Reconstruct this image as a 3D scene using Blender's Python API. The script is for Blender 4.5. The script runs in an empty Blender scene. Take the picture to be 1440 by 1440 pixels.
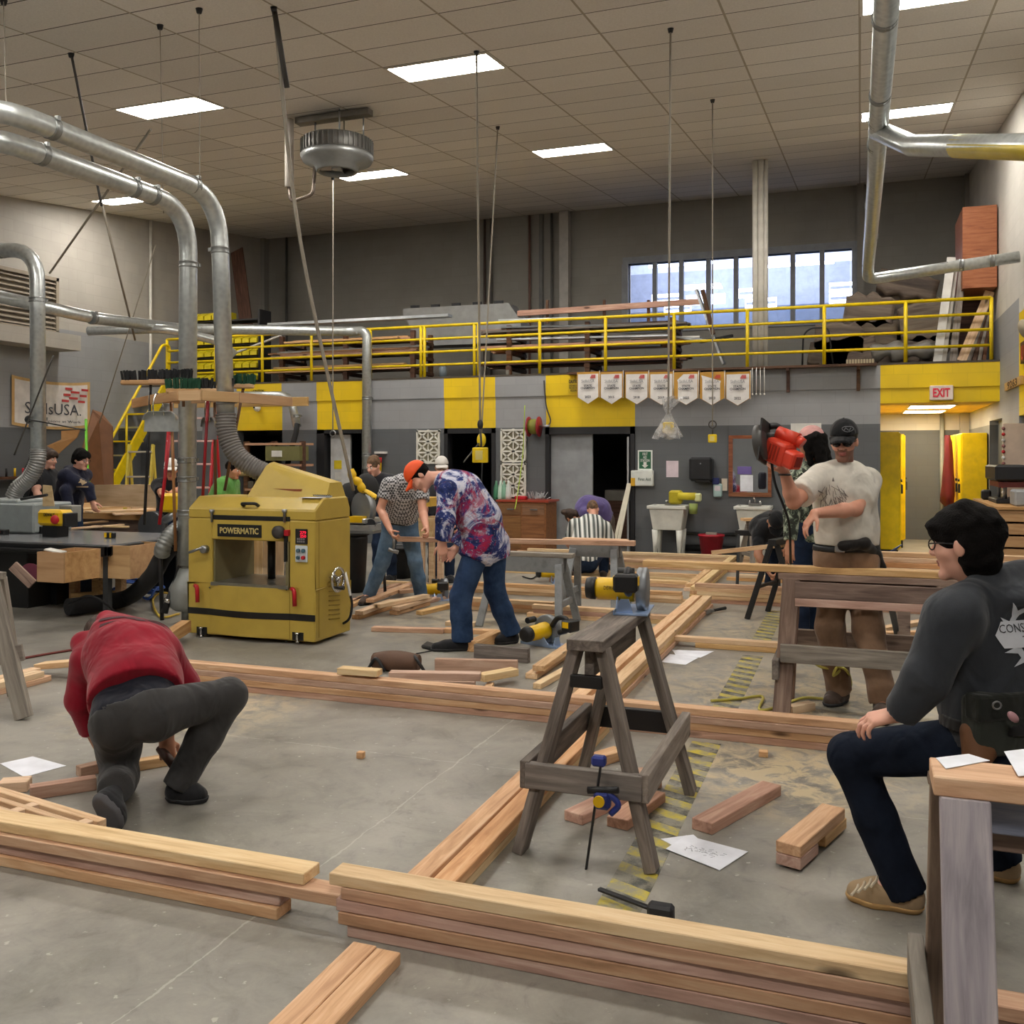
import bpy, bmesh, math, random
import numpy as np
from mathutils import Vector, Matrix, Quaternion
from mathutils.bvhtree import BVHTree
random.seed(7)
scene = bpy.context.scene
COL = scene.collection
PI = math.pi
# ------------------------------------------------------------------ camera model
FPX, HOR, CXP, EYE, YAW = 1340.0, 640.0, 720.0, 1.6, math.radians(20.05)
CS, SN = math.cos(YAW), math.sin(YAW)
def CF(xc, d, z=0.0):                       # camera-frame (right, forward) -> room coordinates
    return Vector((xc*CS - d*SN, xc*SN + d*CS, z))
def P(px, py, d):                           # photo pixel at forward distance d
    return CF((px-CXP)/FPX*d, d, EYE + (HOR-py)/FPX*d)
def G(px, py, z=0.0):                       # pixel on a level plane
    return P(px, py, (EYE-z)*FPX/(py-HOR))
def YW(px, py, y):                          # pixel on the plane y = const
    a = (px-CXP)/FPX
    return P(px, py, y/(a*SN+CS))
def XW(px, py, x):
    a = (px-CXP)/FPX
    return P(px, py, x/(a*CS-SN))
RX = Vector((CS, SN, 0)); FW = Vector((-SN, CS, 0)); UP = Vector((0, 0, 1))
cam = bpy.data.cameras.new('camera'); cam_o = bpy.data.objects.new('camera', cam); COL.objects.link(cam_o)
cam.sensor_width = 36; cam.lens = 36*FPX/1440; cam.shift_y = (HOR-720)/1440; cam.clip_start = .05; cam.clip_end = 200
cam_o.location = (0, 0, EYE); cam_o.rotation_euler = (PI/2, 0, YAW)
scene.camera = cam_o
# ------------------------------------------------------------------ objects
WM = {}
def tag(o, label=None, cat=None, group=None, kind=None):
    if label: o['label'] = label
    if cat: o['category'] = cat
    if group: o['group'] = group
    if kind: o['kind'] = kind
    return o
def link(o, M, parent=None):
    COL.objects.link(o); WM[o.name] = M.copy()
    if parent is not None:
        o.parent = parent; o.matrix_basis = WM[parent.name].inverted() @ M
    else: o.matrix_basis = M
    return o
def empty(name, loc, label, cat, group=None):
    o = bpy.data.objects.new(name, None); o.empty_display_size = .1
    link(o, Matrix.Translation(Vector(loc)))
    return tag(o, label, cat, group)
def frame(x, y=None, loc=(0, 0, 0), z=None):
    x = Vector(x).normalized()
    if z is not None:
        z = Vector(z); y = z.cross(x).normalized(); z = x.cross(y)
    else:
        y = Vector(y); z = x.cross(y).normalized(); y = z.cross(x)
    M = Matrix((x, y, z)).transposed().to_4x4(); M.translation = Vector(loc)
    return M
def mesh_obj(name, me, M, parent=None, bevel=0, seg=1):
    o = bpy.data.objects.new(name, me); link(o, M, parent)
    if bevel:
        b = o.modifiers.new('bevel', 'BEVEL'); b.width = bevel; b.segments = seg; b.limit_method = 'ANGLE'; b.angle_limit = .6
    return o
class MB:
    def __init__(s): s.v = []; s.f = []; s.m = []; s.sm = []
    def add(s, vs, fs, mat=0, smooth=False):
        n = len(s.v); s.v += [Vector(p) for p in vs]
        for f in fs: s.f.append([i+n for i in f]); s.m.append(mat); s.sm.append(smooth)
        return s
    def box(s, lo, hi, mat=0):
        x0, y0, z0 = lo; x1, y1, z1 = hi
        return s.add([(x0,y0,z0),(x1,y0,z0),(x1,y1,z0),(x0,y1,z0),(x0,y0,z1),(x1,y0,z1),(x1,y1,z1),(x0,y1,z1)],
                     [(3,2,1,0),(4,5,6,7),(0,1,5,4),(1,2,6,5),(2,3,7,6),(3,0,4,7)], mat)
    def obox(s, M, sx, sy, sz, mat=0):      # box centred in frame M
        n = len(s.v); s.box((-sx/2,-sy/2,-sz/2), (sx/2,sy/2,sz/2), mat)
        for i in range(n, n+8): s.v[i] = M @ s.v[i]
        return s
    def bar(s, a, b, w, t, up=(0,0,1), mat=0):
        a, b = Vector(a), Vector(b); M = frame(b-a, loc=(a+b)/2, z=up)
        return s.obox(M, (b-a).length, w, t, mat)
    def tube(s, pts, r, seg=10, mat=0, cap=True, closed=False):
        pts = [Vector(p) for p in pts]; n = len(pts); rs = r if isinstance(r, (list, tuple)) else [r]*n
        vs, fs = [], []; t0 = (pts[1]-pts[0]).normalized()
        u = t0.orthogonal().normalized()
        for i, p in enumerate(pts):
            if closed: t = (pts[(i+1) % n]-pts[i-1]).normalized()
            else: t = (pts[min(i+1, n-1)]-pts[max(i-1, 0)]).normalized()
            u = (u - t*u.dot(t)).normalized(); w = t.cross(u)
            for k in range(seg):
                a = 2*PI*k/seg; vs.append(p + (u*math.cos(a)+w*math.sin(a))*rs[i])
        for i in range(n if closed else n-1):
            j = (i+1) % n
            for k in range(seg):
                fs.append((i*seg+k, i*seg+(k+1) % seg, j*seg+(k+1) % seg, j*seg+k))
        s.add(vs, fs, mat, True)
        if cap and not closed:
            m = len(s.v)-len(vs)
            s.f.append([m+k for k in range(seg)][::-1]); s.m.append(mat); s.sm.append(False)
            s.f.append([m+(n-1)*seg+k for k in range(seg)]); s.m.append(mat); s.sm.append(False)
        return s
    def lathe(s, prof, a=(0,0,0), axis=(0,0,1), seg=24, mat=0, smooth=True, sx=1, sy=1):
        ax = Vector(axis).normalized(); u = ax.orthogonal().normalized(); w = ax.cross(u); a = Vector(a)
        vs, fs = [], []
        for r, z in prof:
            for k in range(seg):
                t = 2*PI*k/seg; vs.append(a + ax*z + u*(r*math.cos(t)*sx) + w*(r*math.sin(t)*sy))
        for i in range(len(prof)-1):
            for k in range(seg):
                fs.append((i*seg+k, i*seg+(k+1) % seg, (i+1)*seg+(k+1) % seg, (i+1)*seg+k))
        fs.append(tuple(range(seg))[::-1]); fs.append(tuple((len(prof)-1)*seg+k for k in range(seg)))
        return s.add(vs, fs, mat, smooth)
    def prism(s, poly, ext, mat=0):         # planar polygon extruded by a vector
        n = len(poly); e = Vector(ext); a = [Vector(p) for p in poly]
        return s.add(a+[p+e for p in a], [tuple(range(n))[::-1], tuple(range(n, 2*n))]+[(i, (i+1) % n, n+(i+1) % n, n+i) for i in range(n)], mat)
    def ball(s, c, r, seg=12, ring=8, mat=0, M=None):
        c = Vector(c); rr = r if isinstance(r, (tuple, list)) else (r, r, r); vs, fs = [], []
        for i in range(ring+1):
            ph = PI*i/ring
            for k in range(seg):
                t = 2*PI*k/seg; q = Vector((rr[0]*math.sin(ph)*math.cos(t), rr[1]*math.sin(ph)*math.sin(t), -rr[2]*math.cos(ph)))
                vs.append(c+(M @ q if M else q))
        for i in range(ring):
            for k in range(seg): fs.append((i*seg+k, i*seg+(k+1) % seg, (i+1)*seg+(k+1) % seg, (i+1)*seg+k))
        return s.add(vs, fs, mat, True)
    def mesh(s, name, mats, Minv=None):
        me = bpy.data.meshes.new(name)
        me.from_pydata([(Minv @ v if Minv else v) for v in s.v], [], s.f)
        for m in (mats if isinstance(mats, (list, tuple)) else [mats]): me.materials.append(m)
        me.polygons.foreach_set('material_index', s.m); me.polygons.foreach_set('use_smooth', s.sm)
        bm = bmesh.new(); bm.from_mesh(me); bmesh.ops.remove_doubles(bm, verts=bm.verts, dist=1e-6)
        bmesh.ops.recalc_face_normals(bm, faces=bm.faces); bm.to_mesh(me); bm.free()
        return me
    def build(s, name, mats, parent=None, M=None, bevel=0, seg=1):
        if M is None:
            if parent is not None: M = Matrix.Translation(WM[parent.name].translation)
            else:
                lo = Vector([min(v[i] for v in s.v) for i in range(3)]); hi = Vector([max(v[i] for v in s.v) for i in range(3)])
                M = Matrix.Translation(Vector(((lo.x+hi.x)/2, (lo.y+hi.y)/2, lo.z)))
        return mesh_obj(name, s.mesh(name, mats, M.inverted()), M, parent, bevel, seg)
def copy_tree(o, M, parent=None):
    c = o.copy(); COL.objects.link(c); WM[c.name] = M.copy()
    if parent is not None: c.parent = parent; c.matrix_basis = WM[parent.name].inverted() @ M
    else: c.matrix_basis = M
    for ch in [x for x in bpy.data.objects if x.parent == o]:
        copy_tree(ch, M @ (WM[o.name].inverted() @ WM[ch.name]), c)
    return c
def bez(pts, n=8):                          # Catmull-Rom through points
    pts = [Vector(p) for p in pts]; q = [2*pts[0]-pts[1]]+pts+[2*pts[-1]-pts[-2]]; out = []
    for i in range(1, len(q)-2):
        for k in range(n):
            t = k/n; a, b, c, d = q[i-1:i+3]
            out.append(.5*((2*b)+(c-a)*t+(2*a-5*b+4*c-d)*t*t+(3*b-a-3*c+d)*t**3))
    return out+[pts[-1]]
def elbow(pts, r, n=6):                     # polyline with rounded corners
    pts = [Vector(p) for p in pts]; out = [pts[0]]
    for i in range(1, len(pts)-1):
        a = (pts[i-1]-pts[i]); b = (pts[i+1]-pts[i]); q = min(r, a.length*.49, b.length*.49)
        A = pts[i]+a.normalized()*q; B = pts[i]+b.normalized()*q
        for k in range(n+1):
            t = k/n; out.append((1-t)**2*A+2*t*(1-t)*pts[i]+t*t*B)
    return out+[pts[-1]]
# ------------------------------------------------------------------ materials
def lin(c):
    if isinstance(c, str): c = [int(c[i:i+2], 16)/255 for i in (0, 2, 4)]
    return tuple(x/12.92 if x <= .04045 else ((x+.055)/1.055)**2.4 for x in c)+(1,)
class NT:
    def __init__(s, name):
        s.mat = bpy.data.materials.new(name); s.mat.use_nodes = True; s.t = s.mat.node_tree
        s.b = s.t.nodes['Principled BSDF']
    def n(s, typ, props=None, **ins):
        nd = s.t.nodes.new(typ)
        for k, v in (props or {}).items(): setattr(nd, k, v)
        for k, v in ins.items():
            key = k.replace('_', ' ')
            sock = nd.inputs[int(k[1:])] if k[0] == 'i' and k[1:].isdigit() else nd.inputs[key]
            s.set(sock, v)
        return nd
    def set(s, sock, v):
        if isinstance(v, bpy.types.NodeSocket): s.t.links.new(v, sock)
        elif isinstance(v, bpy.types.Node): s.t.links.new(v.outputs[0], sock)
        else: sock.default_value = v
    def P(s, **k):
        for a, v in k.items(): s.set(s.b.inputs[a.replace('_', ' ')], v)
        return s
    def coord(s, scale=(1,1,1), rot=(0,0,0), loc=(0,0,0), out='Object', add=None):
        tc = s.n('ShaderNodeTexCoord').outputs[out]
        if add is not None: tc = s.n('ShaderNodeVectorMath', {'operation': 'ADD'}, i0=tc, i1=add).outputs[0]
        return s.n('ShaderNodeMapping', Vector=tc, Scale=scale, Rotation=rot, Location=loc).outputs[0]
    def noise(s, vec, scale=5, detail=4, rough=.55, dist=0):
        return s.n('ShaderNodeTexNoise', Vector=vec, Scale=scale, Detail=detail, Roughness=rough, Distortion=dist).outputs[0]
    def ramp(s, fac, stops, interp='LINEAR'):
        r = s.n('ShaderNodeValToRGB', Fac=fac); e = r.color_ramp.elements; r.color_ramp.interpolation = interp
        while len(e) < len(stops): e.new(1)
        for i, (p, c) in enumerate(stops): e[i].position = p; e[i].color = lin(c) if isinstance(c, str) else (c if len(c) == 4 else tuple(c)+(1,))
        return r.outputs[0]
    def mix(s, fac, a, b, blend='MIX'):
        m = s.n('ShaderNodeMix', {'data_type': 'RGBA', 'blend_type': blend})
        s.set(m.inputs[0], fac); s.set(m.inputs[6], a); s.set(m.inputs[7], b)
        return m.outputs[2]
    def math(s, op, a, b=0.0, c=0.0):
        return s.n('ShaderNodeMath', {'operation': op}, i0=a, i1=b, i2=c).outputs[0]
    def bump(s, h, strength=.3, dist=.01):
        s.set(s.b.inputs['Normal'], s.n('ShaderNodeBump', Height=h, Strength=strength, Distance=dist).outputs[0]); return s
    def rand(s): return s.n('ShaderNodeObjectInfo').outputs['Random']
MC = {}
def mat(col, rough=.55, metal=0.0, vary=.06, name=None, bump=0, scale=30, spec=.5, dirt=0):
    key = (str(col), rough, metal, vary, bump, scale, dirt)
    if key in MC: return MC[key]
    t = NT(name or 'paint'); c = lin(col); v = t.coord()
    n = t.noise(v, scale*.2, 3)
    lo = tuple(max(0, x*(1-vary*2)) for x in c[:3])+(1,); hi = tuple(min(1, x*(1+vary*2)) for x in c[:3])+(1,)
    col_s = t.ramp(n, [(.3, lo), (.7, hi)])
    if dirt:
        d = t.ramp(t.noise(v, 9, 6, .7), [(.5, (0,0,0)), (.68, (dirt,)*3)])
        col_s = t.mix(d, col_s, lin('4a4540'))
    t.P(Base_Color=col_s, Roughness=rough, Metallic=metal)
    t.b.inputs['Specular IOR Level'].default_value = spec
    if bump: t.bump(t.noise(v, scale, 4), bump, .01)
    MC[key] = t.mat
    return t.mat
def emit(col, strength, name='lamp'):
    t = NT(name); t.P(Base_Color=(0,0,0,1), Emission_Color=lin(col), Emission_Strength=strength); return t.mat
def wood(name, c_lo, c_mid, c_hi, rough=.6, grain=1.0, knots=True, dark='3a2418', vary=.35, axis=0, streak=0):
    t = NT(name); r = t.rand()
    off = t.n('ShaderNodeCombineXYZ', X=t.math('MULTIPLY', r, 37.), Y=t.math('MULTIPLY', r, 11.3), Z=t.math('MULTIPLY', r, 5.7)).outputs[0]
    sc = [[1.2, 14, 14], [14, 1.2, 14], [14, 14, 1.2]][axis]
    v = t.coord(tuple(x*grain for x in sc), add=off)
    n1 = t.noise(v, 2.2, 5, .6, .6)
    v2 = t.coord(tuple(x*grain*5 for x in sc), add=off)
    n2 = t.noise(v2, 2.0, 3, .6)
    c = t.ramp(n1, [(.28, c_lo), (.5, c_mid), (.72, c_hi)])
    c = t.mix(t.math('MULTIPLY', n2, .35), c, lin(c_lo))
    if vary:
        hs = t.n('ShaderNodeHueSaturation', Color=c, Value=t.math('MULTIPLY_ADD', r, vary, 1-vary*.55), Saturation=t.math('MULTIPLY_ADD', t.math('FRACT', t.math('MULTIPLY', r, 7.3)), .2, .84),
                 Hue=t.math('MULTIPLY_ADD', t.math('FRACT', t.math('MULTIPLY', r, 3.7)), .02, .49))
        c = hs.outputs[0]
    if knots:
        ks = [[3, 9, 9], [9, 3, 9], [9, 9, 3]][axis]
        vo = t.n('ShaderNodeTexVoronoi', Vector=t.coord(tuple(ks), add=off), Scale=.55).outputs['Distance']
        k = t.ramp(vo, [(.06, (1,1,1)), (.12, (0,0,0))])
        c = t.mix(t.math('MULTIPLY', k, .8), c, lin(dark))
    if streak:
        st = t.ramp(t.noise(t.coord(tuple(x*.6 for x in sc), add=off), 1.3, 3), [(.55, (0,0,0)), (.7, (streak,)*3)])
        c = t.mix(st, c, lin(dark))
    t.P(Base_Color=c, Roughness=rough); t.bump(n2, .25, .004)
    t.b.inputs['Specular IOR Level'].default_value = .3
    return t.mat
FIR = wood('fir', 'b48657', 'd9ac7a', 'ecca9c', vary=.2)
FIRP = wood('pale_fir', 'c69e72', 'e4c296', 'f1d7b0', vary=.14)
FIRR = wood('red_fir', 'a3785c', 'c8987a', 'deb898', vary=.22)
GREYW = wood('weathered', '544c46', '80766d', 'a3978c', dark='2a2420', streak=.45, rough=.75)
GREYL = wood('weathered_pale', '6e665f', '8f867c', 'aaa196', dark='3a332e', streak=.4, rough=.75)
BROWNW = wood('weathered_brown', '66534a', '937b6c', 'b29a88', dark='2a1a15', streak=.5, rough=.7)
PLY = wood('plywood', 'b08f60', 'cdb083', 'ddc49a', knots=False, grain=.5)
MDF = wood('chip_board', 'a87f50', 'c39a68', 'd0aa78', knots=False, grain=.4)
OAK = wood('stained_wood', '8a4a1c', 'b0692e', 'c47c3e', knots=False, rough=.4)
BRN = wood('brown_wood', '3c2618', '5d3d28', '75503a', knots=False)
BLACK = mat('141416', .5); DARK = mat('232325', .6); RUB = mat('1b1b1d', .85)
WHITE = mat('d8d6d0', .5); PAPER = mat('e4e6ee', .7); STEEL = mat('9a9c9e', .35, .9); CHROME = mat('c8c8c8', .18, 1.0)
IRON = mat('3a3a3c', .5, .6); YEL = mat('e3c400', .45, dirt=.12); DWY = mat('e0b400', .4); RED = mat('b01020', .45); ORANGE = mat('d8381a', .45)
GALV = None
def make_galv():
    t = NT('galvanised'); v = t.coord((1,1,1)); n = t.n('ShaderNodeTexVoronoi', Vector=v, Scale=22.).outputs['Distance']
    t.P(Base_Color=t.ramp(n, [(0, 'b4b8b8'), (.8, 'c9cdcb')]), Roughness=t.math('MULTIPLY_ADD', t.noise(v, 10), .2, .22), Metallic=.75)
    return t.mat
GALV = make_galv()
# ------------------------------------------------------------------ shared builders
def board(a, b, w=.089, t=.038, mt=None, label=None, cat='board', group=None, up=(0,0,1), name='lumber_board', parent=None, bevel=.003, ofs=0):
    """a plank whose local x runs along it; a, b are the ends of its centre line"""
    a, b = Vector(a), Vector(b); L = (b-a).length; M = frame(b-a, loc=(a+b)/2, z=up)
    m = MB(); m.box((-L/2, -w/2, -t/2), (L/2, w/2, t/2))
    me = m.mesh(name, mt or FIR)
    o = mesh_obj(name, me, M, parent, bevel)
    if parent is None: tag(o, label, cat, group)
    return o
def part_bar(name, parent, a, b, w, t, mt, up=(0,0,1), bevel=.003): return board(a, b, w, t, mt, up=up, name=name, parent=parent, bevel=bevel)
def tube_obj(name, pts, r, mt, parent=None, seg=10, **k):
    return MB().tube(pts, r, seg, **k).build(name, mt, parent)
def text(name, body, parent, loc, xd, yd, w, h, mt, depth=.002, bold=0.0, label=None, spacing=1.0):
    """lettering fitted into a w x h box centred at loc (xd = reading direction, yd = up)"""
    cu = bpy.data.curves.new('lettering', 'FONT'); cu.body = body; cu.extrude = .02; cu.offset = bold; cu.resolution_u = 2
    cu.align_x = 'CENTER'; cu.align_y = 'CENTER'; cu.space_character = spacing; cu.space_line = .85
    ob = bpy.data.objects.new('lettering', cu); me = bpy.data.meshes.new_from_object(ob)
    bpy.data.objects.remove(ob); bpy.data.curves.remove(cu)
    co = np.zeros(len(me.vertices)*3); me.vertices.foreach_get('co', co); co = co.reshape(-1, 3)
    lo, hi = co.min(0), co.max(0); mid = (lo+hi)/2; sz = hi-lo
    co = (co-mid)*np.array([w/sz[0], (h or w/sz[0]*sz[1])/sz[1], depth/sz[2]])
    me.vertices.foreach_set('co', co.ravel()); me.materials.clear(); me.materials.append(mt)
    me.name = name
    return mesh_obj(name, me, frame(xd, y=yd, loc=loc), parent)
ORD = ['top', 'second', 'third', 'fourth', 'fifth', 'sixth', 'seventh', 'eighth']
ORDN = ['first', 'second', 'third', 'fourth', 'fifth', 'sixth', 'seventh', 'eighth', 'ninth', 'tenth', 'eleventh', 'twelfth', 'thirteenth', 'fourteenth']
# ================================================================== the setting
XL, XR, YB, YU, YF, DECK = -13.5, 1.9, 15.35, 19.6, -5.0, 2.95
def zc(y): return 4.546+.116*y
def blockwall(name, col, bump=.35):
    t = NT(name); tc = t.n('ShaderNodeTexCoord').outputs['Object']
    sp = t.n('ShaderNodeSeparateXYZ', Vector=tc)
    v = t.n('ShaderNodeCombineXYZ', X=t.math('ADD', sp.outputs[0], sp.outputs[1]), Y=sp.outputs[2]).outputs[0]
    b = t.n('ShaderNodeTexBrick', Vector=v, Scale=1.0); b.inputs['Brick Width'].default_value = .4; b.inputs['Row Height'].default_value = .2
    b.inputs['Mortar Size'].default_value = .006; b.inputs['Color1'].default_value = (1,1,1,1); b.inputs['Color2'].default_value = (.94,.94,.94,1); b.inputs['Mortar'].default_value = (.9,.9,.9,1)
    c = t.mix(1.0, lin(col), b.outputs[0], 'MULTIPLY')
    n = t.noise(tc, 1.2, 4); c = t.mix(t.ramp(n, [(.4, (0,0,0)), (.8, (.25,.25,.25))]), c, lin('5a5650'))
    t.P(Base_Color=c, Roughness=.6); t.bump(b.outputs[0], bump, .01)
    return t.mat
W_DARK = blockwall('dark_grey_block', '5e6164'); W_MID = blockwall('mid_grey_block', '97989a'); W_LIGHT = blockwall('light_block', 'aea89e')
W_YEL = blockwall('yellow_block', 'edc800'); W_WHITE = blockwall('white_block', 'cfcac0'); W_UP_SHADED = blockwall('upper_block_shaded', '928e86'); BLACKJ = mat('17171a', .6)  # upper rear wall's block colour is darkened to carry the shade over the deck
def struct(o, name=None): return tag(o, kind='structure')
# floor
def floor_mat():
    t = NT('polished_concrete'); v = t.coord()
    n1 = t.noise(v, .9, 6, .62, .5); n2 = t.noise(v, 7, 6, .7, .8); n3 = t.noise(v, 60, 3)
    c = t.ramp(n1, [(.3, '64605a'), (.48, '84807a'), (.68, 'a39e95')])
    c = t.mix(t.ramp(n2, [(.35, (0,0,0)), (.75, (.5,.5,.5))]), c, lin('b4b0a2'))
    c = t.mix(t.ramp(n2, [(.25, (.55,.55,.55)), (.42, (0,0,0))]), c, lin('605d55'))
    c = t.mix(t.math('MULTIPLY', n3, .25), c, lin('6f6b60'))
    fl = t.noise(v, 26, 3, .5); c = t.mix(t.ramp(fl, [(.68, (0,0,0)), (.72, (.5,.5,.5))]), c, lin('cbc8be')); ds = t.noise(t.coord(loc=(4, 9, 0)), 1.7, 7, .72, 1.5); c = t.mix(t.ramp(ds, [(.52, (0,0,0)), (.7, (.55,.55,.55))]), c, lin('6a675d'))
    sp = t.n('ShaderNodeSeparateXYZ', Vector=v); X, Y = sp.outputs[0], sp.outputs[1]
    w = t.math('MULTIPLY_ADD', t.noise(v, 3, 4, .7), .06, -.03)
    def joint(coord, at, wd):
        d = t.math('ABSOLUTE', t.math('ADD', t.math('SUBTRACT', coord, at), w))
        return t.math('LESS_THAN', t.math('SUBTRACT', d, t.math('MULTIPLY', t.math('SUBTRACT', n2, .42), .02)), wd)
    for cd, at, wd in ((X, -1.97, .002), (Y, 4.56, .0008), (X, -7.6, .002), (Y, 10.9, .0015)):
        c = t.mix(t.math('MULTIPLY', joint(cd, at, wd), .38), c, lin('c9c6bc'))
    # dried splashes and sawdust that lie on the slab
    spots = [(-.35, 4.95, .75, .9), (-4.0, 5.0, .9, .7), (-.5, 6.6, 1.3, .55), (-.9, 9.0, 1.2, .35), (-3.3, 8.6, 1.6, .3)]
    for x, y, r, s in spots:
        dx = t.math('SUBTRACT', X, x); dy = t.math('SUBTRACT', Y, y)
        d = t.math('SQRT', t.math('ADD', t.math('MULTIPLY', dx, dx), t.math('MULTIPLY', dy, dy)))
        m = t.math('MULTIPLY', t.math('SUBTRACT', 1.0, t.math('DIVIDE', d, r)), s)
        m = t.n('ShaderNodeMath', {'operation': 'MULTIPLY', 'use_clamp': True}, i0=m, i1=t.ramp(n2, [(.42, (0,0,0)), (.6, (2.2,2.2,2.2))]))
        c = t.mix(m, c, lin('bfae8e'))
    t.P(Base_Color=c, Roughness=t.math('MULTIPLY_ADD', n2, .35, .22)); t.bump(n3, .08, .004)
    t.b.inputs['Specular IOR Level'].default_value = .45
    return t.mat
struct(MB().box((XL, YF, -.1), (XR, YU, 0)).build('floor', floor_mat(), M=Matrix()))
# ceiling with its tile joints
def ceil_mat():
    t = NT('acoustic_tile'); v = t.coord(); sp = t.n('ShaderNodeSeparateXYZ', Vector=v); X, Y = sp.outputs[0], sp.outputs[1]
    n = t.noise(v, 55, 5, .75); n0 = t.noise(v, .7, 4)
    c = t.ramp(n, [(.3, 'd9d3cb'), (.7, 'f0ebe3')]); c = t.mix(t.math('MULTIPLY', n0, .3), c, lin('b5a998'))
    def grid(cd, at, pitch, wd):
        fr = t.math('FRACT', t.math('ADD', t.math('DIVIDE', t.math('SUBTRACT', cd, at), pitch), 500.))
        return t.math('GREATER_THAN', t.math('ABSOLUTE', t.math('SUBTRACT', fr, .5)), .5-wd/pitch)
    gy = grid(Y, 8.675, .577, .007); gx = grid(X, 0, 1.143, .011)
    cell = t.n('ShaderNodeTexWhiteNoise', {'noise_dimensions': '2D'}, Vector=t.n('ShaderNodeCombineXYZ',
        X=t.math('FLOOR', t.math('DIVIDE', X, 1.143)), Y=t.math('FLOOR', t.math('DIVIDE', t.math('SUBTRACT', Y, 8.675), .577))).outputs[0]).outputs[0]
    c = t.n('ShaderNodeHueSaturation', Color=c, Value=t.math('MULTIPLY_ADD', cell, .14, .93)).outputs[0]
    c = t.mix(gy, c, lin('463c30')); c = t.mix(gx, c, lin('a99e8c'))
    t.P(Base_Color=c, Roughness=.9); t.bump(n, .35, .006)
    return t.mat
def slab_quad(x0, x1, y0, y1, th=.1):
    m = MB(); v = []
    for dz in (0, th):
        v += [(x0, y0, zc(y0)+dz), (x1, y0, zc(y0)+dz), (x1, y1, zc(y1)+dz), (x0, y1, zc(y1)+dz)]
    return m.add(v, [(3,2,1,0),(4,5,6,7),(0,1,5,4),(1,2,6,5),(2,3,7,6),(3,0,4,7)])
struct(slab_quad(XL-.1, XR+.1, YF, YU+.1).build('ceiling', ceil_mat(), M=Matrix()))
# back wall of the shop (front of the deck) with its openings
bx = lambda px: YW(px, 640, YB).x
OP = [(bx(334), bx(397), 'y'), (bx(446), bx(511), 'y'), (bx(625), bx(697), 'y'), (bx(768), bx(893), 'y'), (bx(1238), XR, 'y')]
m = MB(); cuts = [XL]
for a, b, _ in OP: cuts += [a, b]
for i, x0 in enumerate(cuts[:-1]):
    x1 = cuts[i+1]
    if x1-x0 < .01: continue
    op = i % 2 == 1
    if not op: m.box((x0, YB, 0), (x1, YB+.2, 2.07), 0)
    lo = 2.07 if not (op and i == 9) else 2.38
    m.box((x0, YB, lo), (x1, YB+.2, 2.6), 2 if op else 1)
    m.box((x0, YB-.025, 2.6), (x1, YB+.2, DECK), 2 if op else 1)
struct(m.build('wall_back', [W_DARK, W_MID, W_YEL], M=Matrix()))
struct(MB().box((XL, YB-.03, DECK), (XR, YU, DECK+.03)).box((XL, YB+.2, DECK-.15), (bx(1238), YU, DECK)).build('slab_mezzanine', [mat('4a4238', .8)], M=Matrix()))
struct(MB().box((bx(1238)+.001, YB+.2, 2.38), (XR, YU, 2.42)).build('ceiling_passage', mat('c9a94e', .8, vary=.1), M=Matrix()))
struct(MB().box((bx(1238)-.2, YB+.2, 0), (bx(1238), YU, 2.07), 0).box((bx(1238)-.2, YB+.2, 2.07), (bx(1238), YU, 2.8), 1).build('wall_passage', [W_DARK, W_WHITE], M=Matrix()))
# upper back wall with the window hole
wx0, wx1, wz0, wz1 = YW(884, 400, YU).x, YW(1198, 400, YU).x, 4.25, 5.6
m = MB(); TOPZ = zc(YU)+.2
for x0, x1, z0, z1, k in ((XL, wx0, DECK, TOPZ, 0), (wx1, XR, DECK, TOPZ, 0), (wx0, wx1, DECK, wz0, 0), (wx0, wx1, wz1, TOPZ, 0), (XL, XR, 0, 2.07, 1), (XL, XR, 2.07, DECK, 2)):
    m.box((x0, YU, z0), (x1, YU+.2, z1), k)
struct(m.build('wall_upper', [W_UP_SHADED, W_DARK, W_WHITE], M=Matrix()))
m = MB()
for y0, y1 in ((YF, 8.0), (8.0, 15.35), (15.35, YU)):
    m.box((XL-.2, y0, 0), (XL, y1, 2.07), 0); m.box((XL-.2, y0, 2.07), (XL, y1, 3.87), 1); m.box((XL-.2, y0, 3.87), (XL, y1, 7.0), 2)
struct(m.build('wall_left', [W_DARK, W_MID, W_LIGHT], M=Matrix()))
m = MB()
def rw(y0, y1, z0, z1, k): m.box((XR, y0, z0), (XR+.2, y1, z1), k)
rw(YF, 12.2, 0, 1.1, 0); rw(YF, 12.2, 1.1, 4.0, 1); rw(YF, 12.2, 4.0, 7, 2)
rw(12.2, 13.57, 2.1, 3.4, 3); rw(12.2, 13.57, 3.4, 7, 2)
rw(13.57, 15.1, 0, 2.07, 1); rw(13.57, 15.1, 2.07, 3.6, 1); rw(13.57, 15.1, 3.6, 7, 2)
rw(15.1, 16.5, 2.13, 3.6, 1); rw(15.1, 16.5, 3.6, 7, 2); rw(16.5, YU, 0, 2.07, 0); rw(16.5, YU, 2.07, 3.6, 1); rw(16.5, YU, 3.6, 7, 2)
struct(m.build('wall_right', [W_DARK, W_MID, W_WHITE, W_YEL], M=Matrix()))
struct(MB().box((XR+.12, 15.1, 0), (XR+.2, 16.5, 2.13)).build('door_3', mat('4a4d50', .5), M=Matrix()))
struct(MB().box((XR+.12, 12.2, 0), (XR+.2, 13.57, 2.1)).build('door_4', mat('1c1f2a', .4), M=Matrix()))
struct(MB().box((XL-.2, YF-.2, 0), (XR+.2, YF, 4.2)).build('wall_front', W_MID, M=Matrix()))
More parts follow.
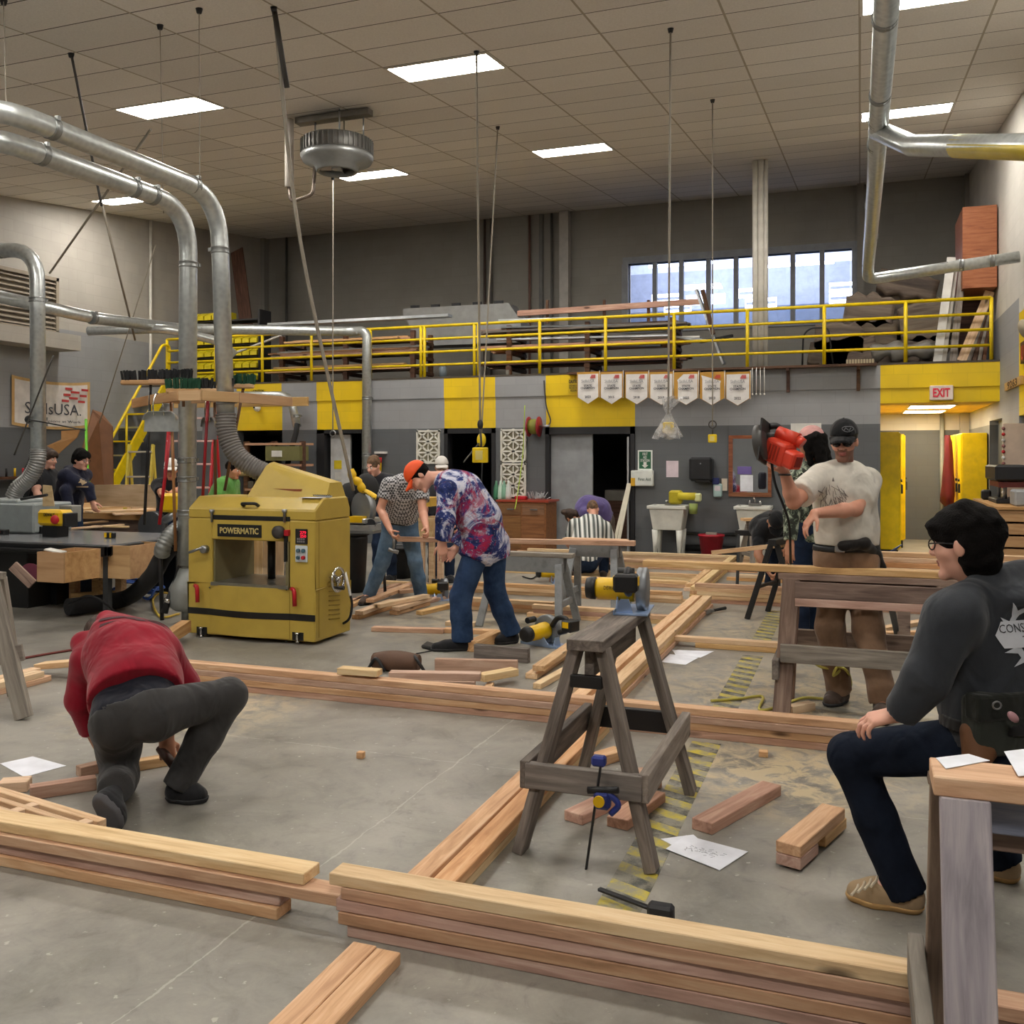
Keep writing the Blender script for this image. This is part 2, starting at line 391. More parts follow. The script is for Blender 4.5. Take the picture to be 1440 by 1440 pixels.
# dark storerooms behind the openings: side walls between them
m = MB()
for px in (420, 560, 733, 905):
    x = bx(px); m.box((x-.08, YB+.2, 0), (x+.08, YU, 2.8))
struct(m.build('wall_storerooms', mat('3a3a3a', .9), M=Matrix()))
# pilasters, conduits on the upper wall
def yb(px, py): return YW(px, py, YU)
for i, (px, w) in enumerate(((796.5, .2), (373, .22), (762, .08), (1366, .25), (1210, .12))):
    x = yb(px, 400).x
    struct(MB().box((x-w/2, YU-(.2 if w > .1 else .08), DECK+.03), (x+w/2, YU, zc(YU)-.02)).build('trim_%d' % (i+1), [mat('b4b0aa', .6), W_UP_SHADED, mat('6b6a68'), W_UP_SHADED, W_UP_SHADED][i], M=Matrix()))
for i, px in enumerate((683, 692, 746, 405, 777)):
    x = yb(px, 400).x
    tag(tube_obj('conduit_pipe', [(x, YU-.06, DECK+.03), (x, YU-.06, zc(YU)-.02)], .028, mat(['4a3a34', '5a5450', '7a5a50', '55534f', '605e5a'][i], .5)),
        'thin %s pipe on the upper rear wall %s' % (['dark brown', 'dull grey', 'rust-tinted', 'smoky grey', 'slim grey'][i], ['left one of a close pair', 'right one of a close pair', 'just left of the pale pilaster', 'by the far corner', 'close beside the pale pilaster'][i]), 'pipe')
# ---- interior window on the upper wall
FRM = mat('8f9298', .5); 
def glass_mat():
    t = NT('pane_glass'); tr = t.n('ShaderNodeBsdfTransparent', Color=(.92, .95, 1, 1)); gl = t.n('ShaderNodeBsdfGlossy', Roughness=.02)
    mx = t.n('ShaderNodeMixShader', i0=.07, i1=tr.outputs[0], i2=gl.outputs[0])
    t.t.links.new(mx.outputs[0], t.t.nodes['Material Output'].inputs[0]); return t.mat
GLASS = glass_mat()
win = empty('window_1', ((wx0+wx1)/2, YU, wz0), None, None); tag(win, kind='structure')
f = MB(); n = 8; pw = (wx1-wx0)/n
f.box((wx0-.12, YU-.04, wz1), (wx1+.12, YU+.12, wz1+.14)).box((wx0-.12, YU-.04, wz0-.1), (wx1+.12, YU+.12, wz0)).box((wx0-.14, YU-.04, wz0), (wx0, YU+.12, wz1)).box((wx1, YU-.04, wz0), (wx1+.14, YU+.12, wz1))
for i in range(1, n): f.box((wx0+i*pw-.045, YU-.02, wz0), (wx0+i*pw+.045, YU+.1, wz1))
f.build('window_frame', FRM, win)
for i in range(n):
    MB().box((wx0+i*pw+.04, YU+.05, wz0), (wx0+(i+1)*pw-.04, YU+.056, wz1)).build('window_pane', GLASS, win)
# the neighbouring hall seen through it
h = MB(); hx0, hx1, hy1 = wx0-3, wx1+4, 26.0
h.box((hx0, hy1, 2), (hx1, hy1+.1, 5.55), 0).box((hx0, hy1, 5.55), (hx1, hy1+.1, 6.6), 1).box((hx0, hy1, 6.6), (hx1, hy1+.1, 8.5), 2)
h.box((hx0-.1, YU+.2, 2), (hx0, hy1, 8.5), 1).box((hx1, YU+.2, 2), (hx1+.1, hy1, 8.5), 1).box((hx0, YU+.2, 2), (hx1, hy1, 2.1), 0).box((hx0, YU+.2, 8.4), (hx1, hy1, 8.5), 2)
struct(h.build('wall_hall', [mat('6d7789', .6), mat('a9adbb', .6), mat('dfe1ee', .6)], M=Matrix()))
HL = emit('e6ecff', 9, 'hall_lamp')
def hall_ring(c, w, hh, nm='hall_light_fitting'):
    r = [c+Vector((-w/2, 0, -hh/2)), c+Vector((w/2, 0, -hh/2)), c+Vector((w/2, 0, hh/2)), c+Vector((-w/2, 0, hh/2))]
    return MB().tube(r, .045, 6, closed=True).build(nm, HL)
for i, (px, py, w) in enumerate(((937, 420, .75), (953, 434, .68), (1056, 412, .6), (1070, 426, .75), (1185, 404, .6), (1185, 419, .6))):
    tag(hall_ring(YW(px, py, 24.6), w, .16), '%s glowing ring lamp beyond the interior window%s' % (ORDN[i], ', counting across the panes'), 'lamp', 'ring lamps beyond the window')
c = YW(995, 421, 25.2); tag(MB().box(c-Vector((.55, .03, .13)), c+Vector((.45, .03, .13))).build('wall_lamp_panel', HL), 'solid bright lamp panel beyond the fourth window pane', 'lamp')
for i, px in enumerate((960, 1120)):
    c = YW(px, 372, 25); tag(MB().box(c-Vector((.9, .05, .03)), c+Vector((.9, .05, .03))).build('strip_lamp', HL), 'slim strip lamp high in the hall beyond the window%s' % (', towards the middle panes', ', towards the end panes')[i], 'lamp')
la = bpy.data.lights.new('hall_daylight', 'AREA'); la.energy = 700; la.size = 6; la.size_y = 4; la.shape = 'RECTANGLE'; la.color = (.80, .86, 1)
lo = bpy.data.objects.new('hall_daylight', la); COL.objects.link(lo); lo.location = ((wx0+wx1)/2, 23, 8.3)
# ---- recessed ceiling lights
LAMP = emit('fffaf2', 46, 'diffuser'); LFR = mat('cfc8bc', .5)
def troffer(x, y, label, w=1.143, dd=.577, tilt=True, z=None, mt=None):
    ang = math.atan(.116) if z is None else 0; zz = zc(y+dd/2) if z is None else z
    M = Matrix.Translation((x+w/2, y+dd/2, zz)) @ Matrix.Rotation(ang, 4, 'X')
    o = bpy.data.objects.new('ceiling_light', None); link(o, M); tag(o, label, 'ceiling light', 'recessed ceiling lights')
    e = .03; m = MB()
    for lo, hi in (((-w/2, -dd/2, -.012), (w/2, -dd/2+e, .02)), ((-w/2, dd/2-e, -.012), (w/2, dd/2, .02)), ((-w/2, -dd/2+e, -.012), (-w/2+e, dd/2-e, .02)), ((w/2-e, -dd/2+e, -.012), (w/2, dd/2-e, .02))): m.box(lo, hi)
    mesh_obj('light_frame', m.mesh('light_frame', LFR), M, o)
    mesh_obj('light_diffuser', MB().box((-w/2+e, -dd/2+e, -.008), (w/2-e, dd/2-e, .01)).mesh('light_diffuser', mt or LAMP), M, o)
    return o
for x, y, lb in ((0, 8.71, 'bright ceiling panel behind the near end of the overhead duct'), (0, 13.28, 'bright ceiling panel crossed by the overhead duct above its branch'),
                 (-4.57, 8.69, 'largest bright ceiling panel, with a cord hanging across it'), (-8.0, 8.63, 'bright ceiling panel above the two curved metal ducts'),
                 (-4.57, 13.28, 'bright ceiling panel between the fan heater and the hanging cords'), (-8.0, 13.4, 'bright ceiling panel half hidden behind the round fan heater'),
                 (-12.75, 13.2, 'small far ceiling panel beside the bare left wall'), (-12.75, 8.7, 'ceiling panel over the far left machines'),
                 (-4.57, 4.05, 'ceiling panel over the kneeling person'), (0, 4.05, 'ceiling panel over the seated person'), (-8.0, 4.05, 'ceiling panel over the board frames by the left edge'),
                 (-4.57, -.55, 'ceiling panel behind the viewer, middle'), (0, -.55, 'ceiling panel behind the viewer by the near wall'), (-9.1, -.55, 'ceiling panel behind the viewer, far side')):
    troffer(x, y, lb)
LAMP2 = emit('fff0d0', 20, 'passage_diffuser')
for y, lb in ((16.1, 'nearer bright panel in the low yellow passage ceiling'), (17.9, 'farther bright panel in the low yellow passage ceiling')): troffer(.72, y, lb, .7, 1.1, z=2.378, mt=LAMP2)
w = bpy.data.worlds.new('world'); scene.world = w; w.use_nodes = True; w.node_tree.nodes['Background'].inputs[0].default_value = (.8, .85, 1, 1); w.node_tree.nodes['Background'].inputs[1].default_value = .05
scene.view_settings.view_transform = 'Standard'; scene.view_settings.look = 'None'; scene.view_settings.gamma = 1; scene.view_settings.use_curve_mapping = False
scene.view_settings.exposure = 0.12
try:
    scene.cycles.use_denoising = True; scene.cycles.max_bounces = 7; scene.cycles.diffuse_bounces = 4; scene.cycles.use_adaptive_sampling = True; scene.cycles.adaptive_threshold = .05
except Exception: pass
# ================================================================== ducts
DUCT = GALV; BAND = mat('8a8c8a', .4, .7); HOSE = mat('66625e', .6)
def duct(label, pts, r, bends=.22, bands=(), n=5):
    path = elbow(pts, bends, 7); o = empty('dust_duct', path[0], label, 'duct', None)
    MB().tube(path, r, 16).build('pipe', DUCT, o)
    for p, ax in bands:
        p = Vector(p); ax = Vector(ax).normalized()
        b = MB(); b.lathe([(r*1.01, -.03), (r*1.07, -.028), (r*1.07, -.018), (r*1.03, -.012), (r*1.03, .012), (r*1.07, .018), (r*1.07, .028), (r*1.01, .03)], p, ax, 18)
        q = p+ax.orthogonal().normalized()*r*1.08; b.box(q-Vector((.015, .015, .012)), q+Vector((.015, .015, .02)))
        b.build('clamp_band', BAND, o)
    return o
Y = (0, 1, 0); Z = (0, 0, 1); X = (1, 0, 0)
# duct A feeds the pole by the planer
XA, ZA = -6.03, 3.96
pole = duct('galvanised duct that curves down into the tall pole hung with brooms', [(-8.6, 5.2, ZA), (XA, 5.2, ZA), (XA, 7.5, ZA), (XA-.02, 7.5, .55)], .085, .45,
     [((XA, 5.75, ZA), Y), ((XA, 7.0, ZA), Y), ((XA, 6.75, ZA), Y), ((XA, 7.5, 3.42), Z), ((XA-.02, 7.5, 1.55), Z), ((XA-.02, 7.5, 1.37), Z), ((XA-.02, 7.5, 1.05), Z)])
m = MB(); m.lathe([(.05, 0), (.05, .5), (.052, .55)], (XA-.02, 7.5, .02), Z, 16).lathe([(.09, .12), (.15, .16), (.15, .34), (.055, .52)], (XA-.02, 7.48, 0), Z, 16); m.build('blast_gate', mat('8f9290', .5, .4), pole)
# duct B feeds the planer hood
XB = -5.46
db = duct('galvanised duct curving down to the ribbed hose of the yellow planer', [(-8.4, 4.75, 3.95), (XB, 4.75, 3.95), (XB, 7.2, 3.95), (-5.38, 7.2, 1.95)], .078, .45,
     [((XB, 5.3, 3.95), Y), ((XB, 6.85, 3.95), Y), ((XB+.02, 7.2, 3.45), (0.03, 0, -1)), ((-5.385, 7.2, 2.08), Z)])
def ribbed(pts, r, pitch=.028, amp=.008, seg=14):
    path = bez(pts, 40); rs, out, acc, last = [], [], 0, path[0]
    res = [path[0]]
    for p in path[1:]:
        while (p-last).length > pitch/4:
            last = last+(p-last).normalized()*pitch/4; res.append(last)
    rs = [r+(amp if i % 4 in (0, 1) else 0) for i in range(len(res))]
    return MB().tube(res, rs, seg)
ribbed([(-5.38, 7.2, 1.97), (-5.36, 7.2, 1.78), (-5.28, 7.23, 1.6), (-5.14, 7.3, 1.48), (-4.98, 7.36, 1.41)], .085).build('flexible_hose', HOSE, db)
# duct C on the far left, down to the grey machine
XC = -8.97
dc = duct('galvanised duct curving down beside the louvre to the grey machine', [(-11.5, 8.2, 4.0), (-11.3, 8.3, 4.0), (XC, 8.5, 4.0), (XC+.02, 8.5, 1.62)], .085, .4, [((XC-.5, 8.46, 4.0), X), ((XC, 8.5, 3.4), Z), ((XC, 8.5, 2.02), Z), ((XC, 8.5, 1.95), Z)])
ribbed([(XC+.02, 8.5, 1.66), (XC+.02, 8.48, 1.5), (XC-.08, 8.46, 1.33), (XC-.2, 8.42, 1.22), (XC-.26, 8.4, 1.1)], .085).build('flexible_hose', mat('8a8a88', .4, .5), dc)
MB().tube([YW(30, 700, 8.6), YW(40, 668, 8.7), YW(52, 640, 8.7)], .07, 12).build('black_hose', RUB, dc)
MB().ball(YW(41, 590, 8.45), .05).tube([YW(41, 590, 8.4), YW(120, 605, 8.4)], .008, 6).build('gate_lever', IRON, dc)
# long duct across to the rear wall
p0 = P(-40, 408, 12.2); p1 = P(130, 447, 13.2); p2 = P(250, 462, 15.4); p3 = YW(493, 466, 15.15); p4 = YW(516, 490, 15.18)
dl = duct('long pale duct running above the stairs to a drop on the rear wall', [p0, p1, p2, p3, Vector((p4.x, 15.18, p3.z)), Vector((p4.x, 15.18, 1.35))], .085, .3,
     [(p1, p2-p1), (YW(516, 560, 15.18), Z), (YW(516, 640, 15.18), Z), (YW(420, 464, 15.15), X)])
q = P(232, 462, 14.6)
duct('second pale duct branching below the long one near the stairs', [q-Vector((1.2, .3, .02)), q, P(310, 480, 15.0), P(330, 500, 15.1)], .07, .2)
duct('short galvanised duct elbow over the first yellow panel', [YW(300, 556, 14.9), YW(408, 556, 15.1), YW(418, 600, 15.1)], .075, .2, [(YW(417, 585, 15.1), Z)])
tag(tube_obj('suction_hose', [YW(418, 596, 15.05), YW(416, 610, 15.0), YW(407, 640, 14.9), YW(404, 655, 14.9)], .05, RUB), 'black hose hanging from the elbow duct by the yellow panel', 'hose')
# the overhead duct on the right with its branch
XD, ZD = .1, 4.1
pe = Vector((XD, 13.2, ZD-.22)); d0 = Vector((XD+.05, 4.2, ZD+.1))
dr = duct('long galvanised duct overhead, jointed, running down to an elbow by the deck', [d0, (XD+.03, 9.5, ZD), (XD, 12.9, ZD-.12), pe, (1.85, 13.2, ZD-.05)], .072, .12,
     [((XD+.045, 5.5, ZD+.075), Y), ((XD+.04, 6.0, ZD+.067), Y), ((XD+.035, 7.2, ZD+.04), Y), ((XD+.035, 7.75, ZD+.04), Y), ((XD+.03, 8.3, ZD+.03), Y), ((XD+.02, 10.2, ZD), Y), ((XD+.02, 11.4, ZD-.05), Y), ((XD, 12.7, ZD-.1), Y), ((1.2, 13.2, ZD-.11), X), ((1.55, 13.2, ZD-.08), X)])
MB().tube([(XD+.03, 7.95, ZD+.03), (.35, 7.4, 3.82), (1.25, 5.4, 3.1)], .075, 14).build('branch_pipe', GALV, dr)
MB().tube([(.6, 6.85, 3.62), (1.3, 5.29, 3.05)], .077, 14, 0).build('yellow_reflection', mat('c9b23a', .35, .3), dr)  # yellowish reflection on the branch, put in as a coloured sleeve
tag(tube_obj('yellow_pipe', [(.88, 4.5, 3.93), (1.5, 4.2, 3.6)], .07, YEL), 'yellow pipe end poking in at the top corner above the overhead duct', 'pipe')
# white risers in front of the window
for i, (px, dx) in enumerate(((1064, 0), (1072, .14), (1079, .24))):
    x = YW(px-2, 400, 15.9).x
    tag(tube_obj('white_pipe', [(x, 15.9, DECK+.03), (x, 15.9, zc(15.9)-.01)], [.045, .05, .035][i], mat('d4d0c6', .5)), '%s of three white riser pipes in front of the window' % ('leftmost', 'middle, thickest', 'rightmost, slimmest')[i], 'pipe')
for i, (px, y0) in enumerate(((207, 300), (45, 600))):
    pass
xw = XL+.05; yp = XW(209, 400, XL).y
tag(tube_obj('white_conduit', [(xw, yp, .1), (xw, yp, zc(yp)-.02)], .03, mat('c9c4ba', .5)), 'pale conduit running up the bare left wall', 'pipe')
# ================================================================== cords and hangers
CORD = mat('8d8578', .7); CORDK = mat('3b3834', .6)
def hang(label, px, py, end, r=.009, mt=None, plug=None, dark_top=0, name='drop_cable', sway=0):
    a = (px-CXP)/FPX; yd = a*SN+CS; k = (HOR-py)/FPX; d = (4.546-EYE)/(k-.116*yd); top = P(px, py, d)
    o = empty(name, (top.x, top.y, top.z-.02), label, 'hanging cord'); L = [top-Vector((0, 0, .0)), Vector(end)]
    MB().tube(bez([L[0], (L[0]*.55+L[1]*.45)+Vector((sway, 0, 0)), L[1]], 8), r, 6).build('cord', mt or CORD, o)
    MB().lathe([(.02, -.04), (.03, 0)], L[0], Z, 10).build('ceiling_hook', IRON, o)
    if dark_top: MB().tube([L[0], L[0].lerp(L[1], dark_top)], r*1.4, 6).build('upper_sleeve', CORDK, o)
    return o, Vector(end)
def topof(px, py):
    a = (px-CXP)/FPX; yd = a*SN+CS; k = (HOR-py)/FPX; return P(px, py, (4.546-EYE)/(k-.116*yd))
t = topof(385, 10); hang('long slack hose dropping diagonally from the ceiling to behind the planer', 385, 10, P(497, 690, 9.0), .017, dark_top=.15, sway=-.12)
def plugbox(o, c, s=.055, col=YEL):
    m = MB(); m.box(c-Vector((s, .03, s)), c+Vector((s, .03, s))); m.build('outlet_box', col, o, bevel=.008)
    MB().box(c-Vector((s*.5, .036, s*.6)), c+Vector((s*.5, -.03, s*.6))).build('socket_face', mat('d8c878', .5), o)
t = topof(468, 250); o, e = hang('cord below the fan heater ending in a small grey ring', 468, 250, Vector((t.x, t.y, 2.0)), .011)
MB().tube([e+Vector((.05*math.cos(a), 0, -.05+.05*math.sin(a))) for a in [2*PI*i/12 for i in range(12)]], .01, 6, closed=True).build('ring', STEEL, o)
t = topof(670, 72); o, e = hang('straight cord ending in a square yellow outlet box before the yellow panel', 670, 72, Vector((t.x+.02, t.y+.05, 1.85)), .012)
MB().tube([e, e+Vector((.01, 0, -.12)), e+Vector((0, 0, -.3))], .012, 6).build('lower_cord', CORDK, o); MB().ball(e+Vector((0, 0, .05)), (.03, .03, .05)).build('hook', IRON, o); plugbox(o, Vector((e.x, e.y, 1.6)), .075)
t = topof(700, 178); o, e = hang('angled cord ending in a yellow plug beside the dark middle doorway', 700, 178, P(677, 610, 12.2), .011)
MB().ball(e-Vector((0, 0, .08)), (.06, .06, .09)).build('yellow_plug', YEL, o); tag(tube_obj('hanging_cable', bez([e-Vector((0, 0, .08)), P(668, 630, 12.1), P(652, 650, 11.8)], 6), .009, CORDK), 'dark cord trailing down from the yellow plug', 'cord')
tag(tube_obj('hanging_line', bez([P(738, 570, 14.9), P(735, 640, 14.9), P(727, 700, 14.6), P(724, 716, 14.4)], 6), .007, mat('a8c23a', .5)), 'thin yellow-green line hanging in front of the lattice panels', 'cord')
t = topof(943, 40); o, e = hang('tall cord ending in a yellow box wrapped in a clear plastic bag', 943, 40, Vector((t.x-.04, t.y+.1, 1.98)), .011)
plugbox(o, e-Vector((0, 0, .12)), .05)
def plastic():
    t = NT('clear_plastic'); tr = t.n('ShaderNodeBsdfTransparent', Color=(.95, .95, .95, 1)); gl = t.n('ShaderNodeBsdfPrincipled', Roughness=.25); gl.inputs['Base Color'].default_value = (.8, .8, .8, 1)
    mx = t.n('ShaderNodeMixShader', i0=t.ramp(t.noise(t.coord(), 14, 4), [(.35, (.12,)*3), (.7, (.5,)*3)]), i1=tr.outputs[0], i2=gl.outputs[0]); t.t.links.new(mx.outputs[0], t.t.nodes['Material Output'].inputs[0]); return t.mat
m = MB(); vs = []; N = 20
for i, (r, z) in enumerate(((.1, .16), (.05, .08), (.018, .02), (.06, -.06), (.1, -.14), (.13, -.22))):
    for k in range(N):
        a = 2*PI*k/N; rr = r*(1+.22*math.sin(5*a+i)); vs.append(e+Vector((rr*math.cos(a)+(.05 if i == 0 else 0), rr*math.sin(a)*.7, z+.015*math.sin(3*a))))
fs = [(i*N+k, i*N+(k+1) % N, (i+1)*N+(k+1) % N, (i+1)*N+k) for i in range(5) for k in range(N)]
m.add(vs, fs, 0, True); m.build('plastic_bag', plastic(), o)
t = topof(1002, 140); o, e = hang('tall cord with a loop and small yellow plug before the dark wall', 1002, 140, Vector((t.x, t.y, 1.95)), .009)
MB().tube([e+Vector((.045*math.cos(a), 0, .02+.045*math.sin(a))) for a in [2*PI*i/12 for i in range(12)]], .008, 6, closed=True).tube([e+Vector((0, 0, -.02)), e+Vector((0, 0, -.11))], .01, 6).build('loop', CORDK, o); plugbox(o, e-Vector((0, 0, .15)), .05)
for i, (px, py, ex, ey, d) in enumerate(((5, 0, 9, 168, 6.6), (225, 35, 230, 300, 8.9), (280, 12, 281, 252, 8.2), (100, 75, 143, 290, 9.5))):
    hang(['hair-thin wire holding up the nearest curved duct by the picture edge', 'hair-thin wire holding the duct above the broom pole', 'hair-thin wire holding the planer duct at its bend', 'dark rod slanting from the ceiling behind the curved ducts'][i], px, py, P(ex, ey, d), [.004, .004, .004, .012][i], mt=[CORD, CORD, CORD, CORDK][i], name='support_wire')
for i, (a, b, r) in enumerate(((P(212, 182, 10.2), P(70, 384, 12.5), .014), (P(143, 285, 12), P(190, 478, 14.5), .016), (P(219, 345, 14), P(140, 595, 15), .008))):
    tag(tube_obj('brace_rod', [a, b], r, CORD), ['pale brace rod slanting down to the louvre', 'brace rod crossing down towards the stairs', 'thin cable slanting to the banner corner'][i], 'rod')
tag(tube_obj('cable', bez([P(297, -5, 6.2), P(75, 500, 9.5), P(40, 590, 9.6)][1:]+[P(20, 640, 9.6)], 6), .008, CORDK), 'dark cable running beside the left duct', 'cable')
# ================================================================== round fan heater
c = P(474, 222, 11.4); hz = c.z
o = empty('fan_heater', (c.x, c.y, hz-.3), 'round grey fan heater hanging from the ceiling on rods', 'heater')
m = MB(); m.lathe([(.40, .03), (.42, .05), (.42, .21), (.40, .23), (.05, .23)], (c.x, c.y, hz-.02), Z, 40); 
for k in range(44):
    a = 2*PI*k/44; m.bar(c+Vector((.425*math.cos(a), .425*math.sin(a), .04)), c+Vector((.425*math.cos(a), .425*math.sin(a), .19)), .012, .016, up=(math.cos(a), math.sin(a), 0))
m.build('finned_drum', mat('63615d', .5, .5), o)
MB().lathe([(.41, .05), (.435, .03), (.41, -.03), (.27, -.07), (.25, -.14), (.23, -.155), (.2, -.14), (.22, -.08), (.22, -.02)], (c.x, c.y, hz-.02), Z, 36).build('outlet_cone', mat('8f9190', .4, .6), o)
m = MB(); m.lathe([(.02, 0), (.07, .01), (.07, .06), (.02, .07)], (c.x, c.y, hz-.15), Z, 14)
for k in range(4): m.obox(Matrix.Translation((c.x, c.y, hz-.11)) @ Matrix.Rotation(k*PI/2+.3, 4, 'Z') @ Matrix.Translation((.12, 0, 0)) @ Matrix.Rotation(.5, 4, 'X'), .2, .1, .006)
m.build('fan_blade', mat('9a9c9c', .35, .6), o)
for dx, dy in ((-.3, 0), (-.05, .25), (.15, -.2), (.33, .05)):
    MB().tube([(c.x+dx, c.y+dy, hz+.2), (c.x+dx, c.y+dy, zc(c.y+dy)-.02)], .01, 6).build('hanger_rod', STEEL, o)
MB().box((c.x-.55, c.y-.06, zc(c.y)-.09), (c.x+.45, c.y+.06, zc(c.y)-.02)).build('mounting_channel', mat('7f7a72', .5, .4), o)
hp = mat('9a938a', .5)
MB().tube([(c.x-.6, c.y-.1, zc(c.y)-.05), (c.x-.6, c.y-.1, hz-.32)], .055, 10).build('pipe_lagging', mat('c2bab0', .7), o)
MB().tube(elbow([(c.x-.6, c.y-.1, hz-.3), (c.x-.58, c.y-.1, hz-.5), (c.x-.3, c.y-.05, hz-.42), (c.x-.3, c.y, hz+.0)], .07, 5), .024, 8).build('copper_pipe', mat('6e6258', .4, .5), o)
# ================================================================== deck rail
RL = [3.2, 3.43, 3.66, 3.89]; yr = YB+.05
o = empty('guard_rail', (YW(800, 500, yr).x, yr, DECK+.03), 'yellow tube guard rail along the front of the storage deck', 'railing')
def rx(px): return YW(px, 470, yr).x
gate = (591, 673)
for a, b in ((235, 1394),):
    for i, z in enumerate(RL): MB().tube([(rx(a), yr, z), (rx(b), yr, z)], .022 if i < 3 else .026, 8).build('rail', YEL, o)
for px in (235, 303, 369, 438, 516, 521, 592, 597, 667, 673, 759, 851.5, 948, 1051, 1159, 1273.5, 1394):
    MB().tube([(rx(px), yr, DECK+.03), (rx(px), yr, 3.89)], .028, 8).build('post', YEL, o)
# ---- stairs in the rear left corner
sx0, sx1 = rx(238)-.75, rx(238)-.02; top = Vector((0, YB-.02, DECK)); bot = Vector((0, 13.15, 0))
o = empty('ship_stairs', (sx0, bot.y, 0), 'steep yellow steel stairs rising along the left wall to the deck', 'stairs')
for x in (sx0, sx1): MB().bar((x, bot.y, .02), (x, top.y, top.z), .05, .2, up=(0, -.8, .6)).build('stringer', YEL, o)
for k in range(1, 11):
    p = bot.lerp(top, k/11); MB().box((sx0, p.y-.05, p.z-.03), (sx1, p.y+.17, p.z)).build('tread', YEL if k % 2 else mat('a8a070', .5), o)
    if k % 2 == 0: pass
for x in (sx0, sx1):
    hr = [(x, bot.y+.02, .05), (x, bot.y-.02, .88), (x, top.y-.1, top.z+.82), (x, top.y+.1, top.z+.82), (x, top.y+.1, top.z+.0)]
    MB().tube(elbow(hr, .08, 4), .027, 8).build('handrail', YEL, o)
    MB().tube([(x, 14.25, 1.5), (x, 14.25, 2.35)], .022, 8).build('handrail_post', YEL, o)
# ================================================================== stored on the deck
def deckp(px, y): return YW(px, 500, y).x
zd = DECK+.03
def rack(px0, px1, y, label, rows=3):
    x0, x1 = deckp(px0, y), deckp(px1, y); o = empty('lumber_rack', ((x0+x1)/2, y, zd), label, 'rack')
    for k in range(3):
        x = x0+(x1-x0)*(.12+.38*k)
        for dy in (-.25, .5): MB().box((x-.04, y+dy-.04, zd), (x+.04, y+dy+.04, zd+.3*rows)).build('upright', BRN, o)
        for r in range(rows): MB().box((x-.05, y-.3, zd+.28*r+.12), (x+.05, y+.55, zd+.28*r+.18)).build('bearer', BRN, o)
    return x0, x1
def layered(px0, px1, y, z, n, label, group, mats, w=.14, t=.035, jit=.25, cat='board', name='stored_board'):
    for i in range(n):
        x0, x1 = deckp(px0, y), deckp(px1, y); j0, j1 = random.uniform(-jit, jit*.3), random.uniform(-jit*.3, jit)
        yy = y-.25+.75*((i*7) % n)/max(1, n-1)
        zz = z+t/2+(t+.003)*(i//5)
        board((x0+j0, yy, zz), (x1+j1, yy+random.uniform(-.03, .03), zz), w, t, mats[i % len(mats)], label, cat, group, name=name)
rack(380, 620, 16.0, 'timber rack on the deck behind the left rail panels')
layered(400, 575, 16.0, zd+.20, 14, 'long tan board on the lowest tier of the left deck rack', 'boards on the lowest tier of the left deck rack', [FIR, BROWNW])
layered(405, 580, 16.0, zd+.48, 14, 'dark tan board on the middle tier of the left deck rack', 'boards on the middle tier of the left deck rack', [FIRR, GREYW])
layered(425, 570, 16.0, zd+.76, 9, 'tan board on the highest tier of the left deck rack', 'boards on the highest tier of the left deck rack', [FIR, FIRR, FIR])
ALU = mat('c4c8cc', .3, .8); ALUD = mat('83888c', .4, .6)
def strip(px0, py0, px1, py1, y, w, t, mt, label, name='metal_strip', cat='strip', y1=None):
    a, b = YW(px0, py0, y), YW(px1, py1, y1 or y); return board(a, b, w, t, mt, label, cat, name=name, bevel=0)
strip(380, 457, 633, 444, 15.75, .2, .05, ALU, 'long bright metal channel on top of the left deck stack')
strip(395, 497, 600, 487, 15.8, .25, .03, ALU, 'pale sheet strip lying in the middle of the left deck rack')
strip(300, 508, 395, 472, 15.75, .06, .03, mat('c8c4bc', .6), 'white strip leaning across the left deck rail')
rack(690, 985, 16.0, 'timber rack on the deck behind the centre rail panels')
for i, z in enumerate((.2, .48, .78)):
    layered(690, 950, 16.0, zd+z, 12, ['long plank on the lowest tier of the centre deck rack', 'long plank on the middle tier of the centre deck rack', 'long plank on the highest tier of the centre deck rack'][i],
            ['planks on the lowest tier of the centre deck rack', 'planks on the middle tier of the centre deck rack', 'planks on the highest tier of the centre deck rack'][i], [[BRN, FIRR], [FIR, FIRR], [GREYW, BROWNW]][i])
for i, (a, b, c_, d_, mt) in enumerate(((703, 451, 935, 444, ALU), (706, 461, 900, 457, ALUD), (700, 478, 945, 472, ALU), (715, 489, 930, 486, ALUD), (888, 477, 985, 474, WHITE), (760, 470, 960, 462, ALUD))):
    strip(a, b, c_, d_, 15.72+.05*i, .16, .03, mt, ['topmost bright metal siding strip on the centre deck rack', 'dull metal strip just under the topmost siding', 'bright metal strip level with the second rail', 'dull metal strip above the tan planks', 'short white trim strip near the slanting studs', 'grey strip in the middle of the siding heap'][i])
board(YW(728, 441, 16.2), YW(985, 424, 16.2), .05, .1, FIRR, 'reddish plank on edge above the siding, reaching the window', 'plank', name='stored_plank')
for i, px in enumerate((770, 850, 912)): board(YW(px, 455, 16.25), YW(px, 422, 16.25), .05, .05, BRN, '%s short upright post holding the reddish plank' % ORDN[i], 'post', name='rack_post', up=(0,1,0))
for i, (a, b, c_, d_, mt) in enumerate(((979, 407, 1018, 512, ALU), (988, 408, 1003, 470, BRN), (938, 472, 1000, 480, ALU), (985, 481, 1030, 472, DARK))):
    board(YW(a, b, 15.9), YW(c_, d_, 15.7), .06, .04, mt, ['bright metal stud leaning steeply at the end of the deck rack', 'dark wooden stick beside the leaning metal stud', 'pale bar lying towards the leaning stud', 'dark pointed offcut by the leaning stud'][i], 'bar', name='leaning_bar', bevel=0)
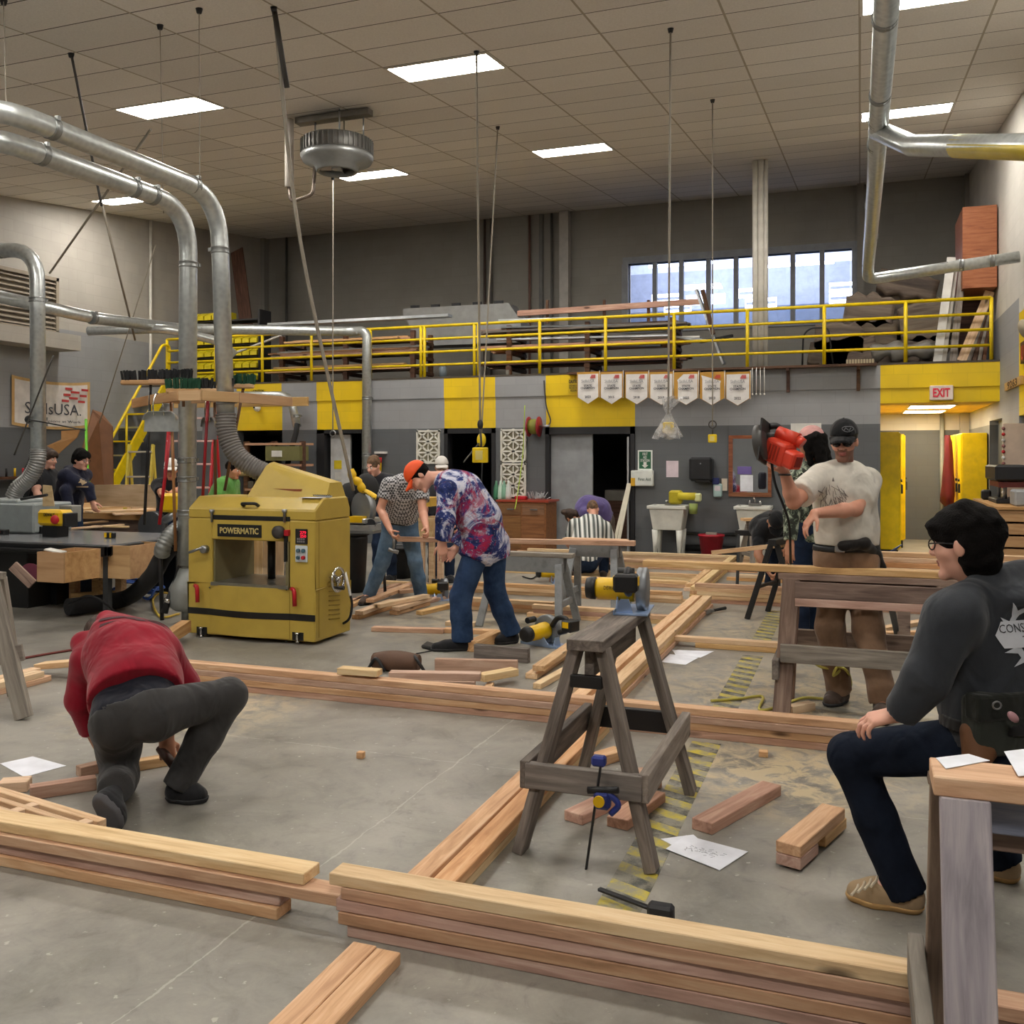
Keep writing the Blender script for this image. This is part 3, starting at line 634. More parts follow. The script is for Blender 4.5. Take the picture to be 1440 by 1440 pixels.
# grey steel trough with hooks
o = empty('steel_trough', YW(650, 450, 16.6), 'grey sheet metal hood with a row of hooks above the deck rack', 'hood'); a, b = YW(567, 434, 16.9), YW(715, 426, 16.9)
MB().prism([a, b, b+Vector((.25, 0, -.35)), b+Vector((.25, 0, -.75)), a+Vector((.4, 0, -.75)), a+Vector((.0, 0, -.12))], (0, .5, 0)).build('hood_sheet', mat('8f8f8d', .5, .3), o)
for k in range(5): p = a.lerp(b, .05+.2*k)+Vector((0, .1, .02)); MB().box(p, p+Vector((.18, .03, .05))).build('hook', DARK, o)
for i, (px, py, w, h) in enumerate(((623, 500, .14, .2), (715, 515, .1, .22))):
    p = YW(px, py, 15.75); MB_ = MB(); MB_.lathe([(w/2, 0), (w/2, h), (w*.3, h+.03)], (p.x, p.y, zd), Z, 14); tag(MB_.build('paint_can', mat(['7d8a93', 'b5b0a5'][i], .4)), ['grey paint can on the deck behind the rail gate', 'pale tin on the deck right of the rail gate'][i], 'can')
# yellow bin shelves
o = empty('bin_shelf', YW(305, 500, 16.2), 'shelf unit of yellow parts bins at the far end of the deck', 'shelf unit'); xa, xb = YW(277, 480, 16.4).x, YW(372, 480, 16.4).x
for r in range(6):
    z = zd+.12+.25*r; MB().box((xa, 16.2, z-.03), (xb, 16.6, z)).build('shelf_board', DARK, o)
    nb = 9 if r < 4 else 5
    for k in range(nb):
        x = xa+(xb-xa)*(k+.08)/9; w = (xb-xa)/9*.84
        MB().prism([(x, 16.15, z+.01), (x, 16.5, z+.01), (x, 16.5, z+.17), (x, 16.3, z+.17), (x, 16.15, z+.09)], (w, 0, 0)).build('parts_bin', mat('d6c21c', .5), o)
for x in (xa, xb): MB().box((x-.02, 16.2, zd), (x+.02, 16.6, zd+1.55)).build('upright', DARK, o)
tag(MB().box((YW(328, 500, 18).x, 17.8, zd), (YW(372, 500, 18).x, 18.3, zd+1.15)).build('white_cabinet', mat('a7a197', .6), bevel=.01), 'pale cabinet at the rear of the deck behind the leaning brown board', 'cabinet')
board(YW(356, 533, 16.7), YW(333, 352, 17.6), .32, .03, BRN, 'tall dark brown board leaning near the pale cabinet', 'board', name='leaning_board', up=(0,-1,0))
# insulation bundles
INS = wood('wrapped_insulation', '3a3028', '64564a', '857563', knots=False, grain=.28, vary=.3, streak=.6); INS2 = wood('wrapped_insulation_pale', '4a3e34', '75675a', '948471', knots=False, grain=.25, vary=.3, streak=.6)
rr = random.Random(3)
packs = [(1195, 503, .55, .45), (1235, 512, .6, .4), (1262, 498, .6, .45), (1180, 480, .5, .4), (1222, 476, .55, .42), (1265, 466, .6, .4), (1290, 512, .5, .62), (1222, 440, .5, .4), (1262, 433, .55, .35), (1300, 455, .5, .5), (1275, 405, .6, .3), (1298, 480, .5, .4), (1165, 501, .4, .35)]
for i, (px, py, w, hh) in enumerate(packs):
    c = YW(px, py, 16.5+.12*(i % 3)); m = MB(); n = 14; vs = []
    M = Matrix.Translation(c) @ Matrix.Rotation(rr.uniform(-.25, .25), 4, 'Y')
    me = bmesh.new(); bmesh.ops.create_cube(me, size=1); bmesh.ops.subdivide_edges(me, edges=me.edges, cuts=9, use_grid_fill=True)
    for v in me.verts:
        q = v.co.copy(); bulge = 1+.18*(1-(2*q.x)**2)*(1-(2*q.y)**2)
        v.co = Vector((q.x*w*1.5, q.y*.6, q.z*hh*1.5*(.62+.2*(1-(2*q.x)**2))*bulge+.03*math.sin(q.x*17+i)+.02*math.sin(q.x*41+i*3)+.025*math.sin(q.y*23+i*2)))
    mesh = bpy.data.meshes.new('insulation_bundle'); me.to_mesh(mesh); me.free(); mesh.materials.append([INS, INS2][i % 2]); mesh.polygons.foreach_set('use_smooth', [True]*len(mesh.polygons))
    ob = mesh_obj('insulation_bundle', mesh, M); tag(ob, 'brown wrapped insulation bundle in the heap on the deck', 'bundle', 'insulation heap on the deck')
for i, (px, w) in enumerate(((1290, .75), (1252, .55))):
    c = YW(px, 492, 15.9); tag(MB().tube(bez([c+Vector((-w/2, 0, -.05)), c, c+Vector((w/2, .1, -.02))], 6), [.12+.03*math.sin(k) for k in range(13)], 12).build('plastic_roll', mat('8e8a84', .5)), ['shiny plastic roll beside the leaning white boards on the deck', 'duller plastic roll under the insulation heap'][i], 'roll')
# wall cupboard and leaning boards at the end of the deck
cz0, cz1 = YW(1360, 405, 16.8).z, 5.6
o = empty('tall_cupboard', (1.6, 15.9, 4.05), 'orange-brown wooden cupboard standing high at the end of the deck', 'cupboard')
MB().box((1.42, 15.45, 4.05), (1.88, 16.6, 5.25)).build('cupboard_body', OAK, o, bevel=.006)
m = MB(); m.box((1.46, 16.5, zd), (1.86, 16.58, 4.05)); m.build('cupboard_leg', BRN, o)
leans = [(1318, 505, 1338, 362, WHITE, .12), (1327, 505, 1345, 365, mat('b0aba2', .6), .07), (1340, 505, 1354, 372, GREYL, .1), (1352, 500, 1392, 410, FIRP, .13), (1362, 500, 1396, 412, GREYL, .06), (1370, 500, 1399, 414, BRN, .05), (1377, 500, 1401, 416, GREYL, .05), (1384, 500, 1402, 420, BRN, .05)]
for i, (a, b, c_, d_, mt, w) in enumerate(leans):
    p = YW(a, b, 15.62); q = YW(c_, d_, 15.62+.07*i**.5); p.z = zd+.02; p.x = min(p.x, 1.82); q.x = min(q.x, 1.84)
    board(p, q, w, .04, mt, ['widest white board leaning at the end of the deck', 'slim pale board beside the widest white one', 'weathered pale board, third of the leaning ones', 'clean tan board leaning under the cupboard', 'first slim grey stick under the cupboard', 'first slim dark stick under the cupboard', 'second slim grey stick under the cupboard', 'last slim dark stick by the rail end'][i], 'board', name='leaning_board', up=(0, -1, .3))
# folded chair / wire frame on deck
tag(tube_obj('wire_hoop', elbow([YW(1128, 515, 15.8), YW(1130, 470, 15.8), YW(1140, 461, 15.8), YW(1165, 461, 15.8), YW(1172, 515, 15.8)], .08, 4), .014, DARK), 'bent dark wire frame on the deck beside the insulation heap', 'frame')
m = MB(); 
for k in range(10): x = YW(1190+k*4, 503, 15.6).x; m.box((x, 15.55, zd), (x+.03, 15.6, zd+.09))
tag(m.build('toothed_rack', mat('b3a486', .7)), 'low pale toothed rack on the deck edge below the insulation', 'rack')
# ================================================================== ledge and pennants
xs0, xs1 = YW(800, 515, YB-.1).x, YW(1233, 510, YB-.1).x
o = empty('wall_ledge', ((xs0+xs1)/2, YB-.1, DECK), 'wooden ledge on brackets under the deck rail holding the pennants', 'ledge')
MB().box((xs0, YB-.22, DECK-.015), (xs1, YB-.026, DECK+.02)).build('ledge_board', BRN, o)
for px in (1108, 1207, 880, 985):
    x = YW(px, 530, YB-.1).x; MB().box((x-.025, YB-.2, DECK-.06), (x+.025, YB-.026, DECK-.015)).box((x-.025, YB-.07, DECK-.38), (x+.025, YB-.026, DECK-.015)).build('bracket', BRN, o)
CLOTH = mat('dcd8d4', .8); GOLD = mat('b98a34', .7); INK = mat('40424a', .7); REDI = mat('b83a3a', .7)
yrs = ['2023', '2015', '2018', '2019', '2022', '2023', '2022']
for i, px in enumerate((827, 860, 895.5, 930, 965, 1001.5, 1037.5)):
    y = YB-.25; c = YW(px, 523, y); w, hh = .36, .5
    o = empty('pennant', (c.x, y, c.z-hh), ['pennant nearest the caution sign, first in the row of award pennants', 'second award pennant, over the yellow wall end', 'third award pennant, hanging at the edge of the grey wall', 'award pennant partly behind the plastic bag', 'fifth award pennant, just right of the plastic bag', 'sixth award pennant, with a cord hanging across it', 'last award pennant, beside the white strings'][i], 'pennant', 'award pennants under the ledge')
    poly = [(-w/2, 0), (w/2, 0), (w/2, -hh*.78), (0, -hh), (-w/2, -hh*.78)]; vs = []
    def pt(u, v, off=0): return Vector((c.x+u, y+off+.012*math.sin(u*22+i), c.z+v))
    m = MB(); m.prism([pt(u*1.07, v*1.05) for u, v in poly], (0, .004, 0)); m.build('gold_fringe', GOLD, o)
    MB().prism([pt(u*.97, v*.97-.035, -.004) for u, v in poly], (0, .004, 0)).build('cloth', CLOTH, o)
    yy = y-.022
    text('lettering', 'SkillsUSA', o, (c.x, yy, c.z-.15), X, Z, .22, .05, mat('8a8c90', .7)); text('lettering', 'STATE\nCHAMPION', o, (c.x, yy, c.z-.245), X, Z, .24, .075, INK, bold=.02)
    text('lettering', yrs[i], o, (c.x, yy, c.z-.41), X, Z, .1, .04, INK, bold=.02)
    m = MB()
    for k in range(3): m.box((c.x+.04+.01*k, yy, c.z-.105+.02*k), (c.x+.13, yy+.002, c.z-.09+.02*k))
    m.build('red_flag_mark', REDI, o); MB().tube([(c.x+w/2*1.08, y, c.z+.02), (c.x+w/2*1.08, y, c.z-hh*.85)], .006, 6).build('cord', WHITE, o)
for i in range(4):
    x = YW(1058+i*5.6, 530, YB-.24).x; tag(MB().tube([(x, YB-.24, DECK), (x, YB-.24, DECK-.4)], .006, 6).ball((x, YB-.24, DECK-.41), .014).build('hanging_string', WHITE), 'white string with a knotted end, %s of four by the last pennant' % ORDN[i], 'string')
# ================================================================== stacks of lumber on the floor
T = .04
def stack(n, axis, c, lo, hi, where, mats=(FIR,), w=.089, side=0.0, jit=.05, per=None, z0=0.0, cat='board', seed=0, gap=.0015, ends=None):
    """n layers of boards lying along x or y; c = centre on the other axis; per = boards side by side in a layer"""
    r = random.Random(seed+n*13+int(c*100)); per = per or [1]*n
    for i in range(n):
        z = z0+T/2+i*(T+gap)
        for k in range(per[i]):
            cc = c+(k-(per[i]-1)/2)*(w+.004)+r.uniform(-.008, .008)+side*i; a, b = lo+r.uniform(-jit, jit), hi+r.uniform(-jit, jit)
            if ends and i in ends: a, b = ends[i]
            lay = ORD[n-1-i]+(' board' if i == n-1 else ' board from the top')
            lb = '%s of %s' % (lay, where) if per[i] == 1 else '%s board of the %s layer of %s' % (['front', 'middle', 'back', 'rear'][k] if per[i] > 2 else ['near', 'far'][k], ORD[n-1-i], where)
            tw = r.uniform(-.006, .006)
            if axis == 'x': board((a, cc-tw, z), (b, cc+tw, z), w, T, mats[(i+k) % len(mats)], lb)
            else: board((cc-tw, a, z), (cc+tw, b, z), w, T, mats[(i+k) % len(mats)], lb)
PINK = wood('pinkish_fir', 'a07c68', 'c49c86', 'dcbca6', vary=.18)
# closest stacks
stack(5, 'x', 2.82, -1.65, .9, 'the long stack across the bottom of the scene', [PINK, FIRR, PINK, FIRR, FIRP], ends={4: (-1.665, .16), 3: (-1.62, .75), 2: (-1.64, .95), 1: (-1.63, .9), 0: (-1.6, .95)}, seed=1)
stack(3, 'x', 2.85, -3.6, -1.87, 'the stack by the kneeling person', [FIR, PINK, FIR], ends={0: (-3.6, -1.88), 1: (-3.6, -1.88), 2: (-3.6, -1.5)}, seed=2)
board((-3.6, 2.87, .144), (-1.79, 2.875, .144), .105, T, FIRP, 'pale top board with a rough end, on the stack by the kneeling person')
board((-1.485, 2.70, .02), (-1.485, 1.2, .02), .085, T, FIR, 'floor board running out under the viewer, one of a pair, crack side')
board((-1.396, 2.69, .02), (-1.396, 1.2, .02), .085, T, FIR, 'floor board running out under the viewer, one of a pair, sawhorse side')
stack(2, 'y', -1.50, 2.93, 5.35, 'the double run under the front sawhorse, crack side', [PINK, FIR], seed=4)
stack(2, 'y', -1.395, 2.93, 5.35, 'the double run under the front sawhorse, saw side', [FIRP, FIR], seed=5, jit=.02)
# long stack across the middle
stack(4, 'x', 5.47, -5.2, .05, 'the long stack across the middle of the floor', [PINK, FIR, PINK, FIR], seed=6, jit=.08)
stack(3, 'y', -1.62, 5.62, 10.1, 'the run behind the middle stack, left row', [FIR, FIRP, FIRP], seed=7)
stack(3, 'y', -1.50, 5.62, 10.1, 'the run behind the middle stack, right row', [FIRR, FIR, FIRP], seed=8)
stack(2, 'x', 8.0, -1.42, .9, 'the low stack behind the papers', [FIR, FIRP], seed=9, jit=.15)
board((-.55, 7.9, .02), (.7, 7.92, .02), .089, T, FIRP, 'short board lying in front of the low stack behind the papers')
stack(5, 'x', 10.45, -1.66, 1.1, 'the thick stack behind the hammer', [FIRR, FIR, FIRP, FIR, FIR], seed=10)
stack(3, 'x', 10.3, -4.4, -1.78, 'the stack in front of the crouching people', [FIR, FIRP, FIR], seed=11)
stack(3, 'y', -1.75, 10.7, 14.3, 'the far run of boards towards the sinks', [FIR, FIR, FIRP], seed=12)
stack(2, 'x', 12.2, -4.9, -1.9, 'the low row beside the crouching people', [FIRP, FIR], seed=13, jit=.2)
stack(3, 'x', 13.3, -4.9, -1.5, 'the row beyond the crouching people', [FIR, FIRP, FIR], seed=14, jit=.2)
stack(3, 'x', 14.3, -5.2, -.2, 'the farthest row by the rear wall', [FIRP, FIR, FIRP], seed=15, jit=.3)
stack(2, 'x', 11.5, -3.6, -1.9, 'the short row by the folded clamp', [FIR, FIRP], seed=16, jit=.2)
stack(2, 'x', 12.4, -1.5, -.1, 'the short row under the bending person in black', [FIR, FIRP], seed=17, jit=.1)
stack(2, 'y', -1.9, 11.2, 13.6, 'the cross boards between the far rows', [FIRP, FIR], seed=18, jit=.1)
# left frame
stack(2, 'y', -5.42, 3.4, 5.2, 'the left side stack by the picture edge, inner row', [FIR, FIRP], seed=19, jit=.04)
stack(2, 'y', -5.53, 3.4, 5.2, 'the left side stack by the picture edge, outer row', [FIR, FIRP], seed=20, jit=.04)
board((-5.6, 5.33, .07), (-4.6, 5.42, .19), .12, T, FIRP, 'pale board tipped up behind the red hoodie, joining two stacks')
board(G(205, 917, .06), G(262, 880, .12), .089, .1, FIR, 'thick board end beside the foot of the yellow planer')
# loose pieces beside the middle stack
def gb(a, b, w, t, label, mt=FIR, z=None, name='board_offcut'):
    z = t/2 if z is None else z; pa, pb = G(*a, z), G(*b, z)
    return board(pa, pb, w, t, mt, label, 'board', name=name)
gb((478, 942), (534, 946), .089, .04, 'short board on the middle stack, left of the brown tool pouch', FIRP, .2)
gb((548, 949), (676, 951), .089, .05, 'notched board lying behind the middle stack by the tool pouch', PINK, .12)
gb((560, 960), (668, 962), .089, .05, 'lower board under the notched one by the tool pouch', PINK, .03)
gb((676, 953), (724, 944), .089, .05, 'short light offcut beside the notched board', FIRP, .07)
gb((612, 935), (728, 938), .05, .1, 'pinkish board standing on edge at the tie-dye shirt wearer\'s feet', PINK)
gb((668, 915), (744, 922), .05, .11, 'weathered dark board on edge behind the pinkish one', GREYW)
gb((664, 909), (700, 893), .1, .09, 'square light block beside the sneakers', FIR)
gb((680, 900), (716, 889), .09, .06, 'light offcut between the sneakers', FIRP)
gb((747, 951), (800, 915), .089, .04, 'lower loose board between the round saw and the front sawhorse', FIRP, .02)
gb((757, 940), (803, 908), .089, .04, 'upper loose board between the round saw and the front sawhorse', FIR, .08)
gb((755, 965), (800, 940), .06, .04, 'slim pale strip by the front sawhorse leg, outer', FIRP)
gb((800, 972), (842, 945), .06, .04, 'slim pale strip seen through the front sawhorse', FIRP)
gb((828, 975), (856, 955), .06, .04, 'second slim strip seen through the front sawhorse', FIR)
gb((524, 884), (625, 887), .089, .04, 'single board on the open floor behind the grey sawhorse leg', FIRR)
gb((625, 886), (700, 889), .089, .04, 'board end to end with the single board on the open floor', FIR)
stack(3, 'x', 8.95, -3.05, -1.95, 'the boards right of the tie-dye shirt wearer', [FIR, FIRR, FIRP], seed=21)
stack(3, 'x', 9.15, -4.0, -2.9, 'the boards behind the jeans of the tie-dye shirt wearer', [FIRP, FIR, FIRP], seed=22)
stack(2, 'x', 9.0, -1.95, -1.7, 'the stub boards next to the round saw', [FIRP, FIR], seed=23)
pile = [((500, 868), (558, 850), 0), ((505, 862), (552, 845), 1), ((480, 852), (560, 822), 0), ((520, 845), (572, 825), 1), ((530, 852), (600, 838), 2), ((528, 838), (590, 818), 0), ((553, 862), (600, 848), 0), ((556, 856), (602, 842), 1), ((580, 850), (632, 838), 0), ((470, 862), (520, 838), 0), ((532, 818), (600, 822), 0), ((560, 832), (640, 826), 1), ((590, 862), (640, 850), 0), ((628, 876), (668, 878), 0)]
for i, (a, b, k) in enumerate(pile):
    board(G(*a, .02+.045*k), G(*b, .02+.045*k), .089, T, [FIR, FIRP, FIRR][i % 3], '%s loose board of the heap at the checked shirt wearer\'s feet, counting from the planer' % ORDN[i], 'board')
# short pieces in the foreground
gb((987, 1162), (1085, 1108), .1, .05, 'reddish block lying on the floor right of the front sawhorse', FIRR)
a, b = G(1118, 1186, .08), G(1172, 1140, .08); d = (b-a).normalized()
board(a-d*.07, b, .1, .045, FIR, 'upper plank of the short stacked pair by the seated person', 'board')
board(a-d*.07-Vector((0, 0, .047)), a+d*.12-Vector((0, 0, .047)), .1, .045, PINK, 'near support block under the short plank by the seated person', 'board'); board(a+d*.2-Vector((0, 0, .047)), b+d*.02-Vector((0, 0, .047)), .1, .045, FIR, 'far support block under the short plank by the seated person', 'board')
gb((806, 1150), (872, 1118), .1, .045, 'offcut beneath the clamped stretcher of the front sawhorse', FIRR)
gb((868, 1158), (922, 1118), .1, .045, 'second offcut beneath the stretcher, by the striped tape', FIRR)
gb((840, 1068), (872, 1058), .09, .05, 'small offcut leaning on the boards behind the front sawhorse', FIR)
gb((895, 1085), (922, 1104), .07, .04, 'orange-tinted offcut half behind the front sawhorse stretcher', FIRR)
tag(gb((503, 1061), (512, 1062), .035, .035, 'tiny wood cube alone on the open concrete floor', FIR, name='wood_cube'), cat='block')
tag(gb((1067, 1059), (1080, 1060), .05, .03, 'tiny wood chip on the floor by the end of the middle stack', FIR, name='wood_chip'), cat='block')
gb((110, 1085), (165, 1072), .06, .05, 'small block under the kneeling person, by the paper', PINK)
gb((190, 1076), (250, 1066), .06, .05, 'small block in front of the kneeling person\'s hand', FIR)
gb((0, 1105), (42, 1102), .09, .05, 'stub of board at the picture edge near the blank paper', FIRP)
gb((42, 1114), (135, 1100), .06, .06, 'short stick in front of the kneeling person\'s knee', PINK)
gb((1110, 998), (1142, 992), .06, .05, 'small block beside the yellow cord at the rear sawhorse leg', FIRP)
gb((686, 1028-60), (690, 962), .05, .03, 'wood scrap beside the front sawhorse top', FIR)
# slotted jig
a, b = G(-30, 1120, .085), G(122, 1168, .085); o = empty('slotted_jig', ((a.x+b.x)/2, (a.y+b.y)/2, 0), 'slotted pale wooden jig beside the shoe sole of the kneeling person', 'jig')
ax = (b-a).normalized(); sd = Vector((-ax.y, ax.x, 0)); L = (b-a).length
for k, (s, wd) in enumerate(((-.07, .045), (.0, .03), (.07, .045))): part_bar('jig_rail', o, a+sd*s, b+sd*s, wd, .04, FIRP)
for t in (.04, .45, .93): p = a+ax*L*t; part_bar('jig_cross', o, p-sd*.075, p+sd*.075, L*.07, .038, FIRP)
part_bar('jig_block', o, b-ax*.12-Vector((0, 0, .03)), b-Vector((0, 0, .03)), .1, .06, BROWNW)
part_bar('jig_foot', o, a-Vector((0, 0, .05)), a+ax*.1-Vector((0, 0, .05)), .1, .06, BROWNW)
# ------------------------------------------------------------------ floor tape, papers, small floor items
def tape_mat():
    t = NT('hazard_tape'); v = t.coord(); sp = t.n('ShaderNodeSeparateXYZ', Vector=v)
    s = t.math('FRACT', t.math('MULTIPLY', t.math('ADD', t.math('MULTIPLY', sp.outputs[0], .45), sp.outputs[1]), 6.4))
    c = t.mix(t.math('GREATER_THAN', s, .5), lin('c0ae3c'), lin('4b4b46'))
    wn = t.ramp(t.noise(v, 9, 6, .75), [(.42, (0,0,0)), (.56, (1,1,1))]); c = t.mix(t.math('MULTIPLY', wn, .9), c, lin('8f8b7d'))
    t.P(Base_Color=c, Roughness=.45); return t.mat
TAPE = tape_mat()
for y0, y1, lb in ((3.02, 5.35, 'near worn yellow and black striped floor tape beside the front sawhorse'), (5.6, 7.8, 'middle worn striped floor tape near the papers'), (8.15, 10.1, 'far faded striped floor tape under the black folding stand')):
    tag(MB().box((-.88, y0, 0), (-.72, y1, .0012)).build('floor_tape', TAPE), lb, 'tape')
INKP = mat('8f939c', .8)
def paper(cs, label, z=.001, draw=False, mt=PAPER, name='paper_sheet'):
    q = [Vector((p.x, p.y, z)) for p in [G(*c, z) for c in cs]] if len(cs[0]) == 2 else [Vector(c) for c in cs]
    o = MB().prism(q, (0, 0, .0015)).build(name, mt); tag(o, label, 'paper')
    if draw:
        c = sum(q, Vector())/4; u = (q[1]-q[0]); v = (q[3]-q[0]); m = MB(); r = random.Random(5)
        for k in range(34):
            s = (k/34-.5)*.55; p = c+u*s+v*(.12*math.sin(k*.9)+r.uniform(-.05, .05)+.04); e = u*r.uniform(-.06, .06)+v*r.uniform(-.07, .07)
            m.bar(p+Vector((0,0,.0018)), p+e+Vector((0,0,.0018)), .002, .0008)
        m.build('printed_drawing', INKP, o)
    return o
paper([(929, 1180), (975, 1174), (1020, 1212), (1012, 1225)], 'lower plan sheet mostly hidden under the drawing sheet'); paper([(965, 1175), (1052, 1198), (1012, 1224), (936, 1194)], 'plan sheet with a drawing on the floor by the front sawhorse', .004, True)
paper([(945, 914), (1004, 916), (985, 925), (950, 921)], 'farther of two sheets on the floor before the low stack'); paper([(942, 920), (982, 925), (964, 935), (930, 931)], 'nearer of two sheets on the floor before the low stack')
paper([(0, 1074), (46, 1064), (93, 1077), (34, 1093)], 'blank white sheet on the floor left of the kneeling person')
def yellow_cord():
    pts = [G(1000, 988), G(1040, 985), G(1072, 982), G(1068, 1000), G(1090, 998), G(1130, 984), G(1180, 986), G(1196, 968), P(1192, 945, 6.0), P(1178, 938, 6.0), P(1172, 950, 6.0), P(1180, 942, 6.05), P(1155, 938, 6.1), P(1135, 925, 6.25)]
    return [p+Vector((0, 0, .012 if p.z < .1 else 0)) for p in pts]
tag(tube_obj('extension_cable', bez(yellow_cord(), 8), .009, mat('b5a94c', .6), seg=8), 'yellow extension cord looped around the white shirt wearer\'s boot', 'cord')
# hammer
o = empty('hammer', G(1000, 860), 'hammer lying on the floor in front of the thick stack', 'hammer'); a, b = G(996, 860, .03), G(1020, 855, .03)
MB().tube([a.lerp(b, .3), b], [.014, .017], 8).build('handle', RUB, o); MB().tube([a, a.lerp(b, .3)], .012, 8).bar(a+Vector((-.02, -.06, 0)), a+Vector((.02, .09, 0)), .035, .035).build('hammer_head', STEEL, o)
# tape measure and pouch
o = empty('tape_measure', G(910, 833), 'small yellow tape measure standing on the floor before the thick stack', 'tape measure'); c = G(910, 836, .04)
MB().tube([c+Vector((0, -.025, 0)), c+Vector((0, .025, 0))], .04, 14).build('case', BLACK, o); MB().tube([c+Vector((0, -.028, 0)), c+Vector((0, .028, 0))], .028, 12).build('cover_disc', DWY, o)
o = empty('tool_pouch', G(560, 938), 'brown leather tool pouch lying behind the middle stack', 'pouch'); c = G(557, 930, .07); LEA = mat('5a4030', .7, bump=.3)
MB().tube(bez([c+Vector((-.18, 0, -.01)), c, c+Vector((.18, .02, 0))], 5), [.05+.03*math.sin(.4+.25*k) for k in range(11)], 12).build('pouch_body', LEA, o)
MB().tube(bez([c+Vector((-.2, -.05, -.05)), c+Vector((-.12, -.09, .03)), c+Vector((-.05, -.08, -.06))], 5), .012, 6).tube(bez([c+Vector((.15, 0, .05)), c+Vector((.2, -.05, .03)), c+Vector((.24, -.02, -.05))], 5), .012, 6).build('strap', DARK, o)
o = tag(MB().prism([G(592, 912), G(600, 906), G(614, 910), G(606, 915)], (0, 0, .03)).build('square_tool', BLACK, bevel=.01), 'flat black tool on the floor left of the sneaker', 'tool')
# bar clamp lying behind the closest stack
o = empty('bar_clamp', G(890, 1255), 'black bar clamp lying on the floor behind the closest stack', 'clamp'); a, b = G(842, 1250, .03), G(935, 1285, .03)
part_bar('clamp_bar', o, a, b, .02, .012, BLACK); MB().box(b+Vector((-.06, -.02, -.03)), b+Vector((.03, .03, .03))).build('clamp_head', DARK, o, bevel=.01)
# ================================================================== sawhorses
def sawhorse(label, c, L, H, half, mt, top_w=.14, top_t=.04, axis='y', leg=(.09, .04), beam=True, str_z=.3, over=.05, splay=.05, name='sawhorse', apron=0, mts=None):
    """trestle with its top along axis; c = floor centre"""
    c = Vector(c); u = Vector((0, 1, 0)) if axis == 'y' else Vector((1, 0, 0)); v = Vector((1, 0, 0)) if axis == 'y' else Vector((0, -1, 0))
    o = empty(name, c, label, 'sawhorse'); R = random.Random(int(L*1000))
    part_bar('top_board', o, c-u*(L/2+over)+Z3*(H-top_t/2), c+u*(L/2+over)+Z3*(H-top_t/2), top_w, top_t, mt)
    if beam: part_bar('beam', o, c-u*(L/2-.02)+Z3*(H-top_t-.06), c+u*(L/2-.02)+Z3*(H-top_t-.06), .04, .11, mt)
    feet = {}
    for i in (-1, 1):
        for j in (-1, 1):
            t = c+u*i*(L/2-.03)+v*j*.055+Z3*(H-top_t); f = c+u*i*(L/2+splay)+v*j*half
            feet[i, j] = (t, f); part_bar('leg', o, t, f, leg[0], leg[1], mt, up=u if leg[0] < .05 else v)
    return o, feet, u, v
Z3 = Vector((0, 0, 1))
def at_z(tf, z):
    t, f = tf; k = (t.z-z)/(t.z-f.z); return t.lerp(f, k)
# --- front sawhorse
o, ft, u, v = sawhorse('weathered grey sawhorse in front with a circular saw on top', (-1.02, 4.08, 0), .80, .87, .27, GREYW, .15, .045, leg=(.09, .045), str_z=.3)
z = .32
a, b = at_z(ft[-1, -1], z), at_z(ft[-1, 1], z); part_bar('front_stretcher', o, a+Vector((-.05, -.05, 0)), b+Vector((.05, -.05, 0)), .04, .1, GREYL)
a, b = at_z(ft[1, -1], z), at_z(ft[1, 1], z); part_bar('rear_stretcher', o, a+Vector((0, .05, 0)), b+Vector((0, .05, 0)), .04, .1, BLACK)
for j in (-1, 1):
    a, b = at_z(ft[-1, j], z), at_z(ft[1, j], z); part_bar('side_stretcher', o, a+Vector((j*.055, -.06, 0)), b+Vector((j*.055, .06, 0)), .04, .11, GREYL if j > 0 else GREYW)
part_bar('gusset', o, Vector((-1.085, 3.66, .70)), Vector((-.955, 3.66, .70)), .03, .05, BLACK); part_bar('gusset', o, Vector((-1.02, 3.655, .82)), Vector((-1.02, 3.655, .7)), .06, .03, GREYW)
# clamp hanging on its front stretcher
o = empty('bar_clamp', P(845, 1180, 3.7), 'blue and black bar clamp gripping the front sawhorse stretcher, hanging down', 'clamp')
BLUE = mat('26357f', .4); y0 = 3.56
t0, t1 = YW(846, 1068, y0), YW(821, 1246, y0+.0)
part_bar('clamp_bar', o, t0, t1, .02, .008, IRON)
c = YW(848, 1125, y0-.02); MB().box(c-Vector((.035, .02, .035)), c+Vector((.03, .025, .035))).build('clamp_head', BLUE, o, bevel=.012); MB().tube([c+Vector((-.01, -.03, -.0)), c+Vector((-.01, -.018, 0))], .022, 14).build('yellow_badge', DWY, o)
MB().tube(bez([c+Vector((.02, 0, .03)), c+Vector((.06, 0, -.01)), c+Vector((.03, 0, -.05))], 5), .012, 8).build('trigger', BLUE, o); MB().tube([c+Vector((-.06, 0, .03)), c+Vector((.06, 0, .045))], .014, 8).build('clamp_pad', BLACK, o)
c = YW(845, 1070, y0); MB().box(c-Vector((.035, .02, .02)), c+Vector((.02, .02, .02))).build('fixed_jaw', BLUE, o, bevel=.008)
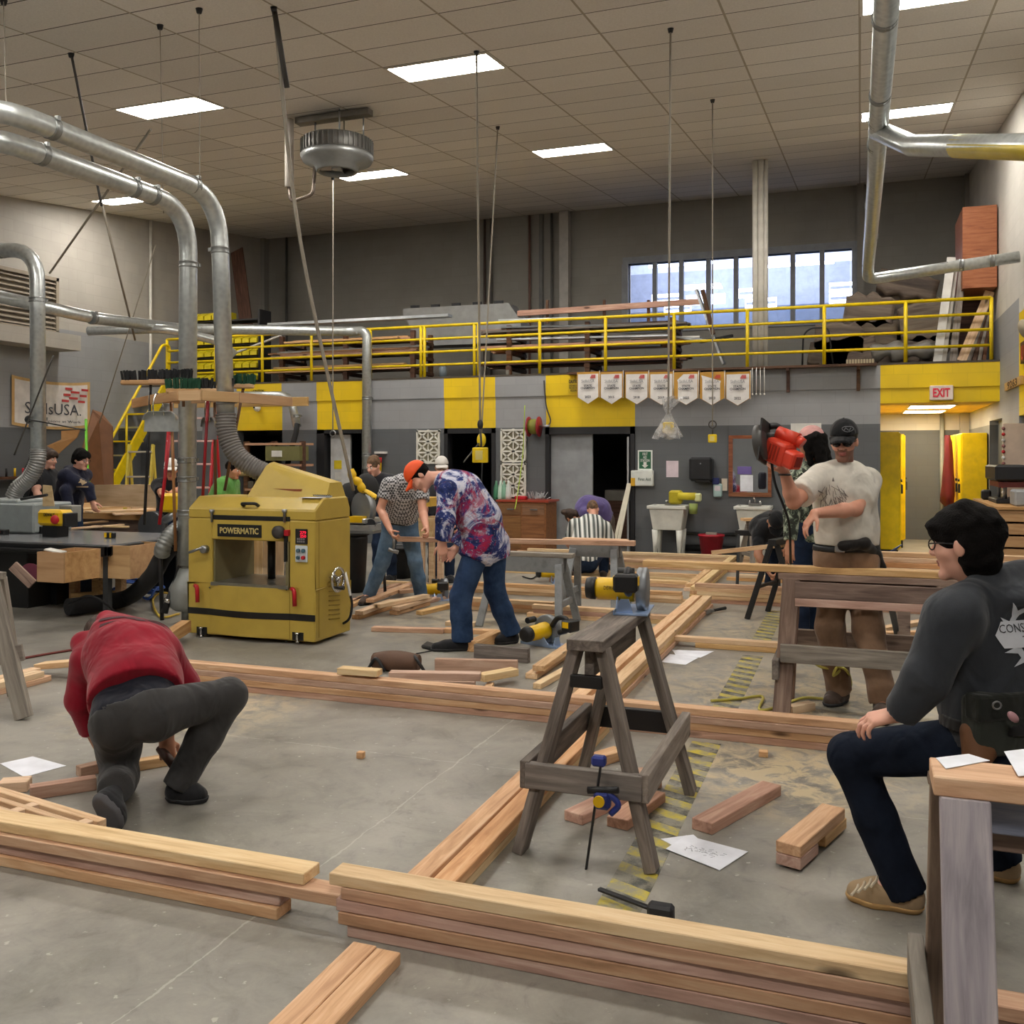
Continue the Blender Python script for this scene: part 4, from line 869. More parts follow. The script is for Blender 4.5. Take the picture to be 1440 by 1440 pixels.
# --- right sawhorse behind the seated person
o, ft, u, v = sawhorse('brown weathered sawhorse with two cross rails beside the white shirt wearer', (.04, 6.3, 0), .95, .855, .2, BROWNW, .14, .04, axis='x', leg=(.105, .045), splay=.02)
for z, w_, mt in ((.76, .1, BROWNW), (.683, .05, PINK)): part_bar('face_rail', o, Vector((-.38, 6.2, z)), Vector((.52, 6.2, z)), .03, w_, mt)
a, b = at_z(ft[-1, 1], .375), at_z(ft[1, 1], .375); part_bar('front_stretcher', o, a+Vector((-.03, -.05, 0)), b+Vector((.05, -.05, 0)), .04, .11, GREYL)
a, b = at_z(ft[-1, -1], .42), at_z(ft[1, -1], .42); part_bar('rear_stretcher', o, a+Vector((0, .03, 0)), b+Vector((0, .03, 0)), .04, .1, BROWNW)
for i in (-1, 1): a, b = at_z(ft[i, 1], .28), at_z(ft[i, -1], .28); part_bar('end_stretcher', o, a+Vector((i*.05, -.1, 0)), b+Vector((i*.05, .05, 0)), .04, .12, GREYW)
board((-1.36, 6.32, .877), (.75, 6.3, .877), .11, T, FIR, 'long fresh board laid along the top of the brown sawhorse', 'board')
# --- bottom right sawhorse
H3 = .86
o = empty('sawhorse', (.6, 2.42, 0), 'grey timber sawhorse cut off by the bottom right corner', 'sawhorse')
part_bar('top_board', o, (.16, 2.47, H3-.022), (1.6, 2.47, H3-.022), .15, .045, FIR)
part_bar('beam', o, (.24, 2.47, H3-.09), (1.55, 2.47, H3-.09), .045, .09, wood('blue_grey_board', '6a6f86', '8d8f9f', 'a8a6b0', streak=.3))
part_bar('apron_rail', o, (.24, 2.5, H3-.16), (1.55, 2.5, H3-.16), .045, .05, BROWNW)
part_bar('leg', o, (.225, 2.4, H3-.045), (.228, 2.2, 0), .105, .045, wood('grey_violet_board', '7f797e', 'a29a9f', 'bdb4b4', streak=.35), up=(0, -1, 0))
part_bar('leg', o, (.215, 2.55, H3-.045), (.215, 2.82, 0), .105, .045, BROWNW, up=(0, -1, 0))
for y in (2.13, 2.82): part_bar('leg', o, (1.5, 2.47+(-.1 if y < 2.4 else .08), H3-.045), (1.52, y, 0), .105, .045, GREYW, up=(0, -1, 0))
part_bar('end_stretcher', o, (.14, 2.2, .255), (.14, 2.78, .255), .04, .12, GREYL)
part_bar('front_stretcher', o, (.28, 2.29, .3), (1.5, 2.29, .3), .04, .1, GREYW)
pp = [P(1316, 1066, 2.32), P(1362, 1066, 2.35), P(1392, 1074, 2.30), P(1330, 1081, 2.24)]; zt = H3+.002
paper([(p.x, p.y, zt) for p in pp], 'small cut-out card lying on the corner of the grey sawhorse top')
pp = [P(1412, 1060, 2.36), P(1470, 1062, 2.4), P(1490, 1108, 2.2), P(1432, 1106, 2.18)]; paper([(p.x, p.y, zt+.003) for p in pp], 'white sheet hanging over the grey sawhorse edge at the picture border')
# --- left edge trestle leg
o = empty('sawhorse', G(20, 1012), 'pale sawhorse leg and crosspiece cut off by the left picture edge', 'sawhorse')
f = G(34, 1010, .01); t = P(-14, 815, 5.9); part_bar('leg', o, t, f, .1, .045, GREYL, up=-FW); part_bar('leg', o, t+Vector((-.05, .1, 0)), f+Vector((-.5, .4, 0)), .1, .045, GREYL, up=-FW)
a, b = P(-60, 935, 5.8), P(33, 917, 5.85); part_bar('crosspiece', o, a, b, .03, .1, GREYL); part_bar('top_board', o, t+Vector((-.7, .1, .02)), t+Vector((.05, .0, .02)), .14, .045, GREYL)
# --- grey painted pair under the long workpiece
def aframe(label, px0, py0, px1, py1, dL, dR, foot0, mt, top=FIRP):
    pass
def painted_horse(label, cx, cy, yaw, L, H, half, mt, topmt, aw=.1):
    o = empty('sawhorse', (cx, cy, 0), label, 'sawhorse'); u = Vector((math.cos(yaw), math.sin(yaw), 0)); v = Vector((-u.y, u.x, 0)); c = Vector((cx, cy, 0))
    part_bar('top_board', o, c-u*(L/2+.08)+Z3*(H-.02), c+u*(L/2+.08)+Z3*(H-.02), .13, .04, topmt)
    for s in (-1, 1): part_bar('apron', o, c-u*L/2+v*s*.05+Z3*(H-.11), c+u*L/2+v*s*.05+Z3*(H-.11), .025, .14, mt)
    for i in (-1, 1):
        q = []
        for s in (-1, 1):
            t = c+u*i*(L/2-.04)+v*s*.075+Z3*(H-.1); f = c+u*i*(L/2+.03)+v*s*half; q.append((t, f)); part_bar('leg', o, t, f, .07, .035, mt, up=v)
        part_bar('end_brace', o, at_z(q[0], .22), at_z(q[1], .22), .03, .06, mt)
    return o
PGREY = mat('85888a', .6, dirt=.4)
g = G(573, 903)
painted_horse('grey painted sawhorse in front of the checked shirt wearer', -2.95, 8.55, 0.0, .72, .68, .3, PGREY, GREYL)
painted_horse('grey painted sawhorse behind the tie-dye shirt wearer', -2.5, 9.3, 0.0, .5, .76, .33, PGREY, FIR)
board(YW(560, 758, 9.05), YW(893, 764, 9.05), .07, .05, FIRR, 'long reddish strip held across the grey sawhorses', 'board')
# --- black folding stand
def folding(label, c, H, yaw, W, mt=BLACK):
    c = Vector(c); o = empty('folding_stand', c, label, 'sawhorse'); u = Vector((math.cos(yaw), math.sin(yaw), 0)); v = Vector((-u.y, u.x, 0))
    part_bar('top_bar', o, c-u*W/2+Z3*H, c+u*W/2+Z3*H, .08, .06, mt)
    for i in (-1, 1):
        for j in (-1, 1): part_bar('leg', o, c+u*i*W*.42+v*j*.03+Z3*(H-.02), c+u*i*W*.46+v*j*.26, .05, .03, mt, up=u)
    for j in (-1, 1): part_bar('cross_brace', o, c-u*W*.44+v*j*.16+Z3*.32, c+u*W*.44+v*j*.16+Z3*.32, .03, .03, mt)
    return o
folding('black folding stand with splayed legs in front of the camouflage shirt wearer', G(1092, 872)+Vector((.05, .15, 0)), .76, 1.3, .6)
tag(part_bar('leg', None, P(1254, 855, 7.2), G(1262, 896)+Vector((0, 0, .01)), .045, .03, BLACK), 'single black stand leg showing right of the tan trousers', 'stand leg').name = 'stand_post'
folding('black trestle carrying the far boards by the second sink', G(1062, 845)+Vector((.0, .3, 0)), .72, .1, .5)
a, b = P(1004, 777, 10.0), P(1104, 766, 9.4); board(a, b, .1, .045, FIR, 'board resting on the black stands, pointing at the red bucket', 'board')
painted_horse('small pale sawhorse beside the second sink', G(1060, 800).x+.1, G(1060, 800).y, .5, .4, .72, .25, GREYL, FIR)
# --- far right lumber rack by the tan-trousered legs
for i in range(4):
    p = G(1250, 800+3*i); board((.05, 8.75+.03*i, .62+.042*i), (1.6, 8.75+.03*i, .62+.042*i), .1, .04, [FIRP, FIR][i % 2], '%s board of the raised pile beyond the brown sawhorse' % ORD[3-i] + (' from the top' if i < 3 else ''), 'board')
o = empty('pile_bearer', (.8, 8.75, 0), 'timber blocks holding up the raised pile beyond the brown sawhorse', 'support')
for x in (.35, 1.4): MB().box((x-.05, 8.68, 0), (x+.05, 8.9, .6)).build('block', BROWNW, o)
stack(2, 'x', 7.75, -.05, 1.5, 'the low pair of boards behind the tan trousers', [FIR, FIRP], seed=31)
gb((1245, 892), (1326, 891), .09, .05, 'short board with a knot on the floor right of the tan trousers', FIR)
gb((1240, 885), (1300, 874), .09, .04, 'slanted board behind the knotted one on the floor', FIRP)
# ================================================================== yellow planer
MUST = mat('b49a42', .42, vary=.03); MUSTD = mat('8d7428', .5); PB = mat('121212', .45); PANEL = mat('c9d2d6', .5)
yp = 6.93; q = lambda px, py: YW(px, py, yp)
X0, X1, YE = q(264.5, 800).x, q(443, 800).x, 7.52
o = empty('planer', ((X0+X1)/2, 7.2, 0), 'large mustard yellow planing machine with a hood and a ribbed hose on top', 'planer')
zt, zs, zo1, zo0 = q(350, 716).z, q(350, 731).z, q(350, 760).z, q(350, 824).z; ox0, ox1 = q(298, 800).x, q(407, 800).x
m = MB(); m.box((X0, yp, .03), (X1, YE, zo0)).box((X0, yp, zo0), (ox0, YE, zs)).box((ox1, yp, zo0), (X1, YE, zs)).box((ox0, yp, zo1), (ox1, YE, zs))
m.build('cabinet', MUST, o, bevel=.008)
m = MB(); a = .09; zc_ = zt+.10
m.prism([(X0, yp, zs+.003), (X0, yp, zt), (X0, yp+.14, zc_), (X0, YE-.05, zc_), (X0, YE, zt), (X0, YE, zs+.003)], (X1-X0, 0, 0)); m.build('top_cover', MUST, o, bevel=.012)
# bowed front apron
m = MB(); fx0, fx1 = q(295, 860).x, q(407, 860).x; z1, z0 = zo0-.005, .045; N = 10; poly = []
for k in range(N+1): t = k/N; poly.append((fx0+(fx1-fx0)*t, yp-.055*math.sin(PI*t), z0))
m.prism(poly+[(fx1, yp+.03, z0), (fx0, yp+.03, z0)], (0, 0, z1-z0)); m.build('front_apron', MUST, o)
def stripe(xa, xb, za, zb, bow=0, mt=PB, nm='black_stripe'):
    m = MB(); po = []
    for k in range(13): t = k/12; po.append((xa+(xb-xa)*t, yp-.003-bow*math.sin(PI*t), za))
    po += [(p[0], p[1]+.004, p[2]) for p in po[::-1]]; m.prism(po, (0, 0, zb-za)); return m.build(nm, mt, o)
zb = q(350, 868).z; stripe(X0, fx0, zb, zb+.055); stripe(fx0, fx1, zb, zb+.055, .0545); stripe(fx1, X1+.001, zb, zb+.055)
# hood
bm = bmesh.new(); A, B = q(331, 701), q(441, 701); zh = zc_-.005
pts = [(A.x, yp+.16, zh), (B.x, yp+.2, zh), (A.x+.02, YE-.06, zh), (B.x, YE-.06, zh), (A.x+.13, yp+.24, zh+.12), (B.x-.02, yp+.3, zh+.13), (B.x-.02, YE-.1, zh+.13)]
ap = Vector((-5.0, 7.34, zh+.2))
for k in range(10): t = 2*PI*k/10; pts.append(tuple(ap+Vector((.035*math.cos(t), .09*math.sin(t), .06+.05*math.cos(t)))))
for p_ in pts: bm.verts.new(p_)
bmesh.ops.convex_hull(bm, input=bm.verts); me = bpy.data.meshes.new('hood'); 
L = WM[o.name].translation
for v in bm.verts: v.co -= L
bm.to_mesh(me); bm.free(); me.materials.append(MUST); mesh_obj('hood', me, WM[o.name], o)
m = MB(); m.box((q(356, 690).x, yp+.215, zh+.055), (q(404, 690).x, yp+.25, zh+.075)); m.build('red_stripe', mat('8a4a2a', .5), o)
# dark slot, plate, lettering
MB().box((q(297, 728).x, yp-.004, zs-.005), (q(408, 728).x, yp+.01, zs+.035)).build('dark_slot', PB, o, bevel=.003)
for px in (299, 401): MB().lathe([(.012, -.05), (.012, .03), (.022, .035), (.022, .06)], q(px, 726)+Vector((0, -.01, 0)), Z, 10).build('lock_bolt', STEEL, o)
a_, b_ = q(306.5, 754), q(368, 738.5); MB().box((a_.x, yp-.008, a_.z), (b_.x, yp+.002, b_.z)).build('name_plate', PB, o)
text('lettering', 'POWERMATIC', o, ((a_.x+b_.x)/2, yp-.01, (a_.z+b_.z)/2), X, Z, (b_.x-a_.x)*.88, (b_.z-a_.z)*.5, mat('c8b472', .5), bold=.02)
MB().tube(elbow([q(340, 712)+Vector((0, .04, 0)), q(340, 708)+Vector((0, -.01, 0)), q(360, 708)+Vector((0, -.01, 0)), q(360, 712)+Vector((0, .04, 0))], .02, 3), .014, 8).build('top_handle', PB, o)
# control panel
a_, b_ = q(416, 765), q(433, 744); MB().box((a_.x, yp-.012, a_.z), (b_.x, yp, b_.z)).build('display', PB, o, bevel=.004)
text('digits', '279\n250', o, ((a_.x+b_.x)/2+.02, yp-.0135, b_.z-.045), X, Z, .06, .055, emit('ff2040', 1.3, 'red_digits'), bold=.01)
m = MB()
for k in range(8): m.box((a_.x+.02+.02*(k % 4), yp-.014, a_.z+.015+.022*(k//4)), (a_.x+.033+.02*(k % 4), yp-.012, a_.z+.03+.022*(k//4)))
m.build('key', mat('7a7a7c', .5), o)
a_, b_ = q(416, 790), q(433, 767.5); MB().box((a_.x, yp-.012, a_.z), (b_.x, yp, b_.z)).build('switch_plate', PANEL, o, bevel=.004)
for i, (u_, v_) in enumerate(((.3, .7), (.72, .7), (.3, .28), (.72, .28))): MB().lathe([(.017, 0), (.017, .018), (.012, .02)], (a_.x+(b_.x-a_.x)*u_, yp-.012, a_.z+(b_.z-a_.z)*v_), (0, -1, 0), 12).build('push_button', RED if i == 3 else mat('3d5a66', .4), o)
MB().lathe([(.03, 0), (.055, .01), (.055, .05), (.02, .06)], q(393, 748)+Vector((.01, -.0, 0)), (0, -1, 0), 18).build('round_knob', mat('3a3634', .5), o)
MB().box(q(400, 790)+Vector((0, -.01, 0)), q(404, 745)+Vector((.01, 0, 0))).box(q(402, 753)+Vector((0, -.03, 0)), q(408, 745)+Vector((0, .01, 0)), 1).build('depth_scale', [PB, RED], o)
MB().tube([q(290, 771)+Vector((0, -.05, .01)), q(272, 776)+Vector((0, -.06, 0))], [.011, .013], 8).lathe([(.035, 0), (.035, .05), (.02, .055)], q(290, 772), (0, -1, 0), 14).build('side_lever', STEEL, o)
for px, py in ((280, 833), (416, 838)):
    p = q(px, py)+Vector((0, -.02, 0)); MB().tube(elbow([p+Vector((-.035, .01, .06)), p+Vector((.01, -.02, .055)), p+Vector((.015, -.02, -.08))], .03, 4), .018, 8).build('red_handle', RED, o)
for px, py in ((284, 887), (419, 895)): 
    p = q(px, py); MB().box(p+Vector((-.055, -.003, -.035)), p+Vector((.055, .01, .035)), 0).build('foot_recess', PB, o); MB().lathe([(.02, -.05), (.012, -.04), (.012, .02), (.02, .022), (.02, .035)], p+Vector((.0, -.012, 0)), Z, 10).build('levelling_bolt', CHROME, o)
# opening: bed, post, guards
MB().box((ox0, yp-.02, zo0-.01), (ox1, YE, zo0+.02)).build('bed_plate', mat('8f8d84', .3, .8), o)
MB().lathe([(.035, 0), (.035, zo1-zo0-.02)], (q(347, 800).x, 7.3, zo0+.02), Z, 16).build('column', PB, o)
MB().box((ox0+.003, yp+.02, zo0+.02), (ox0+.02, YE, zo1)).build('inner_guard', mat('6f6748', .5), o); MB().box((ox1-.03, yp-.01, zo0+.02), (ox1-.002, YE, zo1)).build('inner_guard', mat('6f6748', .5), o)
# right side: handwheel, vents, seams
hw = Vector((X1+.06, 7.2, q(443, 815).z-.03))
m = MB(); m.tube([hw+Vector((0, .1*math.cos(t), .1*math.sin(t))) for t in [2*PI*k/24 for k in range(24)]], .014, 8, closed=True)
for k in range(3): t = 2*PI*k/3+.4; m.tube([hw, hw+Vector((0, .1*math.cos(t), .1*math.sin(t)))], .012, 6)
m.lathe([(.03, -.06), (.03, .02)], hw, X, 14); m.build('handwheel', CHROME, o); MB().tube([hw+Vector((.01, -.07, -.06)), hw+Vector((.1, -.07, -.06))], [.012, .018], 8).build('crank_grip', PB, o)
m = MB()
for k in range(10): m.bar((X1+.003, 7.15, .55-.04*k), (X1+.003, 7.33, .53-.04*k), .008, .006, up=X)
m.build('louvre_vent', MUSTD, o)
m = MB(); m.box((X1, yp+.06, .06), (X1+.002, yp+.065, zs)).box((X1, yp, zo0), (X1+.002, YE, zo0+.005)).box((X0, yp-.002, zo0+.005), (ox0, yp, zo0+.009)).box((fx1+.001, yp-.002, .04), (fx1+.006, yp, zo0)); m.build('panel_seam', MUSTD, o)
m = MB()
for px, py in ((296, 826), (404, 829), (404, 902), (296, 900)): m.ball(q(px, py)+Vector((0, -.012, 0)), .008, 8, 4)
m.build('panel_screw', PB, o)
p = q(430, 704); tag(MB().prism([(q(411, 705).x, yp+.10, zc_+.001), (q(441, 705).x, yp+.10, zc_+.001), (q(441, 705).x, yp+.2, zc_+.001), (q(416, 705).x, yp+.2, zc_+.001)], (0, 0, .002)).build('paper_sheet', PAPER), 'white paper lying on the yellow planer cover', 'paper')
o2 = empty('spiral_notebook', (q(436, 700).x, yp+.24, zc_), 'slim grey spiral notebook on the yellow planer cover', 'notebook'); x_ = q(422, 700).x
MB().box((x_, yp+.205, zc_+.002), (x_+.17, yp+.235, zc_+.018)).build('pages', mat('aab0b4', .6), o2); MB().tube([(x_+.17*k/24, yp+.2+.008*math.sin(k*2.2), zc_+.02+.006*math.cos(k*2.2)) for k in range(25)], .003, 5).build('spiral_wire', DARK, o2)
o2 = empty('vacuum_wand', G(492, 850), 'pale rod with a black hose leaning beside the yellow planer', 'wand'); MB().tube([P(477, 768, 8.6), P(493, 838, 8.35)], .013, 8).build('wand_tube', WHITE, o2); MB().tube(bez([P(493, 838, 8.35), P(495, 850, 8.35), P(492, 868, 8.35), P(484, 876, 8.4), P(476, 876, 8.5)], 6), .011, 8).build('black_hose', RUB, o2)
for i, (a_, b_, w) in enumerate((((358, 800), (361, 768), .13), ((380, 802), (387, 768), .2))):
    aa = P(a_[0], 830, 8.7); aa.z = .02; bb = P(b_[0], 745, 9.1); board(aa, bb, w, .02, FIRP, ['narrow pale board leaning behind the planer, seen through its opening', 'wide pale board leaning behind the planer, seen through its opening'][i], 'board', up=-FW, name='leaning_board')
aa = P(455, 830, 8.8); aa.z = .02; board(aa, P(455, 680, 9.6), .2, .02, PLY, 'plywood piece standing behind the planer near the mitre saw', 'board', up=-FW, name='leaning_board')
# ================================================================== broom rack on the pole
pc = Vector((XA-.01, 7.5, 0))
o = empty('broom_rack', (pc.x, pc.y, 2.0), 'wooden plank ring around the tall duct holding brooms and dustpans', 'rack'); zr = 2.12
hexa = [P(187, 540, 9.6), P(215, 548, 8.9), P(252, 566, 8.35), P(283, 568, 8.3), P(335, 552, 8.6), P(410, 543, 9.3)]
hexa = [Vector((p.x, p.y, zr)) for p in hexa]
for k in range(5): a_, b_ = hexa[k], hexa[k+1]; part_bar('ring_plank', o, a_, b_, .03, .09, MDF)
part_bar('ring_plank', o, hexa[0]+Vector((.1, .5, .02)), hexa[5]+Vector((0, .3, .02)), .03, .09, MDF)
for k in (1, 4): part_bar('ring_spoke', o, hexa[k], pc+Z3*zr, .03, .06, MDF)
BLKB = mat('222325', .95, bump=.8, scale=60); GRNB = mat('1d4a35', .95, bump=.8, scale=60)
def broom(label, head_px, foot_px, d, hc, handle, w=.45, yaw=0.0, stripe=None, bend=0):
    hp, fp = P(*head_px, d), P(*foot_px, d); o = empty('hanging_broom', fp, label, 'broom')
    MB().tube([fp, hp], .014, 8).build('handle', handle, o)
    M = Matrix.Translation(hp) @ Matrix.Rotation(yaw+YAW, 4, 'Z'); m = MB(); m.obox(M @ Matrix.Translation((0, 0, .02)), w, .07, .045); m.build('broom_block', MDF, o, bevel=.01)
    m = MB(); r = random.Random(int(w*100+head_px[0]))
    for k in range(46): 
        x = (r.random()-.5)*w; y = (r.random()-.5)*.06; m.bar(M @ Vector((x, y, .04)), M @ Vector((x*1.06, y*1.5, .12+r.random()*.02)), .016, .016)
    m.build('bristles', hc, o); return o
HB = mat('6b4a30', .5); HR = mat('8c1420', .4)
broom('black broom held upside down, farthest out on the rack', (212, 541), (203, 738), 8.95, BLKB, mat('1c1c1e', .4), .55)
broom('black broom on a brown handle right of the metal dustpan', (240, 540), (247, 775), 8.75, BLKB, mat('9a6a40', .5), .4)
broom('green bristled broom in front of the tall duct', (258, 553), (258, 572), 8.55, GRNB, HB, .3)
broom('black broom on a red handle between the two dustpans', (293, 553), (285, 700), 8.6, BLKB, HR, .42)
broom('green bristled broom at the far end of the rack', (342, 546), (316, 690), 9.1, GRNB, HB, .2)
broom('plain broom on a brown handle behind the second dustpan', (302, 555), (303, 700), 8.9, BLKB, HB, .25)
tag(tube_obj('red_pole', [P(239, 612, 9.2), P(224, 738, 9.1)], .016, RED), 'bright red pole hanging under the metal dustpan', 'pole')
def dustpan(label, px0, py0, px1, py1, d, mt):
    a_, b_ = P(px0, py1, d), P(px1, py1, d); t = P((px0+px1)/2, py0, d); c = (a_+b_)/2; o = empty('dustpan', (c.x, c.y, a_.z), label, 'dustpan'); hgt = t.z-a_.z; w = (b_-a_).length
    m = MB(); n = 8
    prof = [(-.5, 0), (-.47, .55), (-.42, .8), (-.3, .95), (.3, .95), (.42, .8), (.47, .55), (.5, 0)]
    m.prism([c+RX*(u*w)+Z3*(v*hgt) for u, v in prof], FW*.012)
    m.prism([c+RX*(u*w)+Z3*(v*hgt) for u, v in prof[1:-1]]+[c+RX*(u*w*.97)+Z3*(v*hgt*.97) for u, v in prof[1:-1]][::-1], FW*-.06); m.build('pan', mt, o)
    for s in (-.18, .1): MB().tube(bez([c+RX*(w*s)+Z3*hgt*.75-FW*.03, c+RX*(w*s)+Z3*hgt*1.2-FW*.05, c+RX*(w*s*.8)+Z3*(hgt*1.7)-FW*.02, c+RX*(w*s*.5)+Z3*(hgt*1.8)], 5), .008, 6).build('wire_handle', CHROME, o)
dustpan('wide galvanised dustpan hanging from the broom rack', 202, 577, 252, 607, 8.7, GALV); dustpan('smaller crumpled dustpan hanging right of the tall duct', 284, 585, 305, 618, 8.8, mat('9a9a9a', .35, .8))
# ================================================================== extension table and left machines
TB = mat('17181a', .35); o = empty('saw_table', (-7.9, 8.1, 0), 'large black-edged table saw table with a grey top', 'table'); zt_ = .72
MB().box((-10.6, 7.4, zt_-.035), (-6.9, 8.75, zt_)).build('table_top', mat('85878a', .25, .3), o); 
m = MB(); m.box((-10.6, 7.34, zt_-.11), (-6.86, 7.4, zt_-.01)).box((-6.9, 7.34, zt_-.1), (-6.86, 8.75, zt_-.008)).box((-10.6, 7.28, zt_-.085), (-6.95, 7.34, zt_-.055)); m.build('edge_rail', TB, o, bevel=.006)
for x, y in ((-6.95, 7.44), (-6.95, 8.7)): MB().box((x-.03, y-.03, 0), (x+.03, y+.03, zt_-.1)).build('leg', mat('4b4d50', .4, .5), o)
MB().box((-10.4, 7.6, .0), (-8.15, 8.5, zt_-.11)).build('base_cabinet', TB, o, bevel=.01); MB().box((-8.15, 7.6, .32), (-7.55, 8.2, .36)).build('shelf', TB, o)
for i, (a_, b_, w) in enumerate((((92, 738), (150, 733), .08), ((80, 745), (172, 738), .09), ((130, 740), (180, 741), .06))):
    board(G(*a_, zt_+.012), G(*b_, zt_+.012), w, .02, FIRP, '%s thin pale strip lying on the saw table' % ['farthest', 'longest', 'shortest'][i], 'board', name='wood_strip')
o = empty('tape_measure', G(156, 756, zt_), 'small black and yellow tape measure on the corner of the saw table', 'tape measure'); p = G(156, 757, zt_); MB().box(p+Vector((-.06, -.03, 0)), p+Vector((.05, .03, .065))).build('case', BLACK, o, bevel=.01); MB().box(p+Vector((-.062, -.032, .01)), p+Vector((-.03, .032, .06))).box(p+Vector((.01, -.033, .01)), p+Vector((.03, .033, .06))).build('yellow_side', DWY, o)
p = G(5, 752, zt_); tag(MB().box(p+Vector((-.08, -.04, 0)), p+Vector((.05, .04, .06)), 0).box(p+Vector((-.05, -.042, .015)), p+Vector((0, .042, .05)), 1).build('battery_tool', [BLACK, RED], bevel=.008), 'dark red and black tool at the left edge of the saw table', 'tool')
def crate(px0, px1, py0, py1, d, label, dep=.45):
    a_ = P(px0, py1, d); b_ = P(px1, py1, d); h_ = (py1-py0)/FPX*d; o = empty('wooden_box', a_, label, 'box'); w = (b_-a_).length; M = frame(RX.lerp(Vector((1, 0, 0)), 1), z=Z3, loc=a_); m = MB(); t = .018
    for lo, hi in (((0, 0, 0), (w, t, h_)), ((0, dep-t, 0), (w, dep, h_)), ((0, t, 0), (t, dep-t, h_)), ((w-t, t, 0), (w, dep-t, h_)), ((t, t, 0), (w-t, dep-t, t))):
        mesh_obj('box_side', MB().box(lo, hi).mesh('box_side', MDF), M, o)
    return o, M, w, h_
crate(52, 100, 776, 818, 8.75, 'open plywood box under the corner of the saw table'); crate(131, 194, 766, 812, 9.4, 'second plywood box hanging under the table beyond the corner leg')
tag(part_bar('paper_pad', None, P(66, 772, 8.8), P(90, 777, 8.8), .12, .015, WHITE), 'white pad sticking out of the open plywood box', 'pad')
o = empty('work_stand', G(135, 850), 'low wooden stand under the saw table holding the plywood boxes', 'stand')
for px in (105, 137, 170): p = G(px, 848); MB().box(p-Vector((.04, .04, 0)), p+Vector((.04, .04, .38))).build('leg', FIR, o)
part_bar('cross_rail', o, G(100, 850)+Z3*.08, G(172, 846)+Z3*.08, .04, .09, FIR); part_bar('cross_rail', o, G(100, 850)+Z3*.36, G(172, 846)+Z3*.36, .04, .06, FIR)
p = P(30, 808, 9.2); o = empty('saw_blade_guard', p, 'slanted tan piece with a round purple saw on the dark shelf under the table', 'tool'); part_bar('wood_piece', o, P(18, 795, 9.2), P(46, 822, 9.2), .1, .03, BROWNW, up=-FW); MB().tube([P(42, 805, 9.3), P(43, 805, 9.45)], .09, 18).build('round_blade', mat('5a1830', .4), o)
tag(tube_obj('dust_hose', bez([G(95, 868)+Z3*.1, G(140, 862)+Z3*.1, G(180, 856)+Z3*.12, P(212, 812, 9.3), P(228, 785, 9.2), P(245, 762, 9.15), P(252, 745, 9.15)], 8), .085, RUB, seg=12), 'thick black hose curving from the floor up to the broom pole', 'hose')
tag(ribbed([P(252, 742, 9.2), P(240, 752, 9.1), P(230, 768, 9.05), P(228, 778, 9.1)], .07).build('flexible_hose', mat('8f9290', .4, .5)), 'short silver ribbed hose piece beside the broom pole', 'hose')
tag(MB().tube(elbow([G(228, 872), P(226, 800, 9.1), P(226, 776, 9.1)], .05, 4), .02, 8).build('stand_post', IRON), 'thin dark post standing left of the planer foot', 'post')
p0, p1 = P(251, 795, 9.05), P(231, 862, 9.0); o = empty('inspection_lamp', p1, 'black and silver hand lamp hanging beside the planer', 'lamp'); MB().tube([p0, p0.lerp(p1, .55)], .008, 6).build('cord', RUB, o); MB().tube([p0.lerp(p1, .55), p1], [.02, .035], 10).build('grip', BLACK, o); MB().tube([p0.lerp(p1, .7), p0.lerp(p1, .78)], .037, 10).build('silver_ring', CHROME, o)
BLUEH = mat('2c56a8', .4); r = random.Random(9); pts = []
for k in range(70): t = k*.42; pts.append(G(183+30*math.cos(t)+k*.3, 838+7*math.sin(t)+r.uniform(-2, 2))+Z3*(.03+.12*(k % 7)/7))
tag(tube_obj('air_hose', bez(pts+[G(245, 828)+Z3*.02, G(258, 830)+Z3*.02], 3), .012, BLUEH, seg=6), 'blue air hose coiled on the floor behind the saw table leg', 'hose')
tag(tube_obj('extension_cable', bez([G(262, 845)+Z3*.02, G(230, 836)+Z3*.02, G(215, 846)+Z3*.02, G(225, 870)+Z3*.02, G(252, 866)+Z3*.02], 6), .012, mat('c4a43a', .5), seg=6), 'yellow cord on the floor between the blue hose and the planer', 'cord')
tag(tube_obj('power_cable', bez([P(95, 850, 9.0), P(125, 838, 9.0), P(150, 850, 9.0), G(165, 866)], 6), .012, RUB, seg=6), 'black cord looping up behind the red hoodie', 'cord')
tag(tube_obj('floor_cable', bez([G(-10, 937)+Z3*.01, G(35, 927)+Z3*.01, G(105, 915)+Z3*.01, G(170, 905)+Z3*.01], 6), .01, mat('6b2a24', .6), seg=6), 'dark red cord running along the floor by the left sawhorse leg', 'cord')
# grey machine under duct C
o = empty('grey_machine', (-9.4, 8.4, .72), 'grey metal machine under the left duct by the picture edge', 'machine'); GM = mat('8d9494', .4)
a_, b_ = P(0, 740, 9.6), P(57, 704, 9.6)
M = Matrix.Translation(Vector((-9.35, 8.35, 0)))
MB().box((-10.3, 8.12, .725), (-8.62, 8.68, 1.06)).build('housing', GM, o, bevel=.02); MB().box((-8.68, 8.2, .73), (-8.6, 8.6, .8)).build('side_foot', TB, o)
MB().box((-9.5, 8.15, 1.06), (-8.9, 8.62, 1.1)).build('top_plate', mat('a5abab', .4), o, bevel=.01); MB().box((-10.3, 8.105, .8), (-9.2, 8.13, .88)).build('dark_slot', TB, o)
MB().tube([P(30, 702, 10.2), P(66, 696, 9.9)], .015, 8).build('black_lever', BLACK, o)
